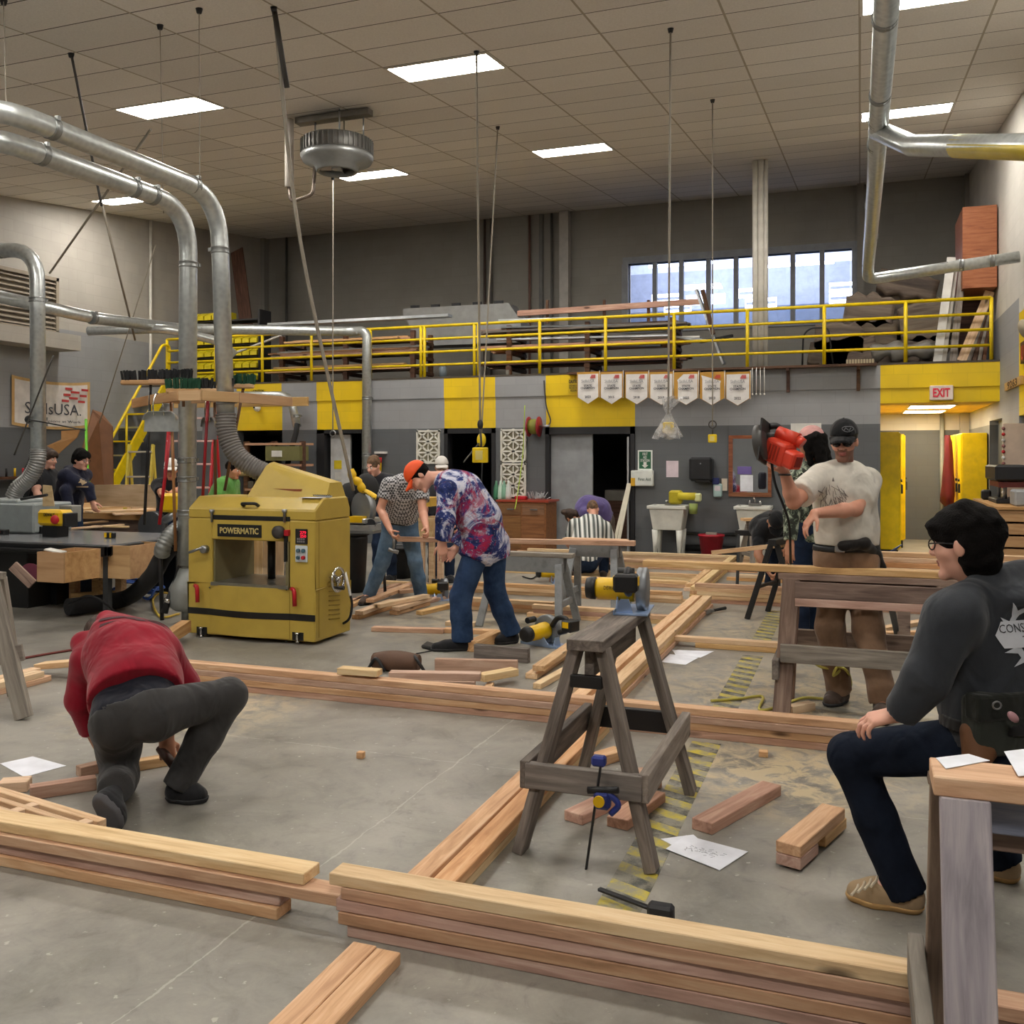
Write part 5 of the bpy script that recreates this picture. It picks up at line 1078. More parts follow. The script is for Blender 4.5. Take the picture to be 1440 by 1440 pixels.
# far bench
o = empty('workbench', (-9.2, 11.5, 0), 'long wooden workbench before the stairs, covered with plywood offcuts', 'workbench')
MB().box((-11.6, 9.9, .76), (-7.2, 12.0, .84)).build('bench_top', MDF, o); MB().box((-11.6, 9.95, .6), (-7.2, 10.0, .76)).build('apron', BROWNW, o)
for x in (-11.0, -9.3, -7.6):
    for y in (10.05, 11.9): MB().box((x-.05, y-.05, 0), (x+.05, y+.05, .76)).build('leg', BROWNW, o)
r = random.Random(4)
for i, (a_, b_, w) in enumerate((((105, 716), (140, 714), .2), ((125, 720), (215, 716), .25), ((135, 714), (180, 712), .15), ((160, 723), (225, 721), .2), ((185, 714), (226, 713), .12))):
    board(G(*a_, .852+.022*(i % 3)), G(*b_, .852+.022*(i % 3)), w, .02, [PLY, FIRP][i % 2], '%s pale offcut scattered on the long workbench, counting from the navy hoodie' % ORDN[i], 'board', name='plywood_offcut')
a_, b_ = P(134, 697, 12.4), P(226, 697, 11.8); tag(part_bar('plywood_sheet', None, a_, b_, .02, .28, PLY), 'plywood sheet standing along the back of the long workbench', 'plywood')
a_ = P(67, 698, 10.6); tag(MB().prism([P(60, 712, 10.7), P(76, 712, 10.7), P(72, 683, 10.7), P(60, 682, 10.7)], FW*.02).build('plywood_template', PLY), 'pale notched template standing between the two far left people', 'template')
p = P(98, 719, 10.9); tag(MB().box(p+Vector((-.08, -.08, -.12)), p+Vector((.1, .08, .07))).build('grey_block', mat('8e8c84', .6), bevel=.01), 'small grey box beside the yellow tool on the workbench', 'box')
p = P(78, 727, 10.3); o = empty('power_tool', p-Z3*.09, 'yellow and black power tool in front of the far workbench', 'tool'); 
MB().box(p+Vector((-.17, -.1, -.09)), p+Vector((.17, .1, .08))).build('tool_body', DWY, o, bevel=.03); text('lettering', 'DEWALT', o, p+Vector((.02, -.105, .03)), X, Z, .15, .035, BLACK, bold=.02); MB().ball(p+Vector((.1, -.1, -.02)), .05).build('red_cap', RED, o); MB().box(p+Vector((.17, -.08, -.1)), p+Vector((.22, .1, .05))).build('black_end', BLACK, o, bevel=.01)
MB().box(p+Vector((-.1, -.08, -p.z)), p+Vector((.1, .08, -.09))).build('tool_stand', TB, o)
# second yellow tool by the broom handles, mitre saw like
p = P(245, 708, 11.2); o = empty('power_tool', (p.x, p.y, 0), 'yellow saw on a dark stand behind the broom handles', 'tool'); MB().box(p+Vector((-.13, -.1, -.1)), p+Vector((.1, .1, .12))).build('motor_housing', DWY, o, bevel=.03)
MB().tube([p+Vector((-.35, 0, -.28)), p+Vector((-.35, .1, -.28))], .18, 20).build('blade_guard', mat('55575a', .4, .5), o); MB().tube([p+Vector((.05, 0, -.1)), p+Vector((-.1, -.05, -.2))], .05, 10).box(p+Vector((-.4, -.2, -.45)), p+Vector((.2, .2, -.38))).build('saw_base', STEEL, o); MB().box(p+Vector((-.3, -.15, -p.z)), p+Vector((.15, .15, -.45))).build('tool_stand', TB, o)
# ladders
def ladder(label, pl, pr, d, z1, nrung, mt, rung, lean=.35, name='step_ladder'):
    a_, b_ = P(pl, 700, d), P(pr, 700, d); a_.z = b_.z = 0; o = empty(name, (a_+b_)/2, label, 'ladder'); t = FW*lean
    for s in (a_, b_): part_bar('side_rail', o, s, s*1+Vector((t.x, t.y, z1)), .07, .03, mt, up=RX); part_bar('rear_rail', o, s+FW*(lean*2), s+Vector((t.x, t.y, z1-.05)), .05, .025, mt, up=RX)
    for k in range(nrung): f = (k+.7)/nrung; q0 = a_+Vector((t.x, t.y, z1))*f; q1 = b_+Vector((t.x, t.y, z1))*f; part_bar('rung', o, q0, q1, .09, .025, rung)
    return o
ladder('red step ladder with pale rungs behind the broom pole', 222, 288, 12.6, 2.2, 7, RED, mat('c9a9a4', .5), .45)
ladder('short yellow step ladder at the foot of the steep stairs', 170, 204, 13.2, 1.75, 5, mat('c9b84a', .5), mat('9a9484', .5), .3)
# banner on the left wall
xw = XL+.02; A, B = XW(14, 590, XL), XW(124, 590, XL); z0, z1 = XW(14, 597, XL).z, XW(14, 527, XL).z
o = empty('wall_banner', (xw, (A.y+B.y)/2, z0), 'white banner with a gold border on the left wall beside the stairs', 'banner'); yl, yh = A.y, B.y
def ripple(y): return xw+.02+.012*math.sin(y*9)
def sheet(nm, y0, y1, za, zb, off, mt, sag=.12):
    m = MB(); n = 24; vs = []
    for k in range(n+1):
        t = k/n; y = y0+(y1-y0)*t; s_ = -sag*4*((y-yl)/(yh-yl))*(1-(y-yl)/(yh-yl))*.5
        vs += [(ripple(y)+off, y, za+s_), (ripple(y)+off, y, zb+s_), (ripple(y)+off+.003, y, za+s_), (ripple(y)+off+.003, y, zb+s_)]
    fs = []
    for k in range(n): i = 4*k; fs += [(i+2, i+6, i+7, i+3), (i, i+1, i+5, i+4), (i+1, i+3, i+7, i+5), (i, i+4, i+6, i+2)]
    fs += [(0, 2, 3, 1), (4*n, 4*n+1, 4*n+3, 4*n+2)]
    m.add(vs, fs); return m.build(nm, mt, o)
sheet('gold_border', yl, yh, z0, z1, 0, mat('c4a06a', .8)); sheet('banner_cloth', yl+.06, yh-.06, z0+.05, z1-.05, .004, mat('d8d2cc', .8))
text('lettering', 'SkillsUSA.', o, (xw+.05, (yl+yh)/2, z0+.3), (0, 1, 0), Z, (yh-yl)*.72, .2, INK, bold=.0); text('lettering', 'Champions at Work', o, (xw+.05, (yl+yh)/2+.1, z0+.08), (0, 1, 0), Z, (yh-yl)*.6, .06, INK)
m = MB()
for i in range(5):
    for k in range(3):
        if (i+k) % 2 == 0: m.box((xw+.045, yl+1.05+.02*i+.19*k-.04*(i % 2), z0+.44+.055*i), (xw+.05, yl+1.21+.02*i+.19*k, z0+.48+.055*i))
m.build('red_flag_mark', REDI, o)
# louvre on the left wall
A, B = XW(-30, 430, XL), XW(77, 430, XL); zl0, zl1 = 3.75, 4.75; o = empty('wall_louvre', (XL+.05, (A.y+B.y)/2, zl0), 'large brown louvred vent high on the left wall', 'vent'); LV = mat('8d8272', .6)
m = MB(); m.box((XL, A.y, zl0), (XL+.1, B.y, zl0+.06)).box((XL, A.y, zl1-.06), (XL+.1, B.y, zl1)).box((XL, B.y-.06, zl0), (XL+.1, B.y, zl1)).box((XL, A.y, zl0), (XL+.1, A.y+.06, zl1)); m.build('vent_frame', LV, o)
m = MB()
for k in range(10): z = zl0+.08+.088*k; m.prism([(XL+.01, A.y+.05, z+.06), (XL+.09, A.y+.05, z), (XL+.09, A.y+.05, z+.015), (XL+.01, A.y+.05, z+.075)], (0, B.y-A.y-.1, 0))
m.build('vent_slats', LV, o); struct(MB().box((XL, A.y-.5, 3.45), (XL+.5, B.y+.1, 3.72)).build('trim_6', W_LIGHT, M=Matrix()))
# leaning brown sheets under the banner
for i, (a_, b_, c_, mt, w) in enumerate((((66, 605), (110, 660), .02, OAK, 0),)):
    pts = [P(66, 627, 15.8), P(86, 618, 15.9), P(86, 606, 15.9), P(112, 604, 16), P(108, 615, 16), P(82, 638, 15.9)]; tag(MB().prism(pts, FW*.03).build('stair_cutout', mat('a87c4a', .6)), 'stepped tan plywood cutout leaning under the banner', 'board')
pts = [G(126, 773), G(160, 771), P(158, 600, 16.4), P(142, 580, 16.4), P(130, 576, 16.3), P(108, 655, 15.6)]; tag(MB().prism(pts, FW*.03).build('leaning_sheet', mat('7a5236', .6)), 'large brown panel leaning on the wall behind the steep stairs', 'panel')
tag(tube_obj('green_strap', bez([P(121, 590, 15.0), P(122, 640, 14.6), P(127, 700, 14.4)], 6), .02, mat('6ac02a', .5)), 'bright green strap hanging beside the stair handrail', 'strap')
# wall shelf clutter
o = empty('tool_rack', P(10, 650, 14.5), 'dark low tool rack on the left wall under the banner', 'rack'); a_ = XW(0, 655, XL+.1); b_ = XW(30, 655, XL+.1); MB().box((XL+.02, a_.y-.8, 1.2), (XL+.3, b_.y, 1.24)).build('shelf_board', BRN, o)
for k in range(9): y = a_.y-.6+.17*k; MB().tube([(XL+.15, y, 1.24), (XL+.15, y, 1.38)], .018, 6).build('tool_grip', [RED, BLACK, DWY][k % 3], o)
# ================================================================== things along the rear wall
yw = YB-.003
def onwall(px, py, y=yw): return YW(px, py, y)
def wbox(nm, px0, py0, px1, py1, th, mt, parent=None, y=yw, bevel=0):
    a, b = YW(px0, py1, y), YW(px1, py0, y); return MB().box((a.x, y-th, a.z), (b.x, y, b.z)).build(nm, mt, parent, bevel=bevel)
def wroot(nm, px, py, label, cat, group=None, y=yw): p = YW(px, py, y); return empty(nm, p, label, cat, group)
# opening 4: sliding door leaf, black frame
DOORG = mat('8d9093', .5)
d = empty('door_1', YW(832, 775, YB), None, None); tag(d, kind='structure')
x0, x1 = bx(768), bx(893)
m = MB(); m.box((x0-.0, YB-.05, 0), (x0+.07, YB+.2, 2.07)).box((x1-.07, YB-.05, 0), (x1, YB+.2, 2.07)).box((x0, YB-.05, 1.95), (x1, YB+.2, 2.07)); m.build('door_frame', BLACKJ, d)
MB().box((x0+.07, YB+.06, 0.01), (bx(832), YB+.1, 1.95)).build('door_leaf', DOORG, d); MB().box((x1-.12, YB-.06, 0), (x1-.09, YB-.04, 1.9)).build('door_edge_strip', mat('9a9c9e', .5), d)
d = empty('door_2', YW(470, 775, YB), None, None); tag(d, kind='structure')
x0, x1 = bx(446), bx(511); m = MB(); m.box((x0, YB-.02, 0), (x0+.16, YB+.2, 2.07)).box((x1-.03, YB-.02, 0), (x1, YB+.2, 2.07)).box((x0, YB-.02, 2.0), (x1, YB+.2, 2.07)); m.build('door_frame', BLACKJ, d)
MB().box((bx(459), YB+.15, .01), (bx(487), YB+.2, 1.98)).build('door_leaf', mat('c9c9c9', .5), d)
a_ = YW(475, 655, YB+.14); MB().box(a_+Vector((-.08, 0, -.06)), a_+Vector((.08, .006, .1))).build('yellow_notice', mat('d8c020', .6), d); a_ = YW(475, 668, YB+.14); MB().box(a_+Vector((-.06, 0, -.08)), a_+Vector((.06, .006, .05))).build('white_notice', WHITE, d)
x0, x1 = bx(625), bx(697); d = empty('window_2', (x0, YB, 0), None, None); tag(d, kind='structure')
m = MB(); m.box((x0, YB-.02, 0), (x0+.07, YB+.2, 2.07)).box((x1-.07, YB-.02, 0), (x1, YB+.2, 2.07)).box((x0, YB-.02, 1.98), (x1, YB+.2, 2.07)).box((x0, YB, .75), (x1, YB+.1, .85)).box(((x0+x1)/2-.1, YB, 0), ((x0+x1)/2-.05, YB+.1, .75)); m.build('window_frame', BLACKJ, d)
for i, (px, w) in enumerate(((660, .03), (683, .02))): tag(tube_obj('dark_pipe', [(bx(px), YB+.5, .1), (bx(px)+.1, YB+.4, 1.9)], .02, IRON), ['thin dark pipe inside the middle doorway', 'second thin dark pipe inside the middle doorway, right of the first'][i], 'pipe')
# studs in door 2
for i, px in enumerate((492, 499, 506)): board((bx(px), YB+.7, .0), (bx(px)+.18-.1*i, YB+.9, 1.9), .05, .04, FIRR, '%s stud leaning in the narrow doorway beside the white door' % ORDN[i], 'stud', name='wall_stud', up=(0, -1, 0))
# rack by the first opening
o = empty('wood_rack', YW(385, 690, 14.6), 'cluttered wooden rack in front of the first yellow-topped opening', 'rack'); yy = 14.7
xa, xb = YW(345, 650, yy).x, YW(424, 650, yy).x
for x in (xa, (xa+xb)/2, xb): MB().box((x-.04, yy, 0), (x+.04, yy+.08, 1.85)).build('upright', BRN, o)
for z in (.5, .95, 1.4, 1.78): MB().box((xa, yy-.02, z), (xb, yy+.4, z+.04)).build('shelf_board', FIRR, o)
MB().box((xa+.5, yy-.1, 1.5), (xb+.02, yy+.2, 1.76)).build('green_chest', mat('6f6c40', .6), o); MB().box((xa+.65, yy-.13, 1.57), (xa+.85, yy-.1, 1.68)).build('chest_latch', WHITE, o)
MB().tube(elbow([(xa-.1, yy-.1, 1.25), (xb-.15, yy-.1, 1.3), (xb+.1, yy-.1, .7)], .05, 3), .04, 8).build('tan_frame', mat('b09a68', .6), o)
for k in range(7): MB().box((xa+.2*k, yy+.02, 1.0), (xa+.2*k+.15, yy+.3, 1.12+.05*(k % 3))).build('stored_box', [mat('5a5448', .7), mat('77693c', .7), mat('3c4434', .7)][k % 3], o)
# signs
o = wroot('caution_sign', 360, 555, 'caution notice on the first yellow wall panel, behind the elbow duct', 'sign'); wbox('sign_plate', 353, 547, 374, 561, .006, mat('d9b900', .5), o, YB-.028); p = YW(363.5, 550, YB-.036); text('lettering', 'CAUTION', o, p, X, Z, .24, .06, BLACK, bold=.03)
p = YW(363.5, 557.5, YB-.036); text('lettering', 'EYE PROTECTION\nREQUIRED', o, p, X, Z, .2, .07, BLACK)
o = wroot('caution_sign', 806, 545, 'caution notice beside the pennants on the wide yellow panel', 'sign'); wbox('sign_plate', 799, 532, 816, 553, .006, mat('d9b900', .5), o, YB-.028)
p = YW(807.5, 536.5, YB-.036); text('lettering', 'CAUTION', o, p, X, Z, .19, .055, BLACK, bold=.03); p = YW(807.5, 546, YB-.036); text('lettering', 'EYE AND EAR\nPROTECTION\nREQUIRED', o, p, X, Z, .17, .12, BLACK)
o = wroot('wall_bell', 362, 575, 'small white round bell on the first yellow panel', 'bell', y=YB-.03); p = YW(363, 574, YB-.03); MB().lathe([(.06, 0), (.07, .03), (.05, .08), (.02, .1)], p, (0, -1, 0), 16).build('dome', WHITE, o); MB().ball(p+Vector((-.02, -.1, .01)), .02).build('striker', BLACK, o)
o = wroot('first_aid_sign', 907, 648, 'green first aid station sign with an arrow on the dark wall', 'sign'); wbox('sign_plate', 897, 633, 917.5, 661, .006, mat('dfe6df', .5), o); wbox('green_field', 899, 635, 915.5, 659, .008, mat('1f5a3c', .5), o)
p = YW(907, 643, yw-.01); text('lettering', 'FIRST\nAID\nSTATION', o, p, X, Z, .15, .15, WHITE, bold=.01); p = YW(907, 654, yw-.012); m = MB(); m.prism([p+Vector(t) for t in ((-.025, 0, .05), (.025, 0, .05), (.025, 0, 0), (.055, 0, 0), (0, 0, -.05), (-.055, 0, 0), (-.025, 0, 0))], (0, .004, 0)); m.build('arrow', WHITE, o)
o = wroot('first_aid_box', 905, 672, 'white first aid box under the green sign', 'box'); wbox('case', 889, 661.5, 920, 683, .1, mat('d3d6d0', .5), o, bevel=.012); p = YW(906, 674, yw-.104); text('lettering', 'First Aid', o, p, X, Z, .2, .05, mat('2a4a3a', .5)); wbox('yellow_tag', 889, 672, 895, 683, .104, mat('d0a020', .6), o)
tag(wbox('wall_paper', 937, 648, 954, 671, .003, mat('d8c8d0', .7)), 'pale pinkish notice between the first aid box and the towel dispenser', 'notice')
o = wroot('towel_dispenser', 988, 660, 'black paper towel dispenser on the dark wall', 'dispenser'); wbox('housing', 972, 643, 1004, 676, .22, mat('1e1f22', .35), o, bevel=.035); wbox('outlet_slot', 980, 672, 1001, 678, .2, BLACK, o, bevel=.01); p = YW(985, 652, yw-.225); MB().ball(p, .012).build('lock', STEEL, o)
o = wroot('soap_bottle', 1010, 686, 'teal and blue soap bottle on the wall beside the mirror', 'bottle'); wbox('bottle_body', 1004, 680, 1016, 699, .09, mat('a8c4c4', .3), o, bevel=.02); wbox('blue_holder', 1003, 672, 1012, 681, .1, mat('25306a', .5), o, bevel=.01); wbox('label_patch', 1006, 683, 1014, 690, .093, mat('d8d0d8', .5), o)
tag(wbox('switch_plate', 1015, 673, 1023, 690, .02, mat('cfc4b4', .5)), 'beige plate between the soap bottle and the mirror', 'switch')
MIR = NT('mirror_glass'); MIR.P(Base_Color=(.8, .82, .84, 1), Metallic=1.0, Roughness=.03); 
o = wroot('wall_mirror', 1055, 655, 'mirror in a reddish wooden frame above the second sink', 'mirror'); wbox('mirror_glass', 1029, 616, 1082, 694, .01, MIR.mat, o)
for k, c in enumerate(((1025, 612, 1085, 617), (1025, 693, 1085, 698), (1025, 617, 1030.5, 693), (1080, 617, 1085, 693))): wbox('frame_bar', *c, .035, wood('frame_wood', '6a3a22', '8a5030', 'a06840', knots=False), o)
wbox('taped_note', 1041, 668, 1059, 691, .014, PAPER, o); wbox('purple_glove', 1037, 656, 1057, 667, .016, mat('6a5a9a', .6), o, bevel=.005)
p = YW(1072, 676, yw-.03); MB().lathe([(.06, -.13), (.075, -.1), (.075, .1), (.06, .13)], p+Vector((0, -.03, 0)), Z, 14, sy=.5).build('dark_flask', mat('1c1e2a', .3), o)
o = wroot('wall_sign', 1130, 600, 'white rectangular sign behind the pink cap', 'sign'); wbox('sign_plate', 1112, 595, 1155, 610, .01, WHITE, o)
# hose reel, filters
o = wroot('hose_reel', 752, 600, 'red hose reel fixed to the wall left of the wide doorway', 'reel'); p = YW(751, 600, YB-.18); 
for s in (-.09, .09): MB().lathe([(.02, -.008), (.17, -.008), (.17, .008), (.02, .008)], p+Vector((s, 0, 0)), X, 24).build('reel_flange', mat('8f1c26', .4), o)
MB().lathe([(.12, -.085), (.13, 0), (.12, .085)], p, X, 20).build('wound_hose', mat('7a7a2a', .6), o); MB().box(p+Vector((-.03, 0, -.03)), p+Vector((.03, .18, .03))).build('wall_bracket', RED, o); MB().tube([p+Vector((.1, 0, 0)), p+Vector((.28, .0, .01))], .02, 8).build('reel_axle', STEEL, o)
tag(tube_obj('air_pipe', bez([YW(765, 535, YB-.06), YW(768, 570, YB-.06), YW(774, 590, YB-.06), YW(771, 598, YB-.08), YW(760, 600, YB-.1)], 5), .012, CORDK), 'thin dark air pipe dropping to the red hose reel', 'pipe')
LAT = mat('d5d3c8', .6); FIL = mat('857f6a', .9)
def lattice(px0, py0, px1, py1, label):
    a, b = YW(px0, py1, yw), YW(px1, py0, yw); o = empty('lattice_filter', ((a.x+b.x)/2, yw, a.z), label, 'panel', None); w, h = b.x-a.x, b.z-a.z; y = yw-.03
    m = MB(); e = .03
    m.box((a.x, y-.02, a.z), (a.x+e, y+.02, b.z)).box((b.x-e, y-.02, a.z), (b.x, y+.02, b.z)).box((a.x, y-.02, a.z), (b.x, y+.02, a.z+e)).box((a.x, y-.02, b.z-e), (b.x, y+.02, b.z))
    nx, nz = 2, 3
    for i in range(nx):
        for k in range(nz):
            x0, x1, z0, z1 = a.x+w*i/nx, a.x+w*(i+1)/nx, a.z+h*k/nz, a.z+h*(k+1)/nz
            m.bar((x0, y, z0), (x1, y, z1), .03, .022, up=(0, -1, 0)).bar((x0, y, z1), (x1, y, z0), .03, .022, up=(0, -1, 0))
            if k: m.bar((x0, y, z0), (x1, y, z0), .03, .022, up=(0, -1, 0))
    m.bar((a.x+w/2, y, a.z), (a.x+w/2, y, b.z), .02, .02, up=(0, -1, 0)); m.build('lattice_frame', LAT, o); MB().box((a.x+.01, y+.015, a.z+.01), (b.x-.01, yw, b.z-.01)).build('filter_pad', FIL, o)
lattice(587, 605, 619.5, 652, 'white lattice filter panel on the wall above the orange cap'); lattice(705, 603.5, 740.5, 650, 'upper of two white lattice filter panels left of the hose reel'); lattice(705, 651.5, 740.5, 698, 'lower of two white lattice filter panels, above the red-topped cabinet')
# cabinet
o = wroot('drawer_cabinet', 735, 775, 'brown wooden cabinet with a red counter top beside the wide doorway', 'cabinet'); xa, xb, y0, y1 = YW(700, 740, 14.75).x, YW(772, 740, 14.75).x, 14.75, YB-.03; CAB = wood('cabinet_wood', '6a4426', '8a5c36', '9c6c42', knots=False); H = .86
MB().box((xa, y0, .0), (xb-.05, y1, H-.03)).build('cabinet_body', CAB, o); MB().box((xa-.02, y0-.03, H-.03), (xb, y1, H)).build('counter_top', mat('9a3a24', .4), o)
for k in range(2): 
    xx = xa+.03+(xb-xa-.08)*k/2; dd = MB().box((xx, y0-.012, H-.24), (xx+(xb-xa-.1)/2-.02, y0, H-.07)).build('drawer', CAB, o); MB().box((xx+.14, y0-.03, H-.16), (xx+.26, y0-.012, H-.14)).build('handle', STEEL, dd)
    MB().box((xx, y0-.012, .06), (xx+(xb-xa-.1)/2-.02, y0, H-.27)).build('door', CAB, o)
for i, px in enumerate((698, 704, 709, 715)):
    p = YW(px, 700, 14.95); tag(MB().lathe([(.05, 0), (.055, .05), (.045, .2), (.018, .27), (.016, .31)], (p.x, p.y, H), Z, 12).build('bottle', mat(['3f7a5a', 'b8d0c0', '7aa890', 'cfd6d0'][i], .3)), ['green bottle, first on the red counter', 'clear pale bottle next to the green one on the counter', 'sage bottle in the middle of the counter row', 'whitish bottle, last of the counter row'][i], 'bottle')
p = YW(733, 700, 14.95); tag(MB().box((p.x-.1, p.y-.06, H), (p.x+.1, p.y+.06, H+.06)).build('red_box', RED, bevel=.01), 'small red box on the counter top', 'box')
c_ = YW(757, 700, 15.0); r = random.Random(2); m = MB()
for k in range(26): 
    t = r.uniform(0, 2*PI); u_ = r.uniform(.02, .17); m.bar((c_.x+u_*math.cos(t), c_.y+u_*.6*math.sin(t), H+.01+r.random()*.03), (c_.x+u_*1.3*math.cos(t+.4), c_.y+u_*.6*math.sin(t+.4), H+.04+r.random()*.1), .04, .004)
tag(m.build('plastic_wrap', mat('b5b8ba', .3)), 'crumpled clear wrap heaped on the counter end', 'wrap')
# leaning white boards by door
for i, (pa, pb) in enumerate(((861, 884), (867, 886))): board(YW(pa, 776, 14.9)*1+Vector((0, 0, 0)), YW(pb, 680, 15.28), .05, .03, mat('cfc8b4', .6), ['first pale strip leaning on the wide door frame', 'second pale strip leaning on the wide door frame'][i], 'board', name='leaning_strip', up=(0, -1, 0))
p = YW(870, 712, 16.5); tag(MB().box((p.x-.2, 16.4, 0), (p.x+.2, 16.9, .8)).box((p.x-.22, 16.38, .8), (p.x+.22, 16.92, .98), 1).build('store_cabinet', [BRN, mat('8a867c', .6)]), 'dim cabinet inside the dark wide doorway', 'cabinet')
# sinks
PL = mat('d4d4cc', .45)
def sink(label, px0, px1, pt, pm, pb, tag2):
    y1 = YB-.03; y0 = y1-.5; ym = y0; a, b = YW(px0, pt, ym), YW(px1, pt, ym); zm, zt = YW(px0, pm, ym).z, a.z; o = empty('utility_sink', ((a.x+b.x)/2, (y0+y1)/2, 0), label, 'sink'); t = .03; x0, x1 = a.x, b.x; s = .06
    m = MB(); vs = [(x0, y0, zt), (x1, y0, zt), (x1, y1, zt), (x0, y1, zt), (x0+s, y0+s*.6, zm), (x1-s, y0+s*.6, zm), (x1-s, y1-.03, zm), (x0+s, y1-.03, zm)]
    vi = [(x0+t, y0+t, zt), (x1-t, y0+t, zt), (x1-t, y1-t, zt), (x0+t, y1-t, zt), (x0+s+t, y0+s*.6+t, zm+.04), (x1-s-t, y0+s*.6+t, zm+.04), (x1-s-t, y1-.03-t, zm+.04), (x0+s+t, y1-.03-t, zm+.04)]
    m.add(vs+vi, [(0, 1, 5, 4), (1, 2, 6, 5), (2, 3, 7, 6), (3, 0, 4, 7), (4, 5, 6, 7), (8, 12, 13, 9), (9, 13, 14, 10), (10, 14, 15, 11), (11, 15, 12, 8), (15, 14, 13, 12), (0, 8, 9, 1), (1, 9, 10, 2), (2, 10, 11, 3), (3, 11, 8, 0)]); m.build('basin', PL, o, bevel=.006)
    MB().box((x0-.025, y0-.025, zt-.05), (x1+.025, y0, zt)).box((x0-.025, y0, zt-.05), (x0, y1, zt)).box((x1, y0, zt-.05), (x1+.025, y1, zt)).build('rim', PL, o, bevel=.008)
    for x in (x0+s+.03, x1-s-.03):
        for y in (y0+.08, y1-.08): MB().lathe([(.025, 0), (.055, zm)], (x, y, .0), Z, 8).build('leg', PL, o)
    cx = (x0+x1)/2; MB().tube(elbow([(cx, y1-.05, zt), (cx, y1-.05, zt+.13), (cx, y1-.22, zt+.11)], .05, 4), .012, 8).box((cx-.1, y1-.08, zt), (cx+.1, y1-.03, zt+.03)).ball((cx-.08, y1-.05, zt+.05), .025).ball((cx+.08, y1-.05, zt+.05), .025).build('tap', CHROME, o)
    return o
sink('white utility sink under the yellow machine', 912, 962, 711, 745, 778, 0); sink('white utility sink below the framed mirror', 1034, 1081, 712, 745, 775, 1)
o = wroot('yellow_machine', 958, 705, 'yellow drain machine standing on the rim of the first sink', 'machine'); c = YW(955, 702, 15.05)
MB().box(c+Vector((-.15, -.1, -.08)), c+Vector((.05, .1, .14))).build('motor_box', mat('b8a818', .5), o, bevel=.03); MB().tube([c+Vector((0, -.08, .05)), c+Vector((.28, -.08, .05))], .06, 14).build('drum', mat('c8b82a', .5), o); MB().box(c+Vector((.26, -.14, -.03)), c+Vector((.36, 0, .1))).build('clear_cap', mat('d0d4a0', .4), o, bevel=.02); MB().lathe([(.06, -.16), (.07, 0)], c+Vector((.24, -.1, -.06)), Z, 12).build('green_cup', mat('8a9a50', .5), o)
p = YW(1001, 777, 15.0); o = empty('bucket', (p.x, 14.95, 0), 'red bucket on the floor between the two sinks', 'bucket'); MB().lathe([(.15, 0), (.19, .34), (.205, .34), (.205, .37), (.18, .37), (.14, .03)], (p.x, 14.95, 0), Z, 22).build('pail', mat('a01226', .45), o); MB().tube([(p.x+.2*math.cos(t), 14.95-.06, .34+.1*math.sin(-t)*.3) for t in [PI*k/10 for k in range(11)]], .006, 6).build('handle', STEEL, o); MB().box((p.x-.08, 14.9, .37), (p.x+.08, 15.0, .4)).build('sponge', mat('9a948a', .8), o)
tag(tube_obj('drain_pipe', [(YW(963, 745, 15.25).x, 15.28, .35), (YW(1034, 745, 15.25).x, 15.28, .35)], .03, DARK), 'dark drain pipe running between the two sinks', 'pipe')
tag(tube_obj('floor_pipe', [(YW(963, 745, 15.25).x, 15.3, .12), (YW(1034, 745, 15.25).x, 15.3, .12)], .05, BLACK), 'thick black pipe low behind the red bucket', 'pipe')
# exit sign
o = wroot('exit_sign', 1323, 563, 'white exit sign with red letters on the yellow passage beam', 'sign', y=YB-.03); wbox('sign_box', 1307, 542, 1340, 563, .08, mat('e8d8cc', .5), o, YB-.026, bevel=.008); p = YW(1324, 552, YB-.112); text('lettering', 'EXIT', o, p, X, Z, .23, .13, mat('e03048', .5), bold=.03)
# lockers
LOCK = mat('e6c400', .4, dirt=.1)
def lockers(label, x0, x1, y0, y1, z0, z1, n, face, nm='locker_bank'):
    o = empty(nm, ((x0+x1)/2, (y0+y1)/2, 0), label, 'lockers'); MB().box((x0, y0, z0), (x1, y1, z1)).build('carcass', LOCK, o, bevel=.006); MB().box((x0+.02, y0+.02, 0), (x1-.02, y1-.02, z0)).build('plinth', DARK, o)
    fx = x0 if face < 0 else x1; dw = (y1-y0)/n
    for k in range(n):
        dr = MB().box((min(fx, fx+face*.02), y0+dw*k+.01, z0+.02), (max(fx, fx+face*.02), y0+dw*(k+1)-.01, z1-.02)).build('door', mat('e8b41a' if k == 1 else 'e9ca00', .4), o, bevel=.004)
        MB().box((min(fx+face*.02, fx+face*.05), y0+dw*k+.04, 1.0), (max(fx+face*.02, fx+face*.05), y0+dw*k+.07, 1.14)).build('handle', IRON, dr); MB().tube([(fx+face*.02, y0+dw*k+.15, 1.2), (fx+face*.045, y0+dw*k+.15, 1.2)], .022, 10).build('lock', IRON, dr)
    return o
lockers('yellow locker bank on the right of the passage, doors facing inward', 1.52, 1.88, 16.62, 19.4, .1, 1.95, 6, -1)
lockers('yellow locker bank on the left of the passage, its plain side facing us', .30, .58, 15.95, 17.6, .13, 1.96, 4, 1)
lockers('farther yellow locker bank half hidden behind the left bank', .36, .72, 17.75, 18.6, .13, 1.96, 2, 1)
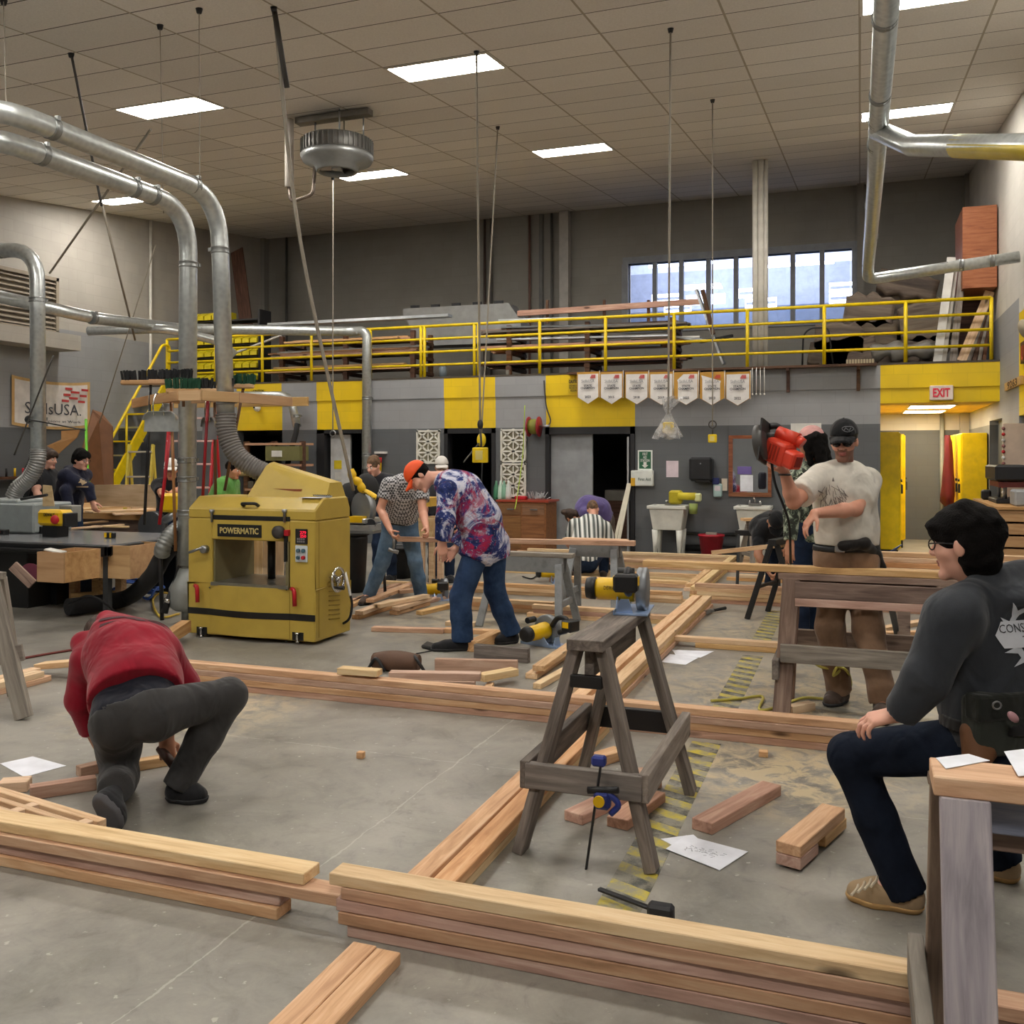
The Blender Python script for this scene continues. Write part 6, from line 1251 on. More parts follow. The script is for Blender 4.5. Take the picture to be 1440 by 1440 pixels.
# red jacket hanging on the right lockers
c = YW(1318, 625, 17.4); m = MB(); vs, fs = [], []; N = 14
for i, (z, w, dp) in enumerate(((1.93, .03, .03), (1.82, .11, .05), (1.5, .17, .07), (1.15, .23, .09), (.95, .28, .1), (.84, .29, .1))):
    for k in range(N): t = 2*PI*k/N; vs.append((1.36+(dp+.02*math.sin(3*t+i))*math.cos(t), 17.2+(w+.02*math.sin(4*t+i*2))*math.sin(t), z+(.1*math.sin(t) if i == 5 else 0)))
for i in range(5):
    for k in range(N): fs.append((i*N+k, i*N+(k+1) % N, (i+1)*N+(k+1) % N, (i+1)*N+k))
m.add(vs, fs+[tuple(range(N))[::-1], tuple(range(5*N, 6*N))], 0, True); o = m.build('hanging_jacket', mat('560710', .9)); tag(o, 'dark red jacket hanging from the yellow lockers', 'jacket')
struct(MB().box((1.75, YU-.15, 0), (XR, YU, 2.38)).build('trim_7', W_LIGHT, M=Matrix())); struct(MB().tube([(1.45, YU-.05, 0), (1.45, YU-.05, 2.38)], .04, 8).build('trim_8', mat('9a9a90', .5), M=Matrix()))
# right wall near things
o = empty('wall_sign', XW(1423, 540, XR), 'carved tan wooden plaque on the right wall beyond the yellow strip', 'plaque'); a, b = XW(1413, 550, XR-.03), XW(1436, 528, XR-.03)
MB().box((XR-.035, min(a.y, b.y), a.z), (XR-.004, max(a.y, b.y), b.z)).build('plaque_board', MDF, o); text('lettering', '9263', o, (XR-.037, (a.y+b.y)/2, (a.z+b.z)/2), (0, -1, 0), Z, abs(a.y-b.y)*.6, .1, BRN, bold=.02)
a = XW(1437, 497, XR-.03); o = empty('red_sign', a, 'dark sign with a red and yellow letter at the right picture edge', 'sign'); MB().box((XR-.03, a.y-.5, a.z-.12), (XR-.004, a.y+.12, a.z+.14)).build('sign_plate', mat('5a3a1a', .5), o); text('lettering', 'U', o, (XR-.034, a.y-.05, a.z), (0, -1, 0), Z, .16, .18, mat('d8502a', .5), bold=.03)
p = XW(1428, 445, XR-.35); o = empty('horn_lamp', p, 'beige floodlight pair on the right wall at the picture edge', 'lamp'); BE = mat('b0a288', .5)
for dz, sc in ((.0, 1), (.22, .8)): MB().lathe([(.03*sc, 0), (.05*sc, .1*sc), (.1*sc, .26*sc), (.11*sc, .28*sc)], p+Vector((.3, .0, dz-.05)), (-.75, -.45, -.35), 16).build('lamp_horn', BE if dz == 0 else WHITE, o)
MB().box(p+Vector((.28, -.1, -.1)), p+Vector((.345, .1, .3))).build('mount_box', BE, o)
# pigeonhole bench at the right edge
o = empty('pigeonhole_bench', (1.6, 11.4, 0), 'tan wooden bench unit with pigeonholes by the right wall', 'bench'); PG = wood('tan_ply', 'a87c4c', 'bf945e', 'cba570', knots=False); bx0, bx1, by0, by1, bz = 1.32, 1.88, 10.9, 12.9, 1.04
MB().box((bx0+.02, by0, 0), (bx1, by0+.02, bz)).build('end_panel', PG, o); MB().box((bx0-.02, by0-.02, bz), (bx1, by1, bz+.03)).build('bench_top', PG, o); MB().box((bx1-.02, by0, 0), (bx1, by1, bz)).build('back_panel', PG, o)
for k in range(9): z = k*bz/8; MB().box((bx0, by0, max(0, z-.01)), (bx1-.02, by1, z+.01)).build('shelf', FIRP, o)
for k in range(1, 13): y = by0+(by1-by0)*k/12; MB().box((bx0, y-.01, 0), (bx1-.02, y+.01, bz)).build('divider', FIRP, o)
o = empty('black_printer', (1.5, 12.0, bz+.03), 'black boxy machine on top of the pigeonhole bench', 'machine'); z = bz+.03
MB().box((1.38, 11.5, z+.25), (1.75, 12.4, z+.42)).build('upper_body', BLACK, o, bevel=.02); MB().box((1.4, 11.6, z), (1.7, 12.3, z+.05)).build('lower_base', BLACK, o, bevel=.01); MB().tube([(1.5, 11.7, z), (1.5, 11.7, z+.3)], .02, 8).tube([(1.5, 12.2, z), (1.5, 12.2, z+.3)], .02, 8).build('support_post', STEEL, o); MB().box((1.42, 11.55, z+.18), (1.72, 12.3, z+.24)).build('red_tray', mat('6a2a22', .5), o)
tag(MB().box((1.5, 11.0, z), (1.85, 11.35, z+.17)).build('grey_case', mat('9a9c9c', .4), bevel=.02), 'pale grey case on the near end of the pigeonhole bench', 'case'); tag(MB().box((1.36, 12.5, z), (1.46, 12.65, z+.12)).build('black_jar', BLACK, bevel=.02), 'small black jar at the far end of the pigeonhole bench', 'jar')
o = empty('peg_board', (1.73, 12.8, 1.07), 'tall pale panel hung with small tools above the bench end', 'panel'); MB().box((1.62, 12.78, 1.075), (1.87, 12.82, 1.98)).build('panel_board', mat('cdb8a4', .6), o)
for k in range(12): MB().ball((1.62, 12.77, 1.15+.07*k), .022, 8, 5).build('hung_tool', [WHITE, RED, mat('8a5a5a', .5)][k % 3], o)
# folded blue frame by lockers
tag(MB().tube([P(1246, 779, 14), P(1268, 766, 14.1)], .012, 6).tube([P(1246, 786, 14), P(1266, 767, 14.1)], .012, 6).tube([P(1243, 792, 14), P(1262, 770, 14.1)], .01, 6).build('folding_rack', mat('3a4a70', .4)), 'folded dark blue tube frame leaning below the left lockers', 'frame')
# mitre saw station and bins
def bin_(px, pt, pb, wpx, label):
    g = G(px, pb); d = (EYE)*FPX/(pb-HOR); h = (pb-pt)/FPX*d; r = wpx/2/FPX*d; o = empty('trash_can', g, label, 'trash can'); BK = mat('17181a', .5)
    MB().lathe([(r*.78, 0), (r*.95, h*.9), (r*.92, h), (r*.8, h), (r*.7, .03)], (g.x, g.y, 0), Z, 24).build('can_body', BK, o); MB().tube([(g.x+r*1.0*math.cos(t), g.y+r*1.0*math.sin(t), h) for t in [2*PI*k/24 for k in range(24)]], .02, 6, closed=True).build('can_rim', BK, o); return g, h
g1, h1 = bin_(497, 750, 832, 42, 'black trash can under the mitre saw beside the planer'); bin_(562, 770, 812, 46, 'black trash can between the grey trousers and the grey sawhorse')
o = empty('mitre_saw', (g1.x, g1.y, h1), 'yellow-handled mitre saw with a large black dust bag behind the planer', 'saw'); d = 10.6
MB().box(P(478, 745, d)-Vector((0, .1, 0)), P(535, 737, d)+Vector((0, .2, 0))).build('saw_base', mat('a8a8a6', .35, .6), o); MB().box(P(490, 735, d)-Vector((0, .12, 0)), P(528, 728, d)+Vector((0, .15, 0))).build('turntable', mat('b8b8b4', .35, .6), o, bevel=.01)
MB().box(P(500, 731, d)-Vector((0, .15, .02)), P(522, 725, d)+Vector((0, -.1, 0))).build('yellow_scale', DWY, o); MB().tube([P(520, 736, d)-FW*.1, P(524, 736, d)-FW*.15], .06, 12).build('pivot', IRON, o)
MB().tube([P(507, 715, d), P(507, 715, d)+FW*.06+RX*.06], .18, 22).build('blade_guard', mat('8a8c8c', .4, .5), o)
MB().tube(bez([P(493, 660, d), P(497, 672, d), P(506, 680, d), P(511, 690, d), P(528, 702, d)], 6), [.035, .04, .045, .05, .05, .05]*4+[.05], 10).build('yellow_arm', DWY, o)
text('lettering', 'DEWALT', o, P(519, 697, d)-FW*.053, (RX*.85-Z3*.52), (RX*.52+Z3*.85), .16, .035, BLACK, bold=.02)
MB().ball(P(515, 690, d+.25), (.16, .12, .2)).ball(P(492, 705, d+.3), (.17, .12, .22)).build('dust_bag', mat('1a1a1c', .8), o)
MB().tube([P(484, 700, d+.1), P(484, 740, d+.1)], .05, 10).build('motor', BLACK, o)
o = empty('saw_stand', G(508, 830), 'grey folding stand under the mitre saw', 'stand'); 
for px in (480, 536): MB().tube([P(px, 745, d+.1), G(px-(6 if px < 500 else -6), 838)], .018, 8).build('leg', IRON, o)
MB().box(P(472, 748, d)-Vector((0, .1, 0)), P(542, 744, d)+Vector((0, .15, 0))).build('stand_rail', STEEL, o)
# fire extinguisher by narrow door
p = YW(532, 655, YB-.1); o = empty('mounted_extinguisher', p, 'small red and yellow extinguisher on the wall right of the drop duct', 'extinguisher'); MB().lathe([(.06, -.1), (.06, .05), (.03, .09), (.02, .12)], p, Z, 14).build('cylinder', DWY, o); MB().lathe([(.065, 0), (.065, .1)], p+Vector((0, 0, .05)), Z, 14).build('red_band', RED, o)
tag(wbox('wall_bracket', 530, 635, 545, 638, .1, WHITE), 'small white bracket above the extinguisher', 'bracket')
# stock behind the tie-dye shirt
o = empty('wooden_crate', G(600, 812), 'yellow-tan crate and legs standing behind the grey sawhorse', 'crate'); d = 11.3
MB().box(P(588, 760, d), P(624, 728, d)+FW*.3).build('crate_body', PLY, o); MB().box(P(586, 712, d)-Vector((0, .02, 0)), P(622, 700, d)+FW*.3).build('crate_tray', mat('c8a040', .6), o)
for px in (592, 606, 618): MB().box(Vector((P(px, 760, d).x-.03, P(px, 760, d).y, 0)), Vector((P(px, 760, d).x+.03, P(px, 760, d).y+.06, P(px, 728, d).z))).build('crate_leg', FIRP, o)
# circular saws
GREYM = mat('86898c', .4, .4); SHOE = mat('9db4d8', .3, .5)
def circ_saw(label, c, yaw, s=1.0, up=None, batt=True, tilt=None):
    M = Matrix.Translation(c) @ Matrix.Rotation(yaw, 4, 'Z') @ (tilt or Matrix()) @ Matrix.Scale(s, 4)
    o = empty('circular_saw', c, label, 'saw'); T_ = lambda *p: M @ Vector(p)
    def sub(nm, m, mt, bevel=0): 
        for i, v in enumerate(m.v): m.v[i] = M @ v
        return m.build(nm, mt, o, bevel=bevel)
    sub('base_shoe', MB().box((-.09, -.16, 0), (.07, .16, .006)).box((-.09, -.16, 0), (-.085, .16, .02)), SHOE)
    sub('bevel_bracket', MB().prism([(-.08, -.13, .006), (.0, -.13, .006), (-.02, -.13, .07), (-.06, -.13, .07)], (0, .008, 0)).prism([(-.088, -.1, .006), (-.088, .1, .006), (-.088, .05, .085), (-.088, -.02, .095)], (.006, 0, 0)), SHOE)
    sub('motor_housing', MB().lathe([(.04, -.19), (.052, -.17), (.055, -.06), (.06, -.04), (.06, .0)], (-.01, 0, .1), X, 18), DWY)
    sub('motor_cap', MB().lathe([(.03, -.235), (.048, -.23), (.054, -.21), (.054, -.185)], (-.01, 0, .1), X, 18), BLACK)
    sub('upper_guard', MB().lathe([(.095, -.025), (.105, -.02), (.105, .02), (.095, .025)], (.03, .01, .1), X, 26), GREYM)
    sub('lower_guard', MB().lathe([(.085, -.014), (.094, -.012), (.094, .012), (.085, .014)], (.03, .015, .085), X, 24), mat('3a3b3d', .4, .5))
    sub('blade', MB().lathe([(.02, -.001), (.088, -.001), (.088, .001), (.02, .001)], (.03, .015, .09), X, 24), STEEL)
    sub('rear_handle', MB().tube(bez([(-.01, -.06, .14), (-.02, -.12, .2), (-.02, -.19, .2), (-.02, -.2, .13), (-.02, -.13, .1)], 5), .019, 8), BLACK)
    sub('front_grip', MB().tube([(-.1, .09, .17), (-.02, .09, .17)], .022, 10), BLACK)
    if batt: sub('battery', MB().box((-.075, -.27, .12), (.035, -.185, .2)), BLACK, .01); sub('battery_label', MB().box((-.078, -.25, .15), (.038, -.2, .19)), DWY)
    return o
saw = circ_saw('yellow cordless circular saw resting on top of the front sawhorse', Vector((-.985, 4.4, .872)), math.radians(6), .98)
text('lettering', 'DEWALT', saw, Vector((-1.09, 4.335, .98)), X, Z, .07, .018, BLACK)
circ_saw('yellow circular saw lying on the floor beside the sneakers', G(768, 906), math.radians(70), 1.2)
circ_saw('yellow circular saw on the floor beside the crouching striped shirt', G(786, 818), math.radians(25), 1.2)
circ_saw('yellow circular saw half hidden behind the grey sawhorse legs', G(622, 842), math.radians(30), 1.1)
tag(tube_obj('power_cable', bez([G(778, 815)+Z3*.012, G(760, 808)+Z3*.012, G(748, 815)+Z3*.012, G(735, 812)+Z3*.012], 6), .009, RUB, seg=6), 'black cord trailing from the floor saw by the crouching person', 'cord')
tag(tube_obj('power_cable', bez([G(640, 906)+Z3*.01, G(615, 915)+Z3*.01, G(585, 921)+Z3*.01], 6), .005, RUB, seg=6), 'thin dark cord on the floor under the tie-dye shirt wearer', 'cord')
# ================================================================== people: signed-distance bodies turned into one mesh
def nets(D, o, res):
    S = D < 0; c = np.zeros(tuple(n-1 for n in S.shape), np.uint8)
    for i in (0, 1):
        for j in (0, 1):
            for k in (0, 1): c += S[i:S.shape[0]-1+i, j:S.shape[1]-1+j, k:S.shape[2]-1+k]
    act = (c > 0) & (c < 8); I = np.argwhere(act); ids = np.full(act.shape, -1, np.int32); ids[act] = np.arange(len(I))
    pos = np.zeros((len(I), 3), np.float32); cnt = np.zeros(len(I), np.float32)
    cr = [(i, j, k) for i in (0, 1) for j in (0, 1) for k in (0, 1)]; V = {q: D[I[:, 0]+q[0], I[:, 1]+q[1], I[:, 2]+q[2]] for q in cr}
    for a in cr:
        for ax in range(3):
            if a[ax]: continue
            b = list(a); b[ax] = 1; b = tuple(b); va, vb = V[a], V[b]; m = (va < 0) != (vb < 0)
            t = va[m]/(va[m]-vb[m]); p = np.tile(np.array(a, np.float32), (m.sum(), 1)); p[:, ax] += t; pos[m] += p; cnt[m] += 1
    pos = (pos/cnt[:, None]+I)*res+np.array(o, np.float32); Q = []
    for ax in range(3):
        u, w = (ax+1) % 3, (ax+2) % 3; sl0 = [slice(1, -1)]*3; sl0[ax] = slice(0, -1); sl1 = list(sl0); sl1[ax] = slice(1, None)
        A, B = S[tuple(sl0)], S[tuple(sl1)]
        for sgn in (0, 1):
            e = np.argwhere((A & ~B) if sgn == 0 else (~A & B))
            if not len(e): continue
            off = np.ones(3, int); off[ax] = 0; e = e+off
            def g(du, dw): q = e.copy(); q[:, u] += du; q[:, w] += dw; return ids[q[:, 0], q[:, 1], q[:, 2]]
            qd = np.stack([g(-1, -1), g(0, -1), g(0, 0), g(-1, 0)], 1)
            Q.append(qd if sgn == 0 else qd[:, ::-1])
    return pos, np.concatenate(Q)
def A3(v): return np.array(v, np.float32)
class SDF:
    def __init__(s, res): s.res = res; s.ops = []; s.lo = np.full(3, 1e9); s.hi = np.full(3, -1e9)
    def _bb(s, lo, hi): s.lo = np.minimum(s.lo, lo); s.hi = np.maximum(s.hi, hi)
    def cone(s, a, b, ra, rb=None, k=.02, flat=0, op='u'):
        rb = ra if rb is None else rb; a, b = A3(a), A3(b); r = max(ra, rb); lo, hi = np.minimum(a, b)-r, np.maximum(a, b)+r
        ba = b-a; L2 = max(float(ba @ ba), 1e-9)
        def f(X, Yv, Zv):
            px, py, pz = X-a[0], Yv-a[1], Zv-a[2]; t0 = (px*ba[0]+py*ba[1]+pz*ba[2])/L2; t = np.clip(t0, 0, 1)
            d = np.sqrt((px-t*ba[0])**2+(py-t*ba[1])**2+(pz-t*ba[2])**2)-(ra+(rb-ra)*t)
            if flat & 1: d = np.maximum(d, -t0*math.sqrt(L2))
            if flat & 2: d = np.maximum(d, (t0-1)*math.sqrt(L2))
            return d
        s.ops.append((op, k, f, lo, hi)); 
        if op == 'u': s._bb(lo, hi)
        return s
    def ell(s, c, r, R=None, k=.02, op='u'):
        c = A3(c); r = A3(r); m = float(max(r)); R = np.eye(3, dtype=np.float32) if R is None else np.array(R, np.float32)
        def f(X, Yv, Zv):
            px, py, pz = X-c[0], Yv-c[1], Zv-c[2]; q = [R[0, i]*px+R[1, i]*py+R[2, i]*pz for i in range(3)]
            k0 = np.sqrt(sum((q[i]/r[i])**2 for i in range(3))); k1 = np.sqrt(sum((q[i]/r[i]**2)**2 for i in range(3)))+1e-9
            return k0*(k0-1)/k1
        s.ops.append((op, k, f, c-m, c+m)); 
        if op == 'u': s._bb(c-m, c+m)
        return s
    def clip(s, p, n, within=None): s.ops.append(('c', 0, (A3(p), A3(Vector(n).normalized())), within, None)); return s
    def wrinkle(s, amp, freq=22, seed=1): s.ops.append(('w', amp, (freq, seed), None, None)); return s
    def run(s):
        res = s.res; o = s.lo-4*res-.012; n = np.ceil((s.hi+4*res+.012-o)/res).astype(int)+1
        ax = [(o[i]+res*np.arange(n[i])).astype(np.float32) for i in range(3)]; D = np.full(n, .5, np.float32)
        for op, k, f, lo, hi in s.ops:
            if op == 'c':
                p, nn = f
                d = (ax[0]-p[0])[:, None, None]*nn[0]+(ax[1]-p[1])[None, :, None]*nn[1]+(ax[2]-p[2])[None, None, :]*nn[2]
                D = np.maximum(D, d); continue
            if op == 'w':
                fr, sd = f; r = random.Random(sd); band = np.abs(D) < .05; I = np.argwhere(band); pts = I*res+o; v = np.zeros(len(I), np.float32)
                for q in range(7):
                    w = np.array([r.gauss(0, 1) for _ in range(3)]); w *= fr*(.5+.25*q)/np.linalg.norm(w); v += np.sin(pts @ w+r.random()*6+1.3*np.sin(pts @ (w[[1, 2, 0]]*.6)))/(1+.5*q)
                D[band] += (k*v/2).astype(np.float32); continue
            m = k+3*res+.01; i0 = np.maximum(0, ((lo-m-o)/res).astype(int)); i1 = np.minimum(n, ((hi+m-o)/res).astype(int)+2)
            if (i1 <= i0).any(): continue
            sl = tuple(slice(i0[i], i1[i]) for i in range(3)); d = f(ax[0][sl[0]][:, None, None], ax[1][sl[1]][None, :, None], ax[2][sl[2]][None, None, :]); cur = D[sl]
            if op == 'u': h = np.maximum(k-np.abs(cur-d), 0)/max(k, 1e-6); D[sl] = np.minimum(cur, d)-h*h*k*.25
            else: h = np.maximum(k-np.abs(cur+d), 0)/max(k, 1e-6); D[sl] = np.maximum(cur, -d)+h*h*k*.25
        return nets(D, o, res)
    def build(s, name, mats, parent=None, loc=None, pick=None):
        v, q = s.run(); L = A3(WM[parent.name].translation) if parent is not None else A3(loc)
        if len(q):                          # keep only the largest connected shell
            lab = np.arange(len(v))
            for _ in range(800):
                m = lab[q].min(1); new = lab.copy(); np.minimum.at(new, q.ravel(), np.repeat(m, 4)); new = new[new]
                if (new == lab).all(): break
                lab = new
            u, ct = np.unique(lab, return_counts=True); keep = lab == u[ct.argmax()] if s.res > 0 and getattr(s, 'largest', True) else np.ones(len(v), bool)
            q = q[keep[q].all(1)]; mp = np.cumsum(keep)-1; v = v[keep]; q = mp[q]
        me = bpy.data.meshes.new(name); me.vertices.add(len(v)); me.vertices.foreach_set('co', (v-L).astype(np.float32).ravel())
        me.loops.add(len(q)*4); me.loops.foreach_set('vertex_index', q.astype(np.int32).ravel()); me.polygons.add(len(q)); me.polygons.foreach_set('loop_start', np.arange(0, len(q)*4, 4, dtype=np.int32))
        for m in (mats if isinstance(mats, (list, tuple)) else [mats]): me.materials.append(m)
        me.update(calc_edges=True); me.polygons.foreach_set('use_smooth', np.ones(len(q), bool))
        if pick is not None: me.polygons.foreach_set('material_index', pick(v[q].mean(1)).astype(np.int32))
        return mesh_obj(name, me, Matrix.Translation(Vector(L.tolist())), parent)
def skin(c, name='skin'):
    t = NT(name); v = t.coord(); n = t.noise(v, 12, 4); a = lin(c); b = tuple(x*f for x, f in zip(a[:3], (.82, .7, .66)))+(1,)
    t.P(Base_Color=t.mix(t.math('MULTIPLY', n, .6), a, b), Roughness=.5); t.b.inputs['Subsurface Weight'].default_value = .06; t.b.inputs['Subsurface Radius'].default_value = (.01, .004, .002); return t.mat
SK1 = skin('d79f86'); SK2 = skin('c08a6c'); SK3 = skin('e0ab95'); SK4 = skin('a8765a')
LIP = mat('a8625a', .45); BROW = mat('2c1d16', .8); BEARD = skin('8d6350', 'stubble')
def folds(t, f, bump=.3):
    w = t.noise(t.coord((1, 1.3, .8), rot=(.5, .4, .3)), 6.5, 2, .5, .7); b1 = t.n('ShaderNodeBump', Height=w, Strength=.7, Distance=.04); b2 = t.n('ShaderNodeBump', Height=f, Strength=bump, Distance=.002)
    t.t.links.new(b1.outputs[0], b2.inputs['Normal']); t.set(t.b.inputs['Normal'], b2.outputs[0])
def fabric(col, name='fabric', rough=.85, sc=220, vary=.12, bump=.25):
    t = NT(name); v = t.coord(); n = t.noise(v, 6, 5, .6); f = t.noise(v, sc, 2); a = lin(col)
    lo = tuple(x*(1-vary*2) for x in a[:3])+(1,); hi = tuple(min(1, x*(1+vary*1.5)) for x in a[:3])+(1,)
    t.P(Base_Color=t.ramp(n, [(.3, lo), (.7, hi)]), Roughness=rough); folds(t, f, bump); t.b.inputs['Specular IOR Level'].default_value = .2
    t.b.inputs['Sheen Weight'].default_value = .15; return t.mat
def denim(col, fade):
    t = NT('denim'); v = t.coord(); n = t.noise(v, 5, 5, .65); f = t.noise(v, 260, 2)
    t.P(Base_Color=t.mix(t.math('MULTIPLY', f, .3), t.ramp(n, [(.35, col), (.7, fade)]), lin(fade)), Roughness=.9); folds(t, f); t.b.inputs['Specular IOR Level'].default_value = .15; return t.mat
HAIRK = mat('0c0908', .75, bump=.6, scale=150, vary=.2, spec=.12); HAIRB = mat('3a281c', .65, bump=.5, scale=120, vary=.3); HAIRL = mat('6a5038', .7, bump=.5, scale=120, vary=.3)
def hframe(f, up):
    f = Vector(f).normalized(); u = Vector(up); u = (u-f*u.dot(f)).normalized(); r = f.cross(u); return f, u, r
class Person:
    def __init__(s, label, J, res=.009, g=1.0, hs=.92, sk=None, cres=None):
        s.J = {k: Vector(v) for k, v in J.items()}; s.res = res; s.g = g; s.hs = hs; s.sk = sk or SK1; s.label = label; s.cres = cres or max(res, .009); s.hands = {}
        s.f, s.u, s.r = hframe(J['f'], J['up']); s.hc = s.J['head']
    def H(s, r, f, u): return s.hc+(s.r*r+s.f*f+s.u*u)*s.hs
    def R(s): return [[s.r[i], s.f[i], s.u[i]] for i in range(3)]
    def torso(s, S, infl=0, k=.05, low=0.0, neck=False):
        J, g = s.J, s.g; lc = (J['shR']-J['shL']).normalized(); lp = (J['hipR']-J['hipL']).normalized(); lb = (lc+lp).normalized()
        ch, be, pe = J['chest'], J['belly'], J['pelvis']; ax = (pe-be).normalized(); pe2 = pe+ax*low
        for q in (-1, 1):
            S.cone(ch+lc*q*.075*g, be+lb*q*.062*g, .1*g+infl, .092*g+infl, k); S.cone(be+lb*q*.062*g, pe2+lp*q*.07*g, .092*g+infl, .1*g+infl, k)
        S.cone(J['shL']+lc*.03, J['shR']-lc*.03, .062*g+infl, None, k); S.cone(J['neck'].lerp(ch, .35)-lc*.05, J['neck'].lerp(ch, .35)+lc*.05, .075*g+infl, None, k)
        return S
    def hand(s, S, wr, d, nrm, thumb, curl=.35, sc=1.0):
        wr = Vector(wr); d = Vector(d).normalized(); t = Vector(thumb); t = (t-d*t.dot(d)).normalized(); n = Vector(nrm); n = (n-d*n.dot(d)-t*n.dot(t)).normalized()
        rf = max(.0088, s.res*1.15)*sc; kn = []
        for i, o in enumerate((.03, .01, -.01, -.028)):
            b = wr+(d*(.088-.006*abs(i-1))+t*o)*sc; kn.append(b); S.cone(wr+t*o*.7*sc, b, .016*sc, max(.0125*sc, rf), .012)
        for i, (b, L) in enumerate(zip(kn, (.072, .082, .077, .06))):
            p = b; a = 0; dd = d+t*(.08-.055*i)
            for q, fr in enumerate((.45, .31, .24)):
                a += curl*(.8 if q == 0 else 1.1)+.05*i*curl; e = (dd.normalized()*math.cos(a)+n*math.sin(a)); p2 = p+e*L*fr*sc; S.cone(p, p2, rf*(1.02-.1*q), rf*(.95-.1*q), .003); p = p2
        b = wr+(d*.02+t*.024+n*.006)*sc; e = (d*.6+t*.75+n*(.25+.5*min(curl, 1))).normalized(); p1 = b+e*.042*sc; e2 = (d*.85+t*(.35-.3*min(curl, 1))+n*(.3+.5*min(curl, 1))).normalized(); p2 = p1+e2*.032*sc
        S.cone(b, p1, .0145*sc, max(.0115, rf)*sc, .008); S.cone(p1, p2, max(.0112, rf)*sc, max(.0095, rf*.9)*sc, .003); S.cone(p2, p2+e2*.022*sc, max(.0095, rf*.9)*sc, rf*.85, .003)
    def body(s, curlL=.35, curlR=.35, handL=None, handR=None, loc=None, lips=True, beard=False):
        J, g = s.J, s.g; S = SDF(s.res); s.torso(S, -.012, .05)
        S.cone(J['neck']-(s.hc-J['neck'])*.1, s.hc-s.u*.045*s.hs-s.f*.015, .056*g, .05, .03)
        H, R, h = s.H, s.R(), s.hs
        S.ell(H(0, -.012, .03), A3((.074, .094, .094))*h, R, .03); S.ell(H(0, .03, -.045), A3((.057, .066, .082))*h, R, .03); S.cone(H(-.018, .078, -.108), H(.018, .078, -.108), .021*h, None, .02)
        S.ell(H(0, .083, .022), A3((.052, .016, .013))*h, R, .015)
        for q in (-1, 1): S.ell(H(.032*q, .106, .0), A3((.017, .017, .014))*h, R, .012, 's'); S.ell(H(.078*q, -.012, -.012), A3((.011, .02, .032))*h, R, .008); S.cone(H(.03*q, .068, -.03), H(.05*q, .045, -.03), .024*h, .02*h, .02)
        S.cone(H(0, .094, .008), H(0, .116, -.03), .008*h, .0135*h, .01); S.ell(H(0, .105, -.036), A3((.019, .012, .009))*h, R, .006)
        S.ell(H(0, .094, -.062), A3((.024, .012, .0065))*h, R, .005); S.ell(H(0, .092, -.075), A3((.021, .012, .007))*h, R, .005)
        for sd, hd, cu in (('L', handL, curlL), ('R', handR, curlR)):
            sh, el, wr = J['sh'+sd], J['el'+sd], J['wr'+sd]; S.cone(sh, el, .056*g, .041*g, .035); m = el.lerp(wr, .3); S.cone(el, m, .04*g, .042*g, .02); S.cone(m, wr, .042*g, .028*g, .02)
            hd = hd or {}; d = hd.get('d', wr-el); fw = J.get('face', s.f); n = hd.get('n', (J['shR']-J['shL'])*(1 if sd == 'L' else -1)); t = hd.get('t', fw); s.hand(S, wr, d, n, t, cu)
            S.cone(J['hip'+sd], J['kn'+sd], .078*g, .055*g, .04); m = J['kn'+sd].lerp(J['an'+sd], .3); S.cone(J['kn'+sd], m, .052*g, .054*g, .03); S.cone(m, J['an'+sd], .054*g, .036, .03); S.cone(J['an'+sd], J['an'+sd].lerp(J['toe'+sd], .5), .034, .03, .02)
        Ri = A3([list(s.r), list(s.f), list(s.u)]); c = A3(s.hc)
        def pick(P_):
            q = (P_-c) @ Ri.T/h; r_, f_, u_ = q[:, 0], q[:, 1], q[:, 2]; out = np.zeros(len(P_), int); fr = f_ > .06
            nr = (np.abs(r_) < .1) & (f_ < .16); out[(np.abs(u_+.068) < .011) & (np.abs(r_) < .022) & (f_ > .09) & nr] = 1
            out[(np.abs(u_-.025-.004*np.abs(r_)/.03) < .006) & (np.abs(np.abs(r_)-.034) < .019) & fr & nr] = 2
            if beard: out[nr & (((u_ < -.05) & (f_ > -.02) & (u_ > -.16)) | ((np.abs(u_+.045) < .01) & (np.abs(r_) < .03) & (f_ > .08))) & (out == 0)] = 3
            return out
        loc = loc or Vector((J['pelvis'].x, J['pelvis'].y, 0)); s.o = S.build('person', [s.sk, LIP, BROW, BEARD], None, loc, pick); tag(s.o, s.label, 'person'); return s.o
    def eyes(s):
        for q in (-1, 1):
            e = MB().ball(s.H(.032*q, .084, .0), .0125*s.hs, 10, 8).build('eye', mat('dcd8d2', .2), s.o); MB().ball(s.H(.032*q, .0915, -.001), .0062*s.hs, 8, 6).build('iris', mat('2a1a12', .2), e)
    def shirt(s, m, name='shirt', sleeve=.55, infl=.02, low=.0, hem=.04, wr=.004, cuff=.0, loose=0.0, neckcut=.0, freq=20, extra=None, sl_r=None, pick=None):
        J, g = s.J, s.g; S = SDF(s.cres); s.torso(S, infl, .05, low)
        if loose: S.cone(J['chest'], J['belly'], .11*g+infl+loose, .11*g+infl+loose*1.3, .06)
        ax = (J['pelvis']-J['belly']).normalized(); S.clip(J['pelvis']+ax*(hem), ax)
        if extra: extra(S)
        for sd in 'LR':
            sh, el, w = J['sh'+sd], J['el'+sd], J['wr'+sd]; r0 = .064*g+infl*.6; r1 = (sl_r or .052)*g+infl*.6
            if sleeve <= 1: S.cone(sh, sh.lerp(el, sleeve), r0, r1+.004, .035, flat=2)
            else: S.cone(sh, el, r0, r1, .035); S.cone(el, el.lerp(w, sleeve-1), r1, r1*.82-cuff, .02, flat=2)
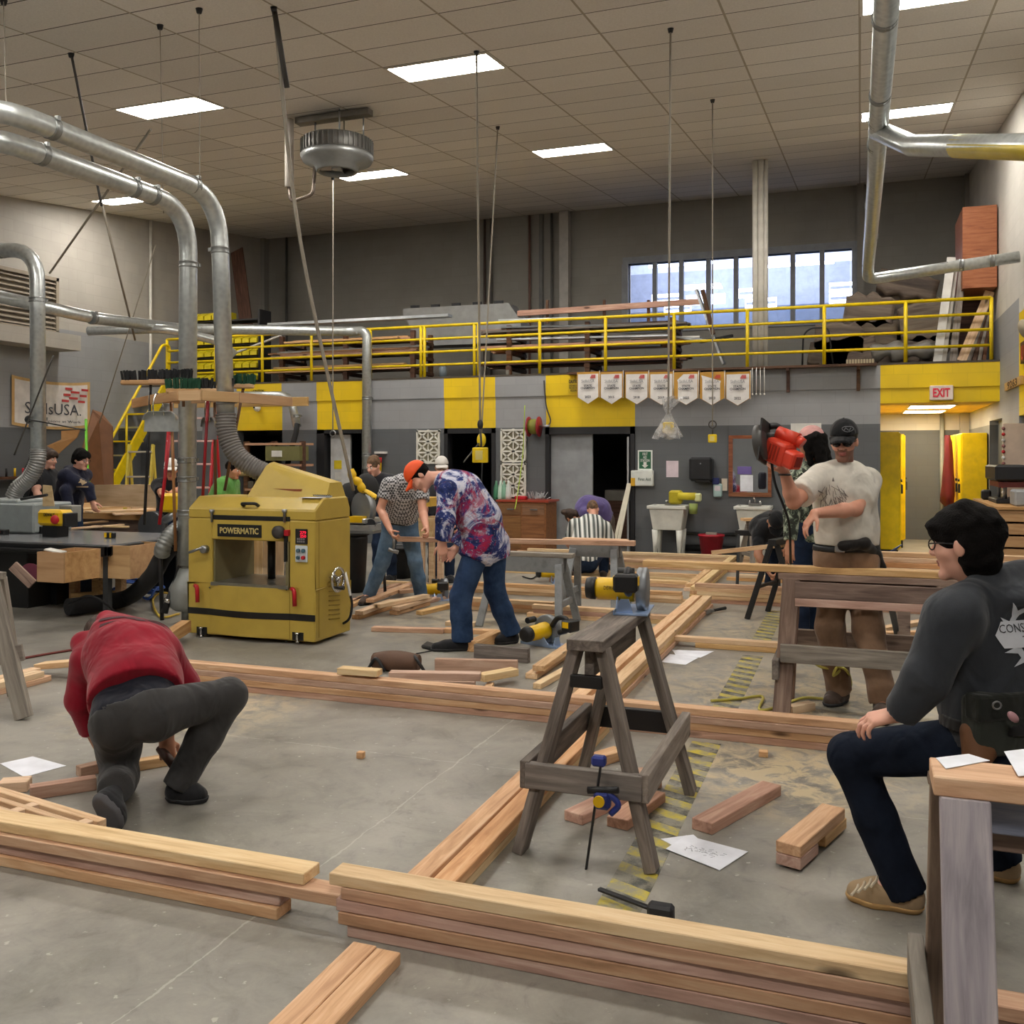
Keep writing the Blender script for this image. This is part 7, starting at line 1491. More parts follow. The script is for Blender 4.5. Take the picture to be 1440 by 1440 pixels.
        S.wrinkle(wr, freq, int(J['head'].x*100)+3)
        n = (s.hc-J['neck']).normalized(); 
        return S.build(name, m, s.o, pick=pick)
    def pants(s, m, name='trousers', infl=.016, waist=.06, rk=.064, ra=.058, wr=.004, hem=.0, freq=18, extra=None):
        J, g = s.J, s.g; S = SDF(s.cres); ax = (J['belly']-J['pelvis']).normalized(); lp = (J['hipR']-J['hipL']).normalized()
        for q in (-1, 1): S.cone(J['pelvis']+lp*q*.07*g, J['belly']+lp*q*.06*g, .102*g+infl, .092*g+infl, .05)
        S.clip(J['pelvis']+ax*waist, ax)
        for sd in 'LR':
            h, k_, a = J['hip'+sd], J['kn'+sd], J['an'+sd]; S.cone(h, k_, .09*g+infl*.8, rk*g+infl*.5, .05); S.cone(k_, k_.lerp(a, .5), rk*g+infl*.5, rk*.97*g+infl*.4, .03); S.cone(k_.lerp(a, .5), a+(a-k_).normalized()*hem, rk*.97*g+infl*.4, ra*g+infl*.3, .03, flat=2)
        if extra: extra(S)
        S.wrinkle(wr, freq, int(J['head'].x*77)+9)
        return S.build(name, m, s.o)
    def shoe(s, sd, m, sole, heel=None, toe=None, up=Z, high=.06, w=1.0, L=None):
        a = s.J['an'+sd]; up = Vector(up).normalized(); toe = Vector(toe if toe is not None else s.J['toe'+sd]); d = toe-a; d = (d-up*d.dot(up)).normalized()
        heel = Vector(heel) if heel is not None else a-d*.07-up*((a-toe).dot(up)-0); base = toe-up*0; L = (toe-heel).dot(d); heel = toe-d*L
        def shape(S, e=0): S.cone(heel+d*.045+up*.04, heel+d*(L*.62)+up*.036, .04*w+e, .047*w+e, .03); S.cone(heel+d*(L*.62)+up*.036, toe-d*.04+up*.03, .047*w+e, .036*w+e, .03); S.cone(heel+d*.05+up*.05, heel+d*(L*.45)+up*.055, .038*w+e, .036*w+e, .03)
        S = SDF(max(.006, s.res)); shape(S); S.cone(heel+d*.055+up*.06, a+up*high*.4, .042*w, .044*w, .03, flat=2); S.clip(heel+up*.012, -up); o = S.build('shoe', m, s.o)
        S = SDF(max(.006, s.res)); shape(S, .006); S.clip(heel, -up); S.clip(heel+up*.024, up); S.build('sole', sole, o); return o
    def hair(s, m, style='short', bangs=0, amp=.006, nape=-.07, extra=None):
        H, R, h = s.H, s.R(), s.hs; S = SDF(max(.007, s.res)); S.ell(H(0, -.02, .04), A3((.086, .1, .1))*h, R, .02)
        if style == 'mop': S.ell(H(0, -.012, .04), A3((.092, .11, .1))*h, R, .03); S.ell(H(0, .06, .06), A3((.076, .05, .05))*h, R, .03); S.ell(H(0, -.05, -.04), A3((.074, .07, .09))*h, R, .03)
        S.ell(H(0, .115, -.085) if bangs else H(0, .1, -.065), A3((.072, .09, .1) if bangs else (.075, .1, .105))*h, R, .015, 's'); S.clip(H(0, -.06, nape), -s.u)
        for q in (-1, 1): S.ell(H(.095*q, .005, -.045), A3((.03, .034, .05))*h, R, .01, 's'); S.cone(H(.075*q, .05, -.06), H(.075*q, .06, -.14), .045*h, None, .01, op='s')
        if extra: extra(S)
        S.wrinkle(amp, 75, 5); return S.build('hair', m, s.o)
    def cap(s, m, tilt=0, brim=True, bm=None, back=False, panel=None):
        H, R, h = s.H, s.R(), s.hs; S = SDF(max(.006, s.res)); S.ell(H(0, -.012, .05), A3((.09, .112, .1))*h, R, .02); S.clip(H(0, 0, .04), -s.u+s.f*.12); o = S.build('cap', m, s.o)
        if brim:
            q = -1 if back else 1; S = SDF(.005); n = 9
            for i in range(n): t = (i/(n-1)-.5)*2; S.cone(H(.075*t, .07*q, .045-.012*t*t), H(.062*t, (.165-.045*t*t)*q, .03-.022*t*t), .009, .008, .015)
            S.build('brim', bm or m, o)
        S = SDF(.006); S.ell(H(0, -.012, .149), A3((.01, .01, .006))*h, R); S.build('button', m, o) if s.res < .008 else None
        return o
    def belt(s, m, at=.05, r=.014, infl=.022, name='belt'):
        J, g = s.J, s.g; ax = (J['belly']-J['pelvis']).normalized(); lp = (J['hipR']-J['hipL']).normalized(); S = SDF(s.cres); c = J['pelvis']
        for q in (-1, 1): S.cone(c+lp*q*.07*g, J['belly']+lp*q*.06*g, .102*g+infl, .092*g+infl, .05)
        S.clip(c+ax*(at+.02), ax); S.clip(c+ax*(at-.02), -ax); return S.build(name, m, s.o)
    def glasses(s, m, lens=None):
        fr = MB()
        for q in (-1, 1): fr.tube([s.H(.034*q+.024*math.cos(t), .1, .0+.018*math.sin(t)) for t in [2*PI*k/14 for k in range(14)]], .0025, 6, closed=True); fr.tube([s.H(.058*q, .1, .006), s.H(.078*q, .05, .008), s.H(.08*q, -.02, .0)], .0025, 6)
        fr.tube([s.H(-.01, .102, .004), s.H(.01, .102, .004)], .0025, 6); o = fr.build('glasses', m, s.o)
        if lens:
            mm = MB()
            for q in (-1, 1): mm.ball(s.H(.034*q, .098, 0), (.024, .024, .018), 12, 8)
            mm.build('lens', lens, o)
        return o
def pose(base, f, H=1.75, lean=0.0, up=None):
    """relaxed standing joints for a figure of height H at base, facing f, bent forward by lean (rad)"""
    b = Vector(base); f = Vector(f); f.z = 0; f.normalize(); r = f.cross(Vector(Z)); k = H/1.75; z = Vector(Z); hip = b+z*.92*k-f*.25*math.sin(lean)*k*.5
    sp = z*math.cos(lean)+f*math.sin(lean)
    J = dict(pelvis=hip+z*.02, belly=hip+(z*.7+sp*.3).normalized()*.17*k, chest=hip+(z*.25+sp*.75).normalized()*.36*k, neck=hip+(z*.12+sp*.88).normalized()*.56*k, f=f*math.cos(lean*.8)-z*math.sin(lean*.8), up=sp, face=f)
    J['head'] = J['neck']+sp*.15*k+f*.03
    for sd, q in (('L', -1), ('R', 1)):
        J['hip'+sd] = hip+r*q*.09*k; J['kn'+sd] = b+r*q*.1*k+z*.48*k+f*.03; J['an'+sd] = b+r*q*.11*k+z*.08; J['toe'+sd] = b+r*q*.13*k+f*.17
        sh = J['neck']-sp*.06*k+r*q*.175*k; J['sh'+sd] = sh; J['el'+sd] = sh-z*.28*k+r*q*.04+f*.02; J['wr'+sd] = J['el'+sd]-z*.23*k+f*.08
    return J
def SET(J, d, **kw):
    for k, v in kw.items(): J[k] = P(v[0], v[1], v[2] if len(v) > 2 else d)
    return J
RXZ = lambda x, y, z: RX*x+FW*y+Vector((0, 0, z))
SOLE = mat('2a2a2c', .8); SOLEW = mat('b8935e', .7); BOOT = fabric('4a3c34', 'leather', .6, 60); KSHOE = fabric('1c1c1f', 'canvas', .7)
def decal_mesh(o, name, polys, mt, origin, xd, yd, nd, target, off=.004, sub=.012):
    """flat print pressed onto a garment: polys are 2-D outlines in metres"""
    dg = bpy.context.evaluated_depsgraph_get(); bvh = BVHTree.FromPolygons([WM[target.name] @ v.co for v in target.data.vertices], [list(p.vertices) for p in target.data.polygons])
    bm = bmesh.new()
    for po in polys:
        vs = [bm.verts.new((x, y, 0)) for x, y in po]; bm.faces.new(vs)
    bmesh.ops.triangulate(bm, faces=bm.faces)
    for _ in range(5):
        le = [e for e in bm.edges if e.calc_length() > sub]
        if not le: break
        bmesh.ops.subdivide_edges(bm, edges=le, cuts=1); bmesh.ops.triangulate(bm, faces=[f for f in bm.faces if len(f.verts) > 3])
    xd, yd, nd = Vector(xd).normalized(), Vector(yd).normalized(), Vector(nd).normalized(); L = WM[o.name].translation; dead = []
    for v in bm.verts:
        p = Vector(origin)+xd*v.co.x+yd*v.co.y; hit = bvh.ray_cast(p+nd*.4, -nd, .8)
        if hit[0] is None: dead.append(v)
        else: v.co = hit[0]+nd*off-L
    bmesh.ops.delete(bm, geom=dead, context='VERTS'); me = bpy.data.meshes.new(name); bm.to_mesh(me); bm.free(); me.materials.append(mt); return mesh_obj(name, me, WM[o.name], o)
def textpolys(body, h, ox=0, oy=0, bold=0):
    cu = bpy.data.curves.new('t', 'FONT'); cu.body = body; cu.resolution_u = 2; cu.offset = bold; cu.align_x = 'CENTER'; cu.align_y = 'CENTER'; ob = bpy.data.objects.new('t', cu); me = bpy.data.meshes.new_from_object(ob)
    out = [[(me.vertices[i].co.x*h+ox, me.vertices[i].co.y*h+oy) for i in p.vertices] for p in me.polygons]; bpy.data.objects.remove(ob); bpy.data.curves.remove(cu); bpy.data.meshes.remove(me); return out
# ---------------------------------------------------------------- kneeling person in the red hoodie
d = 4.35
J = SET({}, d, pelvis=(190, 1006, 4.28), belly=(190, 968, 4.42), chest=(180, 925, 4.6), neck=(165, 892, 4.78), head=(140, 900, 4.98), shL=(122, 930, 4.72), shR=(232, 922, 4.66), elL=(112, 985, 4.75), wrL=(140, 1050, 4.85), elR=(258, 962, 4.72), wrR=(234, 1040, 4.74),
        hipL=(165, 1015, 4.27), hipR=(222, 1004, 4.28), knL=(168, 1118, 4.52), knR=(322, 978, 4.5), anL=(163, 1128, 4.13), anR=(254, 1100, 4.4), toeL=(158, 1172, 4.02), toeR=(292, 1124, 4.42))
J['knL'].z = .075; J['f'] = RXZ(-.25, .55, -.8); J['up'] = RXZ(-.3, .8, .5); J['face'] = RXZ(-.3, 1, 0); J['anL'].z = .16; J['anR'].z = .1; J['toeR'].z = 0.0; J['toeL'].z = .015
p = Person('person in a red hoodie kneeling on one knee, back towards us', J, .0065, 1.04, .95, SK2)
p.body(.9, .9, handR=dict(d=RXZ(.1, -.1, -1), n=RXZ(-.4, .6, 0), t=RXZ(.8, .3, 0)))
REDH = fabric('8c1026', 'red_fleece')
def hood(S):
    S.ell(P(160, 884, 4.74), (.11, .1, .07), None, .05); S.cone(P(150, 874, 4.85), P(192, 888, 4.74), .055, .045, .04); S.cone(P(118, 905, 4.8), P(215, 902, 4.72), .075, .075, .06)
hd = p.shirt(REDH, 'hoodie', 1.62, .036, .0, -.1, .012, .0, .035, freq=17, extra=hood)
p.pants(fabric('3b3a3a', 'charcoal_twill'), infl=.02, waist=-.01, rk=.07, ra=.06, hem=.04, wr=.007, freq=22); NAVY = fabric('141622', 'navy_jersey')
S = SDF(.009); p.torso(S, .02, .05); S.clip(J['pelvis']+(J['pelvis']-J['belly']).normalized()*.03, J['pelvis']-J['belly']); S.build('undershirt', NAVY, p.o)
p.shoe('R', KSHOE, SOLE, toe=G(293, 1128)); 
hl, tl = P(148, 1130, 4.05), P(166, 1176, 4.0); tl.z = .02; hl.z = .19
p.shoe('L', KSHOE, mat('4c4b4e', .85), heel=hl, toe=tl, up=RXZ(.25, .95, .15)); p.hair(HAIRB)
DK = mat('3f1a22', .8); polys = [[(-.16, .03), (-.05, .05), (.16, .0), (.17, -.02), (-.03, .03), (-.16, .005)], [(-.14, -.02), (.03, .01), (.1, -.03), (.06, -.045), (-.02, -.015), (-.14, -.045)], [(.06, .05), (.17, .04), (.18, .02), (.08, .03)]]
decal_mesh(p.o, 'back_print', polys, DK, P(188, 890, 4.7), RX, RXZ(0, .55, .8), RXZ(0, -.55, .85), hd)
wd = empty('hand_drill', P(236, 1062, 4.72), 'dark hand tool held low by the kneeling person', 'tool'); MB().tube([P(225, 1052, 4.74), P(244, 1076, 4.66)], .022, 10).build('tool_grip', mat('3a2318', .5), wd)
# ---------------------------------------------------------------- seated person in the grey hoodie
d = 3.2
J = SET({}, d, pelvis=(1402, 1030, 3.2), belly=(1400, 975, 3.2), chest=(1394, 905, 3.2), neck=(1382, 845, 3.19), head=(1357, 762, 3.17), shL=(1342, 868, 3.06), shR=(1452, 862, 3.36), elL=(1303, 952, 3.06), wrL=(1262, 1004, 3.13), elR=(1475, 960, 3.4), wrR=(1420, 1010, 3.55),
        hipL=(1385, 1046, 3.14), hipR=(1422, 1040, 3.27), knL=(1196, 1062, 3.4), knR=(1330, 1050, 3.66), anL=(1268, 1232, 3.36), anR=(1405, 1225, 3.6), toeL=(1188, 1272, 3.42), toeR=(1340, 1240, 3.7))
J['f'] = RXZ(-.66, .74, -.12); J['up'] = RXZ(-.12, .05, 1); J['face'] = RXZ(-.8, .5, 0); J['toeL'].z = J['toeR'].z = 0; J['anL'].z = .1; J['anR'].z = .1
p = Person('person in a dark grey hoodie sitting at the right edge, seen from behind', J, .006, 1.0, .97, SK3)
p.body(.5, .4, handL=dict(d=RXZ(-.95, .2, -.28), n=RXZ(-.2, .1, -1), t=RXZ(-.1, .9, .1)))
HOOD = fabric('34373c', 'grey_fleece')
def hood(S):
    S.ell(P(1412, 838, 3.14), (.14, .12, .06), None, .05); S.cone(P(1382, 812, 3.12), P(1440, 812, 3.2), .042, .06, .05); S.cone(P(1366, 838, 3.07), P(1445, 850, 3.16), .05, .055, .05); S.cone(P(1365, 848, 3.2), P(1385, 830, 3.26), .05, .05, .04)
hd = p.shirt(HOOD, 'hoodie', 1.88, .028, .03, .0, .012, .002, .02, freq=17, extra=hood, sl_r=.05)
p.pants(denim('0f1420', '1c2433'), infl=.014, waist=.07, rk=.066, ra=.07, hem=.045, wr=.006, freq=22); p.hair(HAIRK, 'mop', 1, .01, -.125); p.belt(fabric('1d1c1c', 'webbing', .6), .06, infl=.05, name='tool_belt')
for s_ in 'LR': p.shoe(s_, fabric('a89070', 'suede', .85, 90), SOLEW, w=1.08, heel=G(1303, 1268) if s_ == 'L' else None, toe=G(1190, 1262) if s_ == 'L' else None)
p.glasses(BLACK, None)
LACE = mat('cdbfa6', .7)
for k in range(4): q0 = P(1232-9*k, 1238+4*k, 3.33); MB().tube(bez([q0+RXZ(-.03, -.03, -.008), q0, q0+RXZ(.02, .04, -.004)], 4), .005, 6).build('shoe_lace', LACE, p.o)
PCH = fabric('2d302a', 'canvas', .8); a_, b_ = P(1378, 1066, 2.99), P(1470, 986, 2.99); MP = frame(RXZ(.97, .24, 0), z=Z3, loc=(a_+b_)/2+FW*.02)
m = MB(); w_, h_ = .23, .19; m.prism([(-w_/2, 0, h_/2), (w_/2, 0, h_/2), (w_/2, 0, -h_*.3), (w_*.3, 0, -h_/2), (-w_*.3, 0, -h_/2), (-w_/2, 0, -h_*.25)], (0, .09, 0)); po = mesh_obj('tool_pouch', m.mesh('tool_pouch', PCH), MP, p.o, .02, 3)
mesh_obj('pouch_flap', MB().box((-w_/2-.004, -.006, h_*.12), (w_/2+.004, .06, h_/2+.012)).mesh('pouch_flap', fabric('22241f', 'canvas_flap', .75)), MP, po, .01, 2)
for px, py in ((1402, 992),): cc = P(px, py, 2.955); MB().tube([cc+RX*.013*math.cos(t)+Z3*.012*math.sin(t) for t in [2*PI*k/12 for k in range(12)]], .003, 6, closed=True).build('metal_ring', STEEL, po)
cc = P(1424, 1008, 2.955); MB().lathe([(.001, 0), (.021, .0), (.021, .006), (.001, .008)], cc, -FW, 18, sx=.6).build('oval_badge', mat('b88a90', .5), po)
S = SDF(.008); S.cone(P(1366, 1030, 3.04), P(1374, 1062, 3.02), .035, .045, .03); S.cone(P(1372, 1022, 3.06), P(1386, 1050, 3.04), .03, .04, .03); S.build('leather_pouch', mat('6a4426', .7, bump=.3), p.o)
# saw-blade emblem on the back
EMB = mat('c9cdd4', .8); R0, R1 = .105, .145; ring = []
for k in range(16):
    a0, a1, a2 = 2*PI*k/16, 2*PI*(k+.55)/16, 2*PI*(k+1)/16; ring.append([(R0*.8*math.cos(a0), R0*.8*math.sin(a0)), (R1*math.cos(a0), R1*math.sin(a0)), (R0*math.cos(a1), R0*math.sin(a1)), (R0*math.cos(a2), R0*math.sin(a2)), (R0*.8*math.cos(a2), R0*.8*math.sin(a2))])
nd = RXZ(.35, -.93, .05); xd = RXZ(.93, .35, 0); oc = P(1446, 888, 3.1)
decal_mesh(p.o, 'blade_emblem', ring, EMB, oc, xd, Z3, nd, hd, .004); hexp = [[(-.16, 0), (-.135, .042), (.135, .042), (.16, 0), (.135, -.042), (-.135, -.042)]]
decal_mesh(p.o, 'emblem_panel', hexp, mat('d6d9e0', .8), oc, xd, Z3, nd, hd, .006); decal_mesh(p.o, 'lettering', textpolys('CONSTRUCTION', .038, 0, .018)+textpolys('TRADES', .036, 0, -.02), mat('2a2c32', .8), oc, xd, Z3, nd, hd, .009, .01)
o = empty('work_stool', (J['pelvis'].x, J['pelvis'].y, 0), 'low timber stool under the seated person', 'stool'); zs_ = J['pelvis'].z-.14
part_bar('seat_board', o, J['pelvis']*1+Vector((-.22, .0, -J['pelvis'].z+zs_)), J['pelvis']+Vector((.25, .0, -J['pelvis'].z+zs_)), .26, .04, BROWNW)
for a in (-.18, .2):
    for b in (-.09, .09): q0 = Vector((J['pelvis'].x+a, J['pelvis'].y+b, 0)); part_bar('leg', o, q0, q0+Z3*(zs_-.02), .06, .04, BROWNW, up=X)
# ---------------------------------------------------------------- white shirt with the raised saw
d = 6.05
J = SET({}, d, pelvis=(1190, 778), belly=(1190, 742), chest=(1186, 694, 6.03), neck=(1187, 656, 6.03), head=(1187, 620, 5.98), shL=(1222, 676, 6.1), shR=(1152, 672, 5.98), elR=(1116, 706, 5.78), wrR=(1103, 664, 5.7), elL=(1203, 716, 5.86), wrL=(1146, 722, 5.68),
        hipL=(1209, 788), hipR=(1172, 788), knL=(1222, 885, 5.95), knR=(1166, 882, 6.1), anL=(1241, 980, 5.86), anR=(1180, 962, 6.15), toeL=(1240, 1006, 5.62), toeR=(1162, 985, 6.05))
J['f'] = RXZ(-.45, -.85, -.22); J['up'] = RXZ(0, 0, 1); J['face'] = RXZ(-.3, -.9, 0); J['toeL'].z = J['toeR'].z = 0; J['anL'].z = .1; J['anR'].z = .1
p = Person('person in a white T-shirt and black cap raising an orange saw', J, .0065, 1.06, .95, SK1)
p.body(.35, 1.1, beard=True, handL=dict(d=RXZ(-.62, -.1, -.75), n=RXZ(.6, .3, -.5), t=RXZ(.1, -.9, .0)), handR=dict(d=RXZ(-.3, .05, 1), n=RXZ(-.5, .9, 0), t=RXZ(-.8, -.4, .3)))
TEE = fabric('d4cec2', 'white_jersey'); hd = p.shirt(TEE, 'shirt', .72, .024, .02, -.06, .006, 0, .028, freq=13, sl_r=.062)
p.pants(fabric('866a54', 'tan_canvas'), infl=.022, waist=.03, rk=.074, ra=.07, hem=.02, wr=.008, freq=22); p.belt(BLACK, .035, infl=.03)
c = J['pelvis']; MB().box(P(1181, 772, 5.88)-Vector((.03, .01, .022)), P(1181, 772, 5.88)+Vector((.03, .01, .022))).build('buckle', CHROME, p.o, bevel=.006)
CAPK = fabric('19191b', 'black_twill'); cp = p.cap(CAPK); p.glasses(BLACK, mat('0a0a0c', .08)); p.hair(HAIRB, nape=-.03, amp=.002)
e_ = p.H(-.04, .108, .1); m = MB(); m.tube([e_+p.r*.034*math.cos(t)+p.u*.017*math.sin(t)-p.f*.02*abs(math.cos(t)) for t in [2*PI*k/20 for k in range(20)]], .0025, 5, closed=True); m.tube([e_+p.r*x+p.u*(.01*math.sin(x*200)) for x in (-.02, -.01, 0, .01, .02)], .0025, 5); m.build('cap_badge', mat('6a6c70', .5), cp)
for s_, hh in (('L', 1006), ('R', 985)): p.shoe(s_, BOOT, SOLE, high=.12, w=1.12)
r = random.Random(8); ln = []
for k in range(46):
    x = r.uniform(-.075, .075); y = r.uniform(-.1, .05)*(1-abs(x)*5)+r.uniform(-.02, .02); a = r.uniform(1.0, 2.2)+(.5 if x > 0 else -.2); l = r.uniform(.012, .035); w_ = .0016; cx_, sx_ = math.cos(a), math.sin(a); ln.append([(x-cx_*l-sx_*w_, y-sx_*l+cx_*w_), (x+cx_*l-sx_*w_, y+sx_*l+cx_*w_), (x+cx_*l+sx_*w_, y+sx_*l-cx_*w_), (x-cx_*l+sx_*w_, y-sx_*l-cx_*w_)])
ln += [[(-.008, .09), (0, .115), (.008, .09), (.004, .088)], [(-.09, .03), (-.06, .012), (-.058, .018), (-.088, .038)]]
decal_mesh(p.o, 'chest_print', ln, mat('77706a', .8), P(1172, 698, 5.8), RXZ(.95, -.3, 0), Z3, RXZ(-.3, -.95, 0), hd, .004, .02)
ss = SDF(.008); q0 = P(1190, 768, 5.9)
for a_, b_, r_ in (((1185, 768, 5.88), (1215, 764, 5.9), .035), ((1215, 764, 5.9), (1232, 780, 6.0), .035), ((1228, 772, 6.0), (1240, 798, 6.02), .03)): ss.cone(P(*a_), P(*b_), r_, r_, .03)
ss.wrinkle(.003, 20, 2); ss.build('tool_holster', fabric('1e1a18', 'black_leather', .55), p.o)
MB().tube([p.J['wrR']+Z3*(-.015)+RX*.034*math.cos(t)+FW*.034*math.sin(t) for t in [2*PI*k/14 for k in range(14)]], .006, 6, closed=True).build('wrist_band', BLACK, p.o)
# the saw it holds up
c = P(1086, 632, 5.62); o = empty('circular_saw', c, 'orange circular saw with a dark blade guard held up in the air', 'saw'); ORG = mat('d4402a', .42)
mx = RXZ(.55, -.75, -.35).normalized(); c0 = P(1087, 628, 5.62); MO = frame(mx, z=Z3, loc=c0); K_ = lambda nm, lo, hi, mt, bv: mesh_obj(nm, MB().box(lo, hi).mesh(nm, mt), MO, o, bv, 2)
K_('motor_body', (-.02, -.06, -.085), (.13, .06, .06), ORG, .022); K_('motor_end', (.11, -.05, -.075), (.2, .05, .03), ORG, .018); K_('motor_vent', (.19, -.03, -.055), (.205, .03, .01), mat('8a2014', .5), .006); K_('gear_case', (-.06, -.05, -.05), (.0, .05, .07), mat('3a3836', .45, .4), .012)
MB().tube([MO @ Vector((-.01, .02, .085)), MO @ Vector((.12, .05, .085))], .04, 14).tube([MO @ Vector((.11, .048, .085)), MO @ Vector((.15, .06, .07))], .034, 14).build('orange_grip', ORG, o)
for k in range(4): K_('cooling_fin', (.02+.022*k, -.064, -.06), (.03+.022*k, -.058, .03), mat('a02c1a', .5), .002)
MB().lathe([(.09, -.03), (.105, -.025), (.105, .025), (.09, .03)], P(1071, 622, 5.6), RXZ(.85, -.5, .1), 26).build('blade_guard', mat('4c4a48', .45, .4), o)
MB().bar(P(1077, 592, 5.6), P(1071, 650, 5.56), .16, .012, up=RXZ(.85, -.5, .1)).build('base_shoe', mat('2c2b2a', .5, .3), o); MB().tube(bez([P(1082, 600, 5.65), P(1092, 599, 5.65), P(1100, 606, 5.65)], 5), .02, 8).build('top_handle', BLACK, o)
MB().tube(bez([P(1084, 645, 5.6), P(1090, 680, 5.62), P(1102, 712, 5.7), P(1110, 740, 5.8), P(1112, 800, 6.2)], 6), .008, 6).build('power_cord', RUB, o)
# ---------------------------------------------------------------- tie-dye shirt
def tiedye():
    t = NT('tie_dye'); v = t.coord(); n = t.noise(v, 3.2, 6, .68, 1.2); n2 = t.noise(t.coord(loc=(3, 1, 7)), 3.0, 6, .7, 1.4); n3 = t.noise(t.coord(loc=(9, 4, 2)), 34, 4, .75)
    c = t.ramp(n, [(.4, '1c2650'), (.5, '2f3d78'), (.535, 'b4b8d0'), (.58, 'd2d0d8'), (.62, '7f8cba'), (.66, '26336c')])
    rd = t.ramp(n2, [(.53, (0,0,0)), (.58, (1,1,1))]); c = t.mix(t.math('MULTIPLY', rd, .8), c, t.ramp(n3, [(.4, 'b01e3c'), (.6, '7a2450')]))
    c = t.mix(t.ramp(n3, [(.58, (0,0,0)), (.66, (.6,.6,.6))]), c, lin('d8d8e4')); t.P(Base_Color=c, Roughness=.85); folds(t, n3); t.b.inputs['Specular IOR Level'].default_value = .2; return t.mat
d = 7.95
J = SET({}, d, pelvis=(683, 762), belly=(672, 727), chest=(650, 692), neck=(622, 672), head=(590, 670, 7.9), shL=(630, 694, 7.76), shR=(652, 682, 8.12), elL=(627, 730, 7.7), wrL=(622, 764, 7.72), elR=(668, 735, 8.2), wrR=(640, 772, 8.15),
        hipL=(672, 772, 7.87), hipR=(694, 768, 8.03), knL=(648, 838, 7.8), knR=(695, 828, 8.08), anL=(650, 904, 7.8), anR=(718, 896, 8.1), toeL=(606, 916, 7.78), toeR=(695, 908, 8.05))
J['f'] = RXZ(-.5, -.12, -.8); J['up'] = RXZ(-.8, 0, .5); J['face'] = RXZ(-1, 0, 0); J['toeL'].z = J['toeR'].z = 0; J['anL'].z = .1; J['anR'].z = .1
p = Person('person in a red white and blue tie-dye shirt and orange cap bending over', J, .0075, 1.08, .95, SK3)
p.body(.3, .4, handL=dict(d=RXZ(.1, 0, -1), n=RXZ(-.2, .9, 0), t=RXZ(-.9, -.2, 0)))
def tails(S):
    for q in 'LR': S.cone(J['hip'+q], J['hip'+q].lerp(J['kn'+q], .2), .13, .136, .05, flat=2)
    S.cone(J['hipL'], J['hipR'], .135, None, .05); S.cone(J['pelvis'], J['belly'], .13, None, .05)
p.shirt(tiedye(), 'shirt', 1.88, .03, .04, .02, .008, -.002, .03, freq=15, sl_r=.06, extra=tails); p.pants(denim('1a2a46', '3a5072'), infl=.014, waist=-.06, rk=.076, ra=.074, hem=.02, wr=.006)
p.hair(HAIRK, amp=.008, nape=-.085); p.cap(mat('ee5418', .6))
for s_ in 'LR': p.shoe(s_, KSHOE, SOLE, w=1.08)
# ---------------------------------------------------------------- checked shirt
def check():
    t = NT('small_check'); v = t.coord((46, 46, 46), rot=(.3, .2, .4)); ch = t.n('ShaderNodeTexChecker', Vector=v, Scale=1.0, Color1=lin('c9c9cc'), Color2=lin('2c2c30')).outputs[0]; n = t.noise(t.coord(), 60, 3)
    t.P(Base_Color=t.mix(t.math('MULTIPLY', n, .3), ch, lin('8a8a8e')), Roughness=.85); return t.mat
d = 10.1
J = SET({}, d, pelvis=(562, 732, 10.2), belly=(564, 712, 10.08), chest=(568, 690, 9.92), neck=(576, 674, 9.8), head=(582, 668, 9.62), shL=(592, 684, 9.85), shR=(546, 682, 9.85), elR=(535, 716, 9.8), wrR=(550, 748, 9.6), elL=(594, 718, 9.72), wrL=(600, 744, 9.5),
        hipL=(574, 738, 10.2), hipR=(552, 738, 10.2), knL=(584, 790, 10.2), knR=(538, 790, 10.2), anL=(592, 848, 10.3), anR=(519, 842, 10.3), toeL=(586, 856, 10.1), toeR=(506, 851, 10.1))
J['f'] = RXZ(.2, -.7, -.7); J['up'] = RXZ(.2, -.6, .6); J['face'] = RXZ(.2, -1, 0); J['toeL'].z = J['toeR'].z = 0; J['anL'].z = .1; J['anR'].z = .1
p = Person('person in a small-check shirt and faded jeans leaning over the sawhorse', J, .009, 1.0, .92, SK1); p.body(.8, .9)
p.shirt(check(), 'shirt', .6, .026, .0, -.02, .006, 0, .02, freq=14, sl_r=.062); p.pants(denim('3c5570', '7088a0'), infl=.018, waist=.05, rk=.07, ra=.066, hem=.01); p.belt(BLACK, .05, infl=.026); p.hair(HAIRB)
for s_ in 'LR': p.shoe(s_, BOOT, SOLE, high=.1)
m = MB(); q = p.J['wrR']; m.tube([q+RXZ(.04, -.05, -.02), q+RXZ(.03, -.06, -.2)], .015, 8).tube([q+RXZ(-.02, -.06, -.17), q+RXZ(.08, -.06, -.2)], .02, 8); tag(m.build('hand_clamp', STEEL), 'small metal clamp held by the checked shirt wearer', 'clamp')
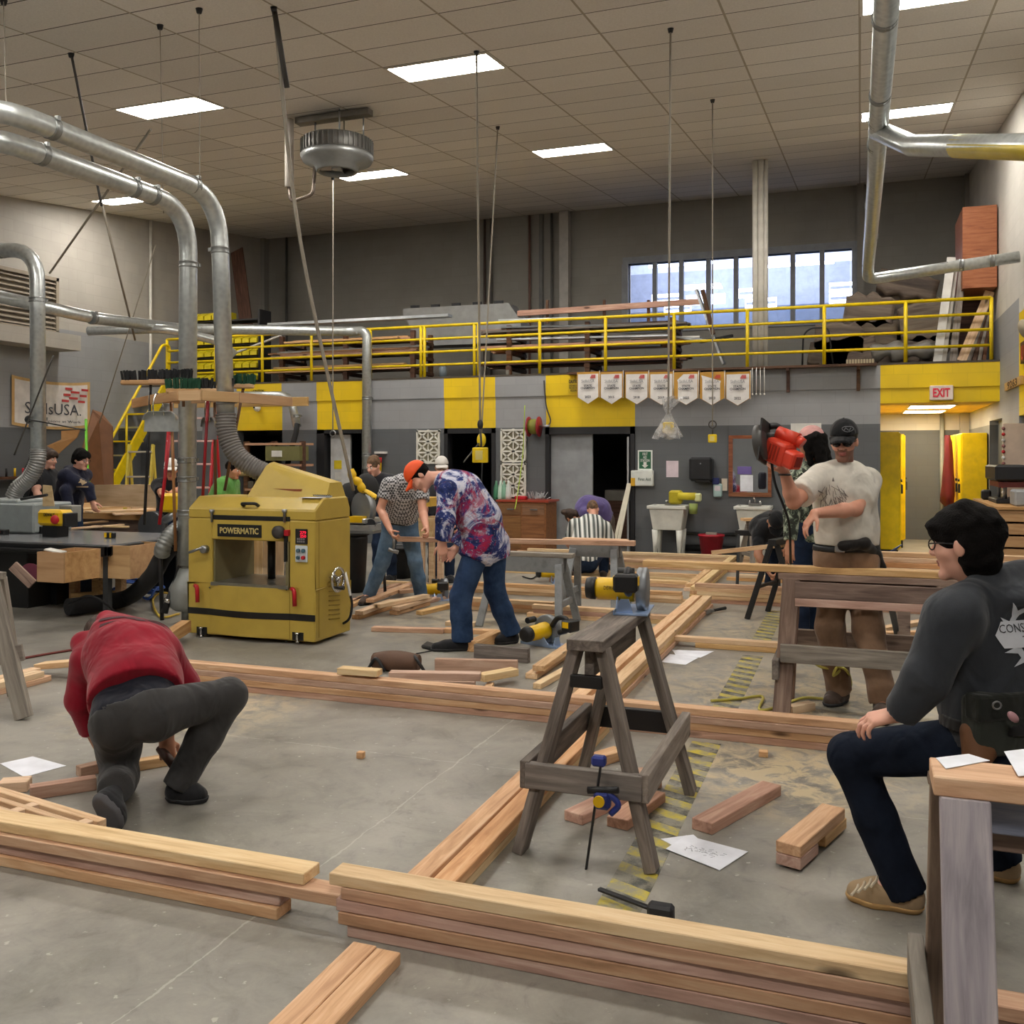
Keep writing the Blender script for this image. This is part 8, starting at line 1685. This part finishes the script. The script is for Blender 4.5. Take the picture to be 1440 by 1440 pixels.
# ---------------------------------------------------------------- camouflage shirt
def camo():
    t = NT('camouflage'); v = t.coord(); n = t.noise(v, 17, 3, .6, .6); n2 = t.noise(t.coord(loc=(5, 5, 5)), 13, 3, .6, .6)
    c = t.ramp(n, [(.44, '2e332c'), (.45, '6d7866'), (.55, '6d7866'), (.56, 'a9b09c')], 'CONSTANT'); c = t.mix(t.math('GREATER_THAN', n2, .58), c, lin('23261f')); t.P(Base_Color=c, Roughness=.85); return t.mat
b_ = G(1136, 908); J = pose(b_, RXZ(-.7, .6, 0), 1.83); d = 7.9
J['head'] = P(1140, 622, d); J['neck'] = P(1141, 654, d+.02); J['f'] = RXZ(-.75, .6, -.1)
SET(J, d, shL=(1122, 672, 7.7), shR=(1165, 668, 8.1), elL=(1113, 722, 7.65), wrL=(1111, 765, 7.6), elR=(1180, 720, 8.0), wrR=(1165, 760, 8.0))
p = Person('person with long dark hair, pink cap and camouflage shirt behind the raised saw', J, .009, 1.02, .95, SK2); p.body(.3, .4)
p.shirt(camo(), 'shirt', 1.9, .026, .04, .1, .006, 0, .02, freq=14); p.pants(denim('141c2c', '24324a'), infl=.016, waist=.06)
def lng(S):
    for q in (-.07, -.03, .02, .06): S.cone(p.H(q, -.07, .02), p.H(q*1.5, -.11, -.22), .05, .03, .04)
    S.cone(p.H(-.08, .0, 0), p.H(-.11, -.02, -.19), .04, .025, .03)
p.hair(HAIRK, nape=-.07, extra=lng, amp=.008); p.cap(fabric('dda7a2', 'pink_twill'))
for s_ in 'LR': p.shoe(s_, KSHOE, SOLE)
# ---------------------------------------------------------------- bending person in black
J = SET({}, 10.4, pelvis=(1098, 742, 10.5), belly=(1090, 738, 10.35), chest=(1080, 742, 10.2), neck=(1088, 742, 9.98), head=(1090, 734, 9.8), shL=(1068, 752, 10.1), shR=(1104, 750, 10.1), elL=(1066, 780, 10.0), wrL=(1078, 800, 9.9), elR=(1104, 785, 10.0), wrR=(1096, 805, 9.9),
        hipL=(1090, 752, 10.55), hipR=(1108, 752, 10.55), knL=(1086, 800, 10.5), knR=(1110, 800, 10.5), anL=(1084, 838, 10.6), anR=(1112, 838, 10.6), toeL=(1080, 846, 10.4), toeR=(1110, 846, 10.4))
J['f'] = RXZ(0, -.3, -.95); J['up'] = RXZ(0, -.85, .3); J['face'] = RXZ(0, -1, 0)
for k in ('toeL', 'toeR'): J[k].z = 0
p = Person('person in a black shirt and dark cap stooping over the folding stand', J, .011, 1.0, .92, SK2); p.body(.6, .6); p.shirt(fabric('191a1e', 'black_jersey'), 'shirt', .7, .026, 0, .0, .005, 0, .02); p.pants(denim('141a26', '202a3c'), waist=.05); p.hair(HAIRK); p.cap(fabric('17181b', 'black_cap'))
for s_ in 'LR': p.shoe(s_, KSHOE, SOLE)
# ---------------------------------------------------------------- crouching striped shirt
def stripes():
    t = NT('wide_stripes'); v = t.coord(rot=(0, 0, -YAW)); sp = t.n('ShaderNodeSeparateXYZ', Vector=v); s_ = t.math('FRACT', t.math('MULTIPLY', sp.outputs[0], 8.5))
    c = t.ramp(s_, [(0, 'e0e0dc'), (.22, '8f9490'), (.34, '3b413e'), (.46, '9a9e9a'), (.58, 'd8d8d4'), (.72, '555b58'), (.82, '2f3532'), (.92, 'a0a4a0')], 'CONSTANT'); t.P(Base_Color=c, Roughness=.85); return t.mat
J = SET({}, 12.3, pelvis=(818, 790, 12.15), belly=(822, 768, 12.25), chest=(830, 744, 12.4), neck=(834, 728, 12.5), head=(834, 717, 12.62), shL=(808, 738, 12.45), shR=(852, 742, 12.45), elL=(800, 765, 12.6), wrL=(815, 785, 12.8), elR=(858, 772, 12.45), wrR=(865, 797, 12.5),
        hipL=(812, 796, 12.15), hipR=(828, 794, 12.15), knL=(806, 782, 12.6), knR=(848, 772, 12.6), anL=(808, 806, 12.1), anR=(849, 806, 12.5), toeL=(812, 816, 12.25), toeR=(856, 812, 12.8))
J['f'] = RXZ(.2, .7, -.65); J['up'] = RXZ(0, .6, .7); J['face'] = RXZ(.1, 1, 0)
for k in ('toeL', 'toeR'): J[k].z = 0
J['knL'].z = max(J['knL'].z, .12)
p = Person('person in a black and white striped shirt crouching, back to us', J, .011, 1.0, .92, SK1); p.body(.7, .7); p.shirt(stripes(), 'shirt', .62, .026, 0, .03, .005, 0, .02, sl_r=.062); p.pants(denim('161d2c', '26344c'), waist=.03); p.hair(HAIRL)
for s_ in 'LR': p.shoe(s_, BOOT, SOLE)
# ---------------------------------------------------------------- purple shirt bending
J = SET({}, 13.1, pelvis=(850, 730, 13.2), belly=(842, 716, 13.15), chest=(828, 712, 13.05), neck=(814, 718, 13.0), head=(806, 728, 12.95), shL=(824, 722, 12.85), shR=(822, 716, 13.25), elL=(850, 745, 12.9), wrL=(858, 770, 12.9), elR=(815, 745, 13.3), wrR=(820, 770, 13.3),
        hipL=(848, 738, 13.1), hipR=(854, 736, 13.3), knL=(850, 765, 13.1), knR=(858, 765, 13.3), anL=(852, 790, 13.1), anR=(862, 790, 13.3), toeL=(844, 796, 13.05), toeR=(854, 796, 13.25))
SET(J, 13, elL=(856, 748, 12.75), wrL=(860, 776, 12.7)); J['f'] = RXZ(-.4, -.1, -.9); J['up'] = RXZ(-.9, 0, -.2); J['face'] = RXZ(-1, 0, 0)
for k in ('toeL', 'toeR'): J[k].z = 0
p = Person('person in a purple shirt bending low behind the striped shirt', J, .011, 1.0, .9, SK2); p.body(.6, .6); p.shirt(fabric('5f5488', 'purple_jersey'), 'shirt', .6, .026, 0, .0, .005, 0, .02); p.pants(fabric('5a4c40', 'brown_twill'), waist=.05)
def lg2(S):
    for q in (-.05, .0, .05): S.cone(p.H(q, -.06, .0), p.H(q, -.02, .17), .05, .03, .04)
p.hair(HAIRB, extra=lg2, amp=.008)
for s_ in 'LR': p.shoe(s_, KSHOE, SOLE)
# ---------------------------------------------------------------- people around the far benches
def bystander(label, px, py_head, d, f, H, shirt_m, pants_m, hair_m, lean=.2, sleeve=.6, sk=SK1, capm=None, gl=False, hood=False, arms=None, hb=0):
    h = P(px, py_head, d); b = Vector((h.x, h.y, 0))-Vector((f.x, f.y, 0)).normalized()*(.55*math.sin(lean)); J = pose(b, f, H, lean); dz = h-J['head']; 
    for k in ('head', 'neck', 'chest', 'belly', 'shL', 'shR', 'elL', 'elR', 'wrL', 'wrR'): J[k] = J[k]+dz*(.55 if k == 'belly' else (.8 if k == 'chest' else 1))
    if arms: SET(J, d, **arms)
    p = Person(label, J, .011, 1.0, .95, sk); p.body(.5, .5); ex = None
    if hood:
        def ex(S): S.cone(J['neck']-p.f*.05-RX*.06, J['neck']-p.f*.05+RX*.06, .06, .06, .04)
    sh = p.shirt(shirt_m, 'hoodie' if hood else 'shirt', sleeve, .026, .02, .06, .005, 0, .02, freq=14, extra=ex); p.pants(pants_m); p.hair(hair_m, amp=.008, style='mop' if hb else 'short')
    if capm: p.cap(capm)
    if gl: p.glasses(BLACK)
    p.eyes()
    for s_ in 'LR': p.shoe(s_, KSHOE, SOLE)
    return p, sh
DJ = denim('1a2436', '2c3a52'); R1_ = RXZ(.9, -.3, -.2)
bystander('person in a dark grey T-shirt standing at the far left, beside the duct', 68, 645, 11.7, RXZ(.95, -.15, -.3), 1.78, fabric('2c2d31', 'grey_jersey'), DJ, HAIRB, .2, .62, SK3, hb=1, arms=dict(elL=(50, 688, 11.5), wrL=(60, 712, 11.3), elR=(48, 688, 11.9), wrR=(66, 708, 11.9)))
p, sh = bystander('person in a navy hoodie and glasses leaning on the far workbench', 114, 646, 11.7, RXZ(.95, -.3, -.1), 1.74, fabric('191c30', 'navy_fleece'), DJ, HAIRK, .3, 1.92, SK3, gl=True, hood=True, hb=1, arms=dict(elL=(92, 690, 11.5), wrL=(98, 716, 11.5), elR=(124, 686, 11.6), wrR=(130, 706, 11.6)))
decal_mesh(p.o, 'chest_print', [[(.05*math.cos(t)*(1 if k % 2 else .55), .06*math.sin(t)*(1 if k % 2 else .55)) for k, t in enumerate([2*PI*i/12 for i in range(12)])], [(-.07, -.085), (.07, -.085), (.07, -.07), (-.07, -.07)]], mat('a08a6a', .8), P(109, 676, 11.4), RX, Z3, -FW, sh, .004, .02)
p, sh = bystander('person in a black shirt and white cap behind the broom handles', 241, 660, 11.7, RXZ(.2, -.9, -.35), 1.72, fabric('1a1a1d', 'black_jersey'), DJ, HAIRB, .25, .7, SK2, capm=mat('d8d4ce', .6), arms=dict(elL=(250, 690, 11.5), wrL=(236, 696, 11.3), elR=(228, 695, 11.5), wrR=(240, 712, 11.3)))
bystander('bearded person in a green shirt behind the planer hose', 328, 660, 12.6, RXZ(.95, -.2, -.25), 1.72, fabric('5f9a4a', 'green_jersey'), DJ, HAIRK, .3, .62, SK2)
bystander('brown-haired person bending behind the mitre saw', 525, 655, 11.9, RXZ(-.4, -.7, -.4), 1.7, fabric('2a2a30', 'dark_jersey'), DJ, HAIRL, .45, .62, SK3)
bystander('person in glasses and a white cap, mostly hidden behind the tie-dye shirt', 621, 657, 11.9, RXZ(.1, -.95, -.25), 1.68, fabric('3a3c42', 'grey_jersey'), DJ, HAIRB, .25, .62, SK3, capm=mat('cfcac4', .6), gl=True)
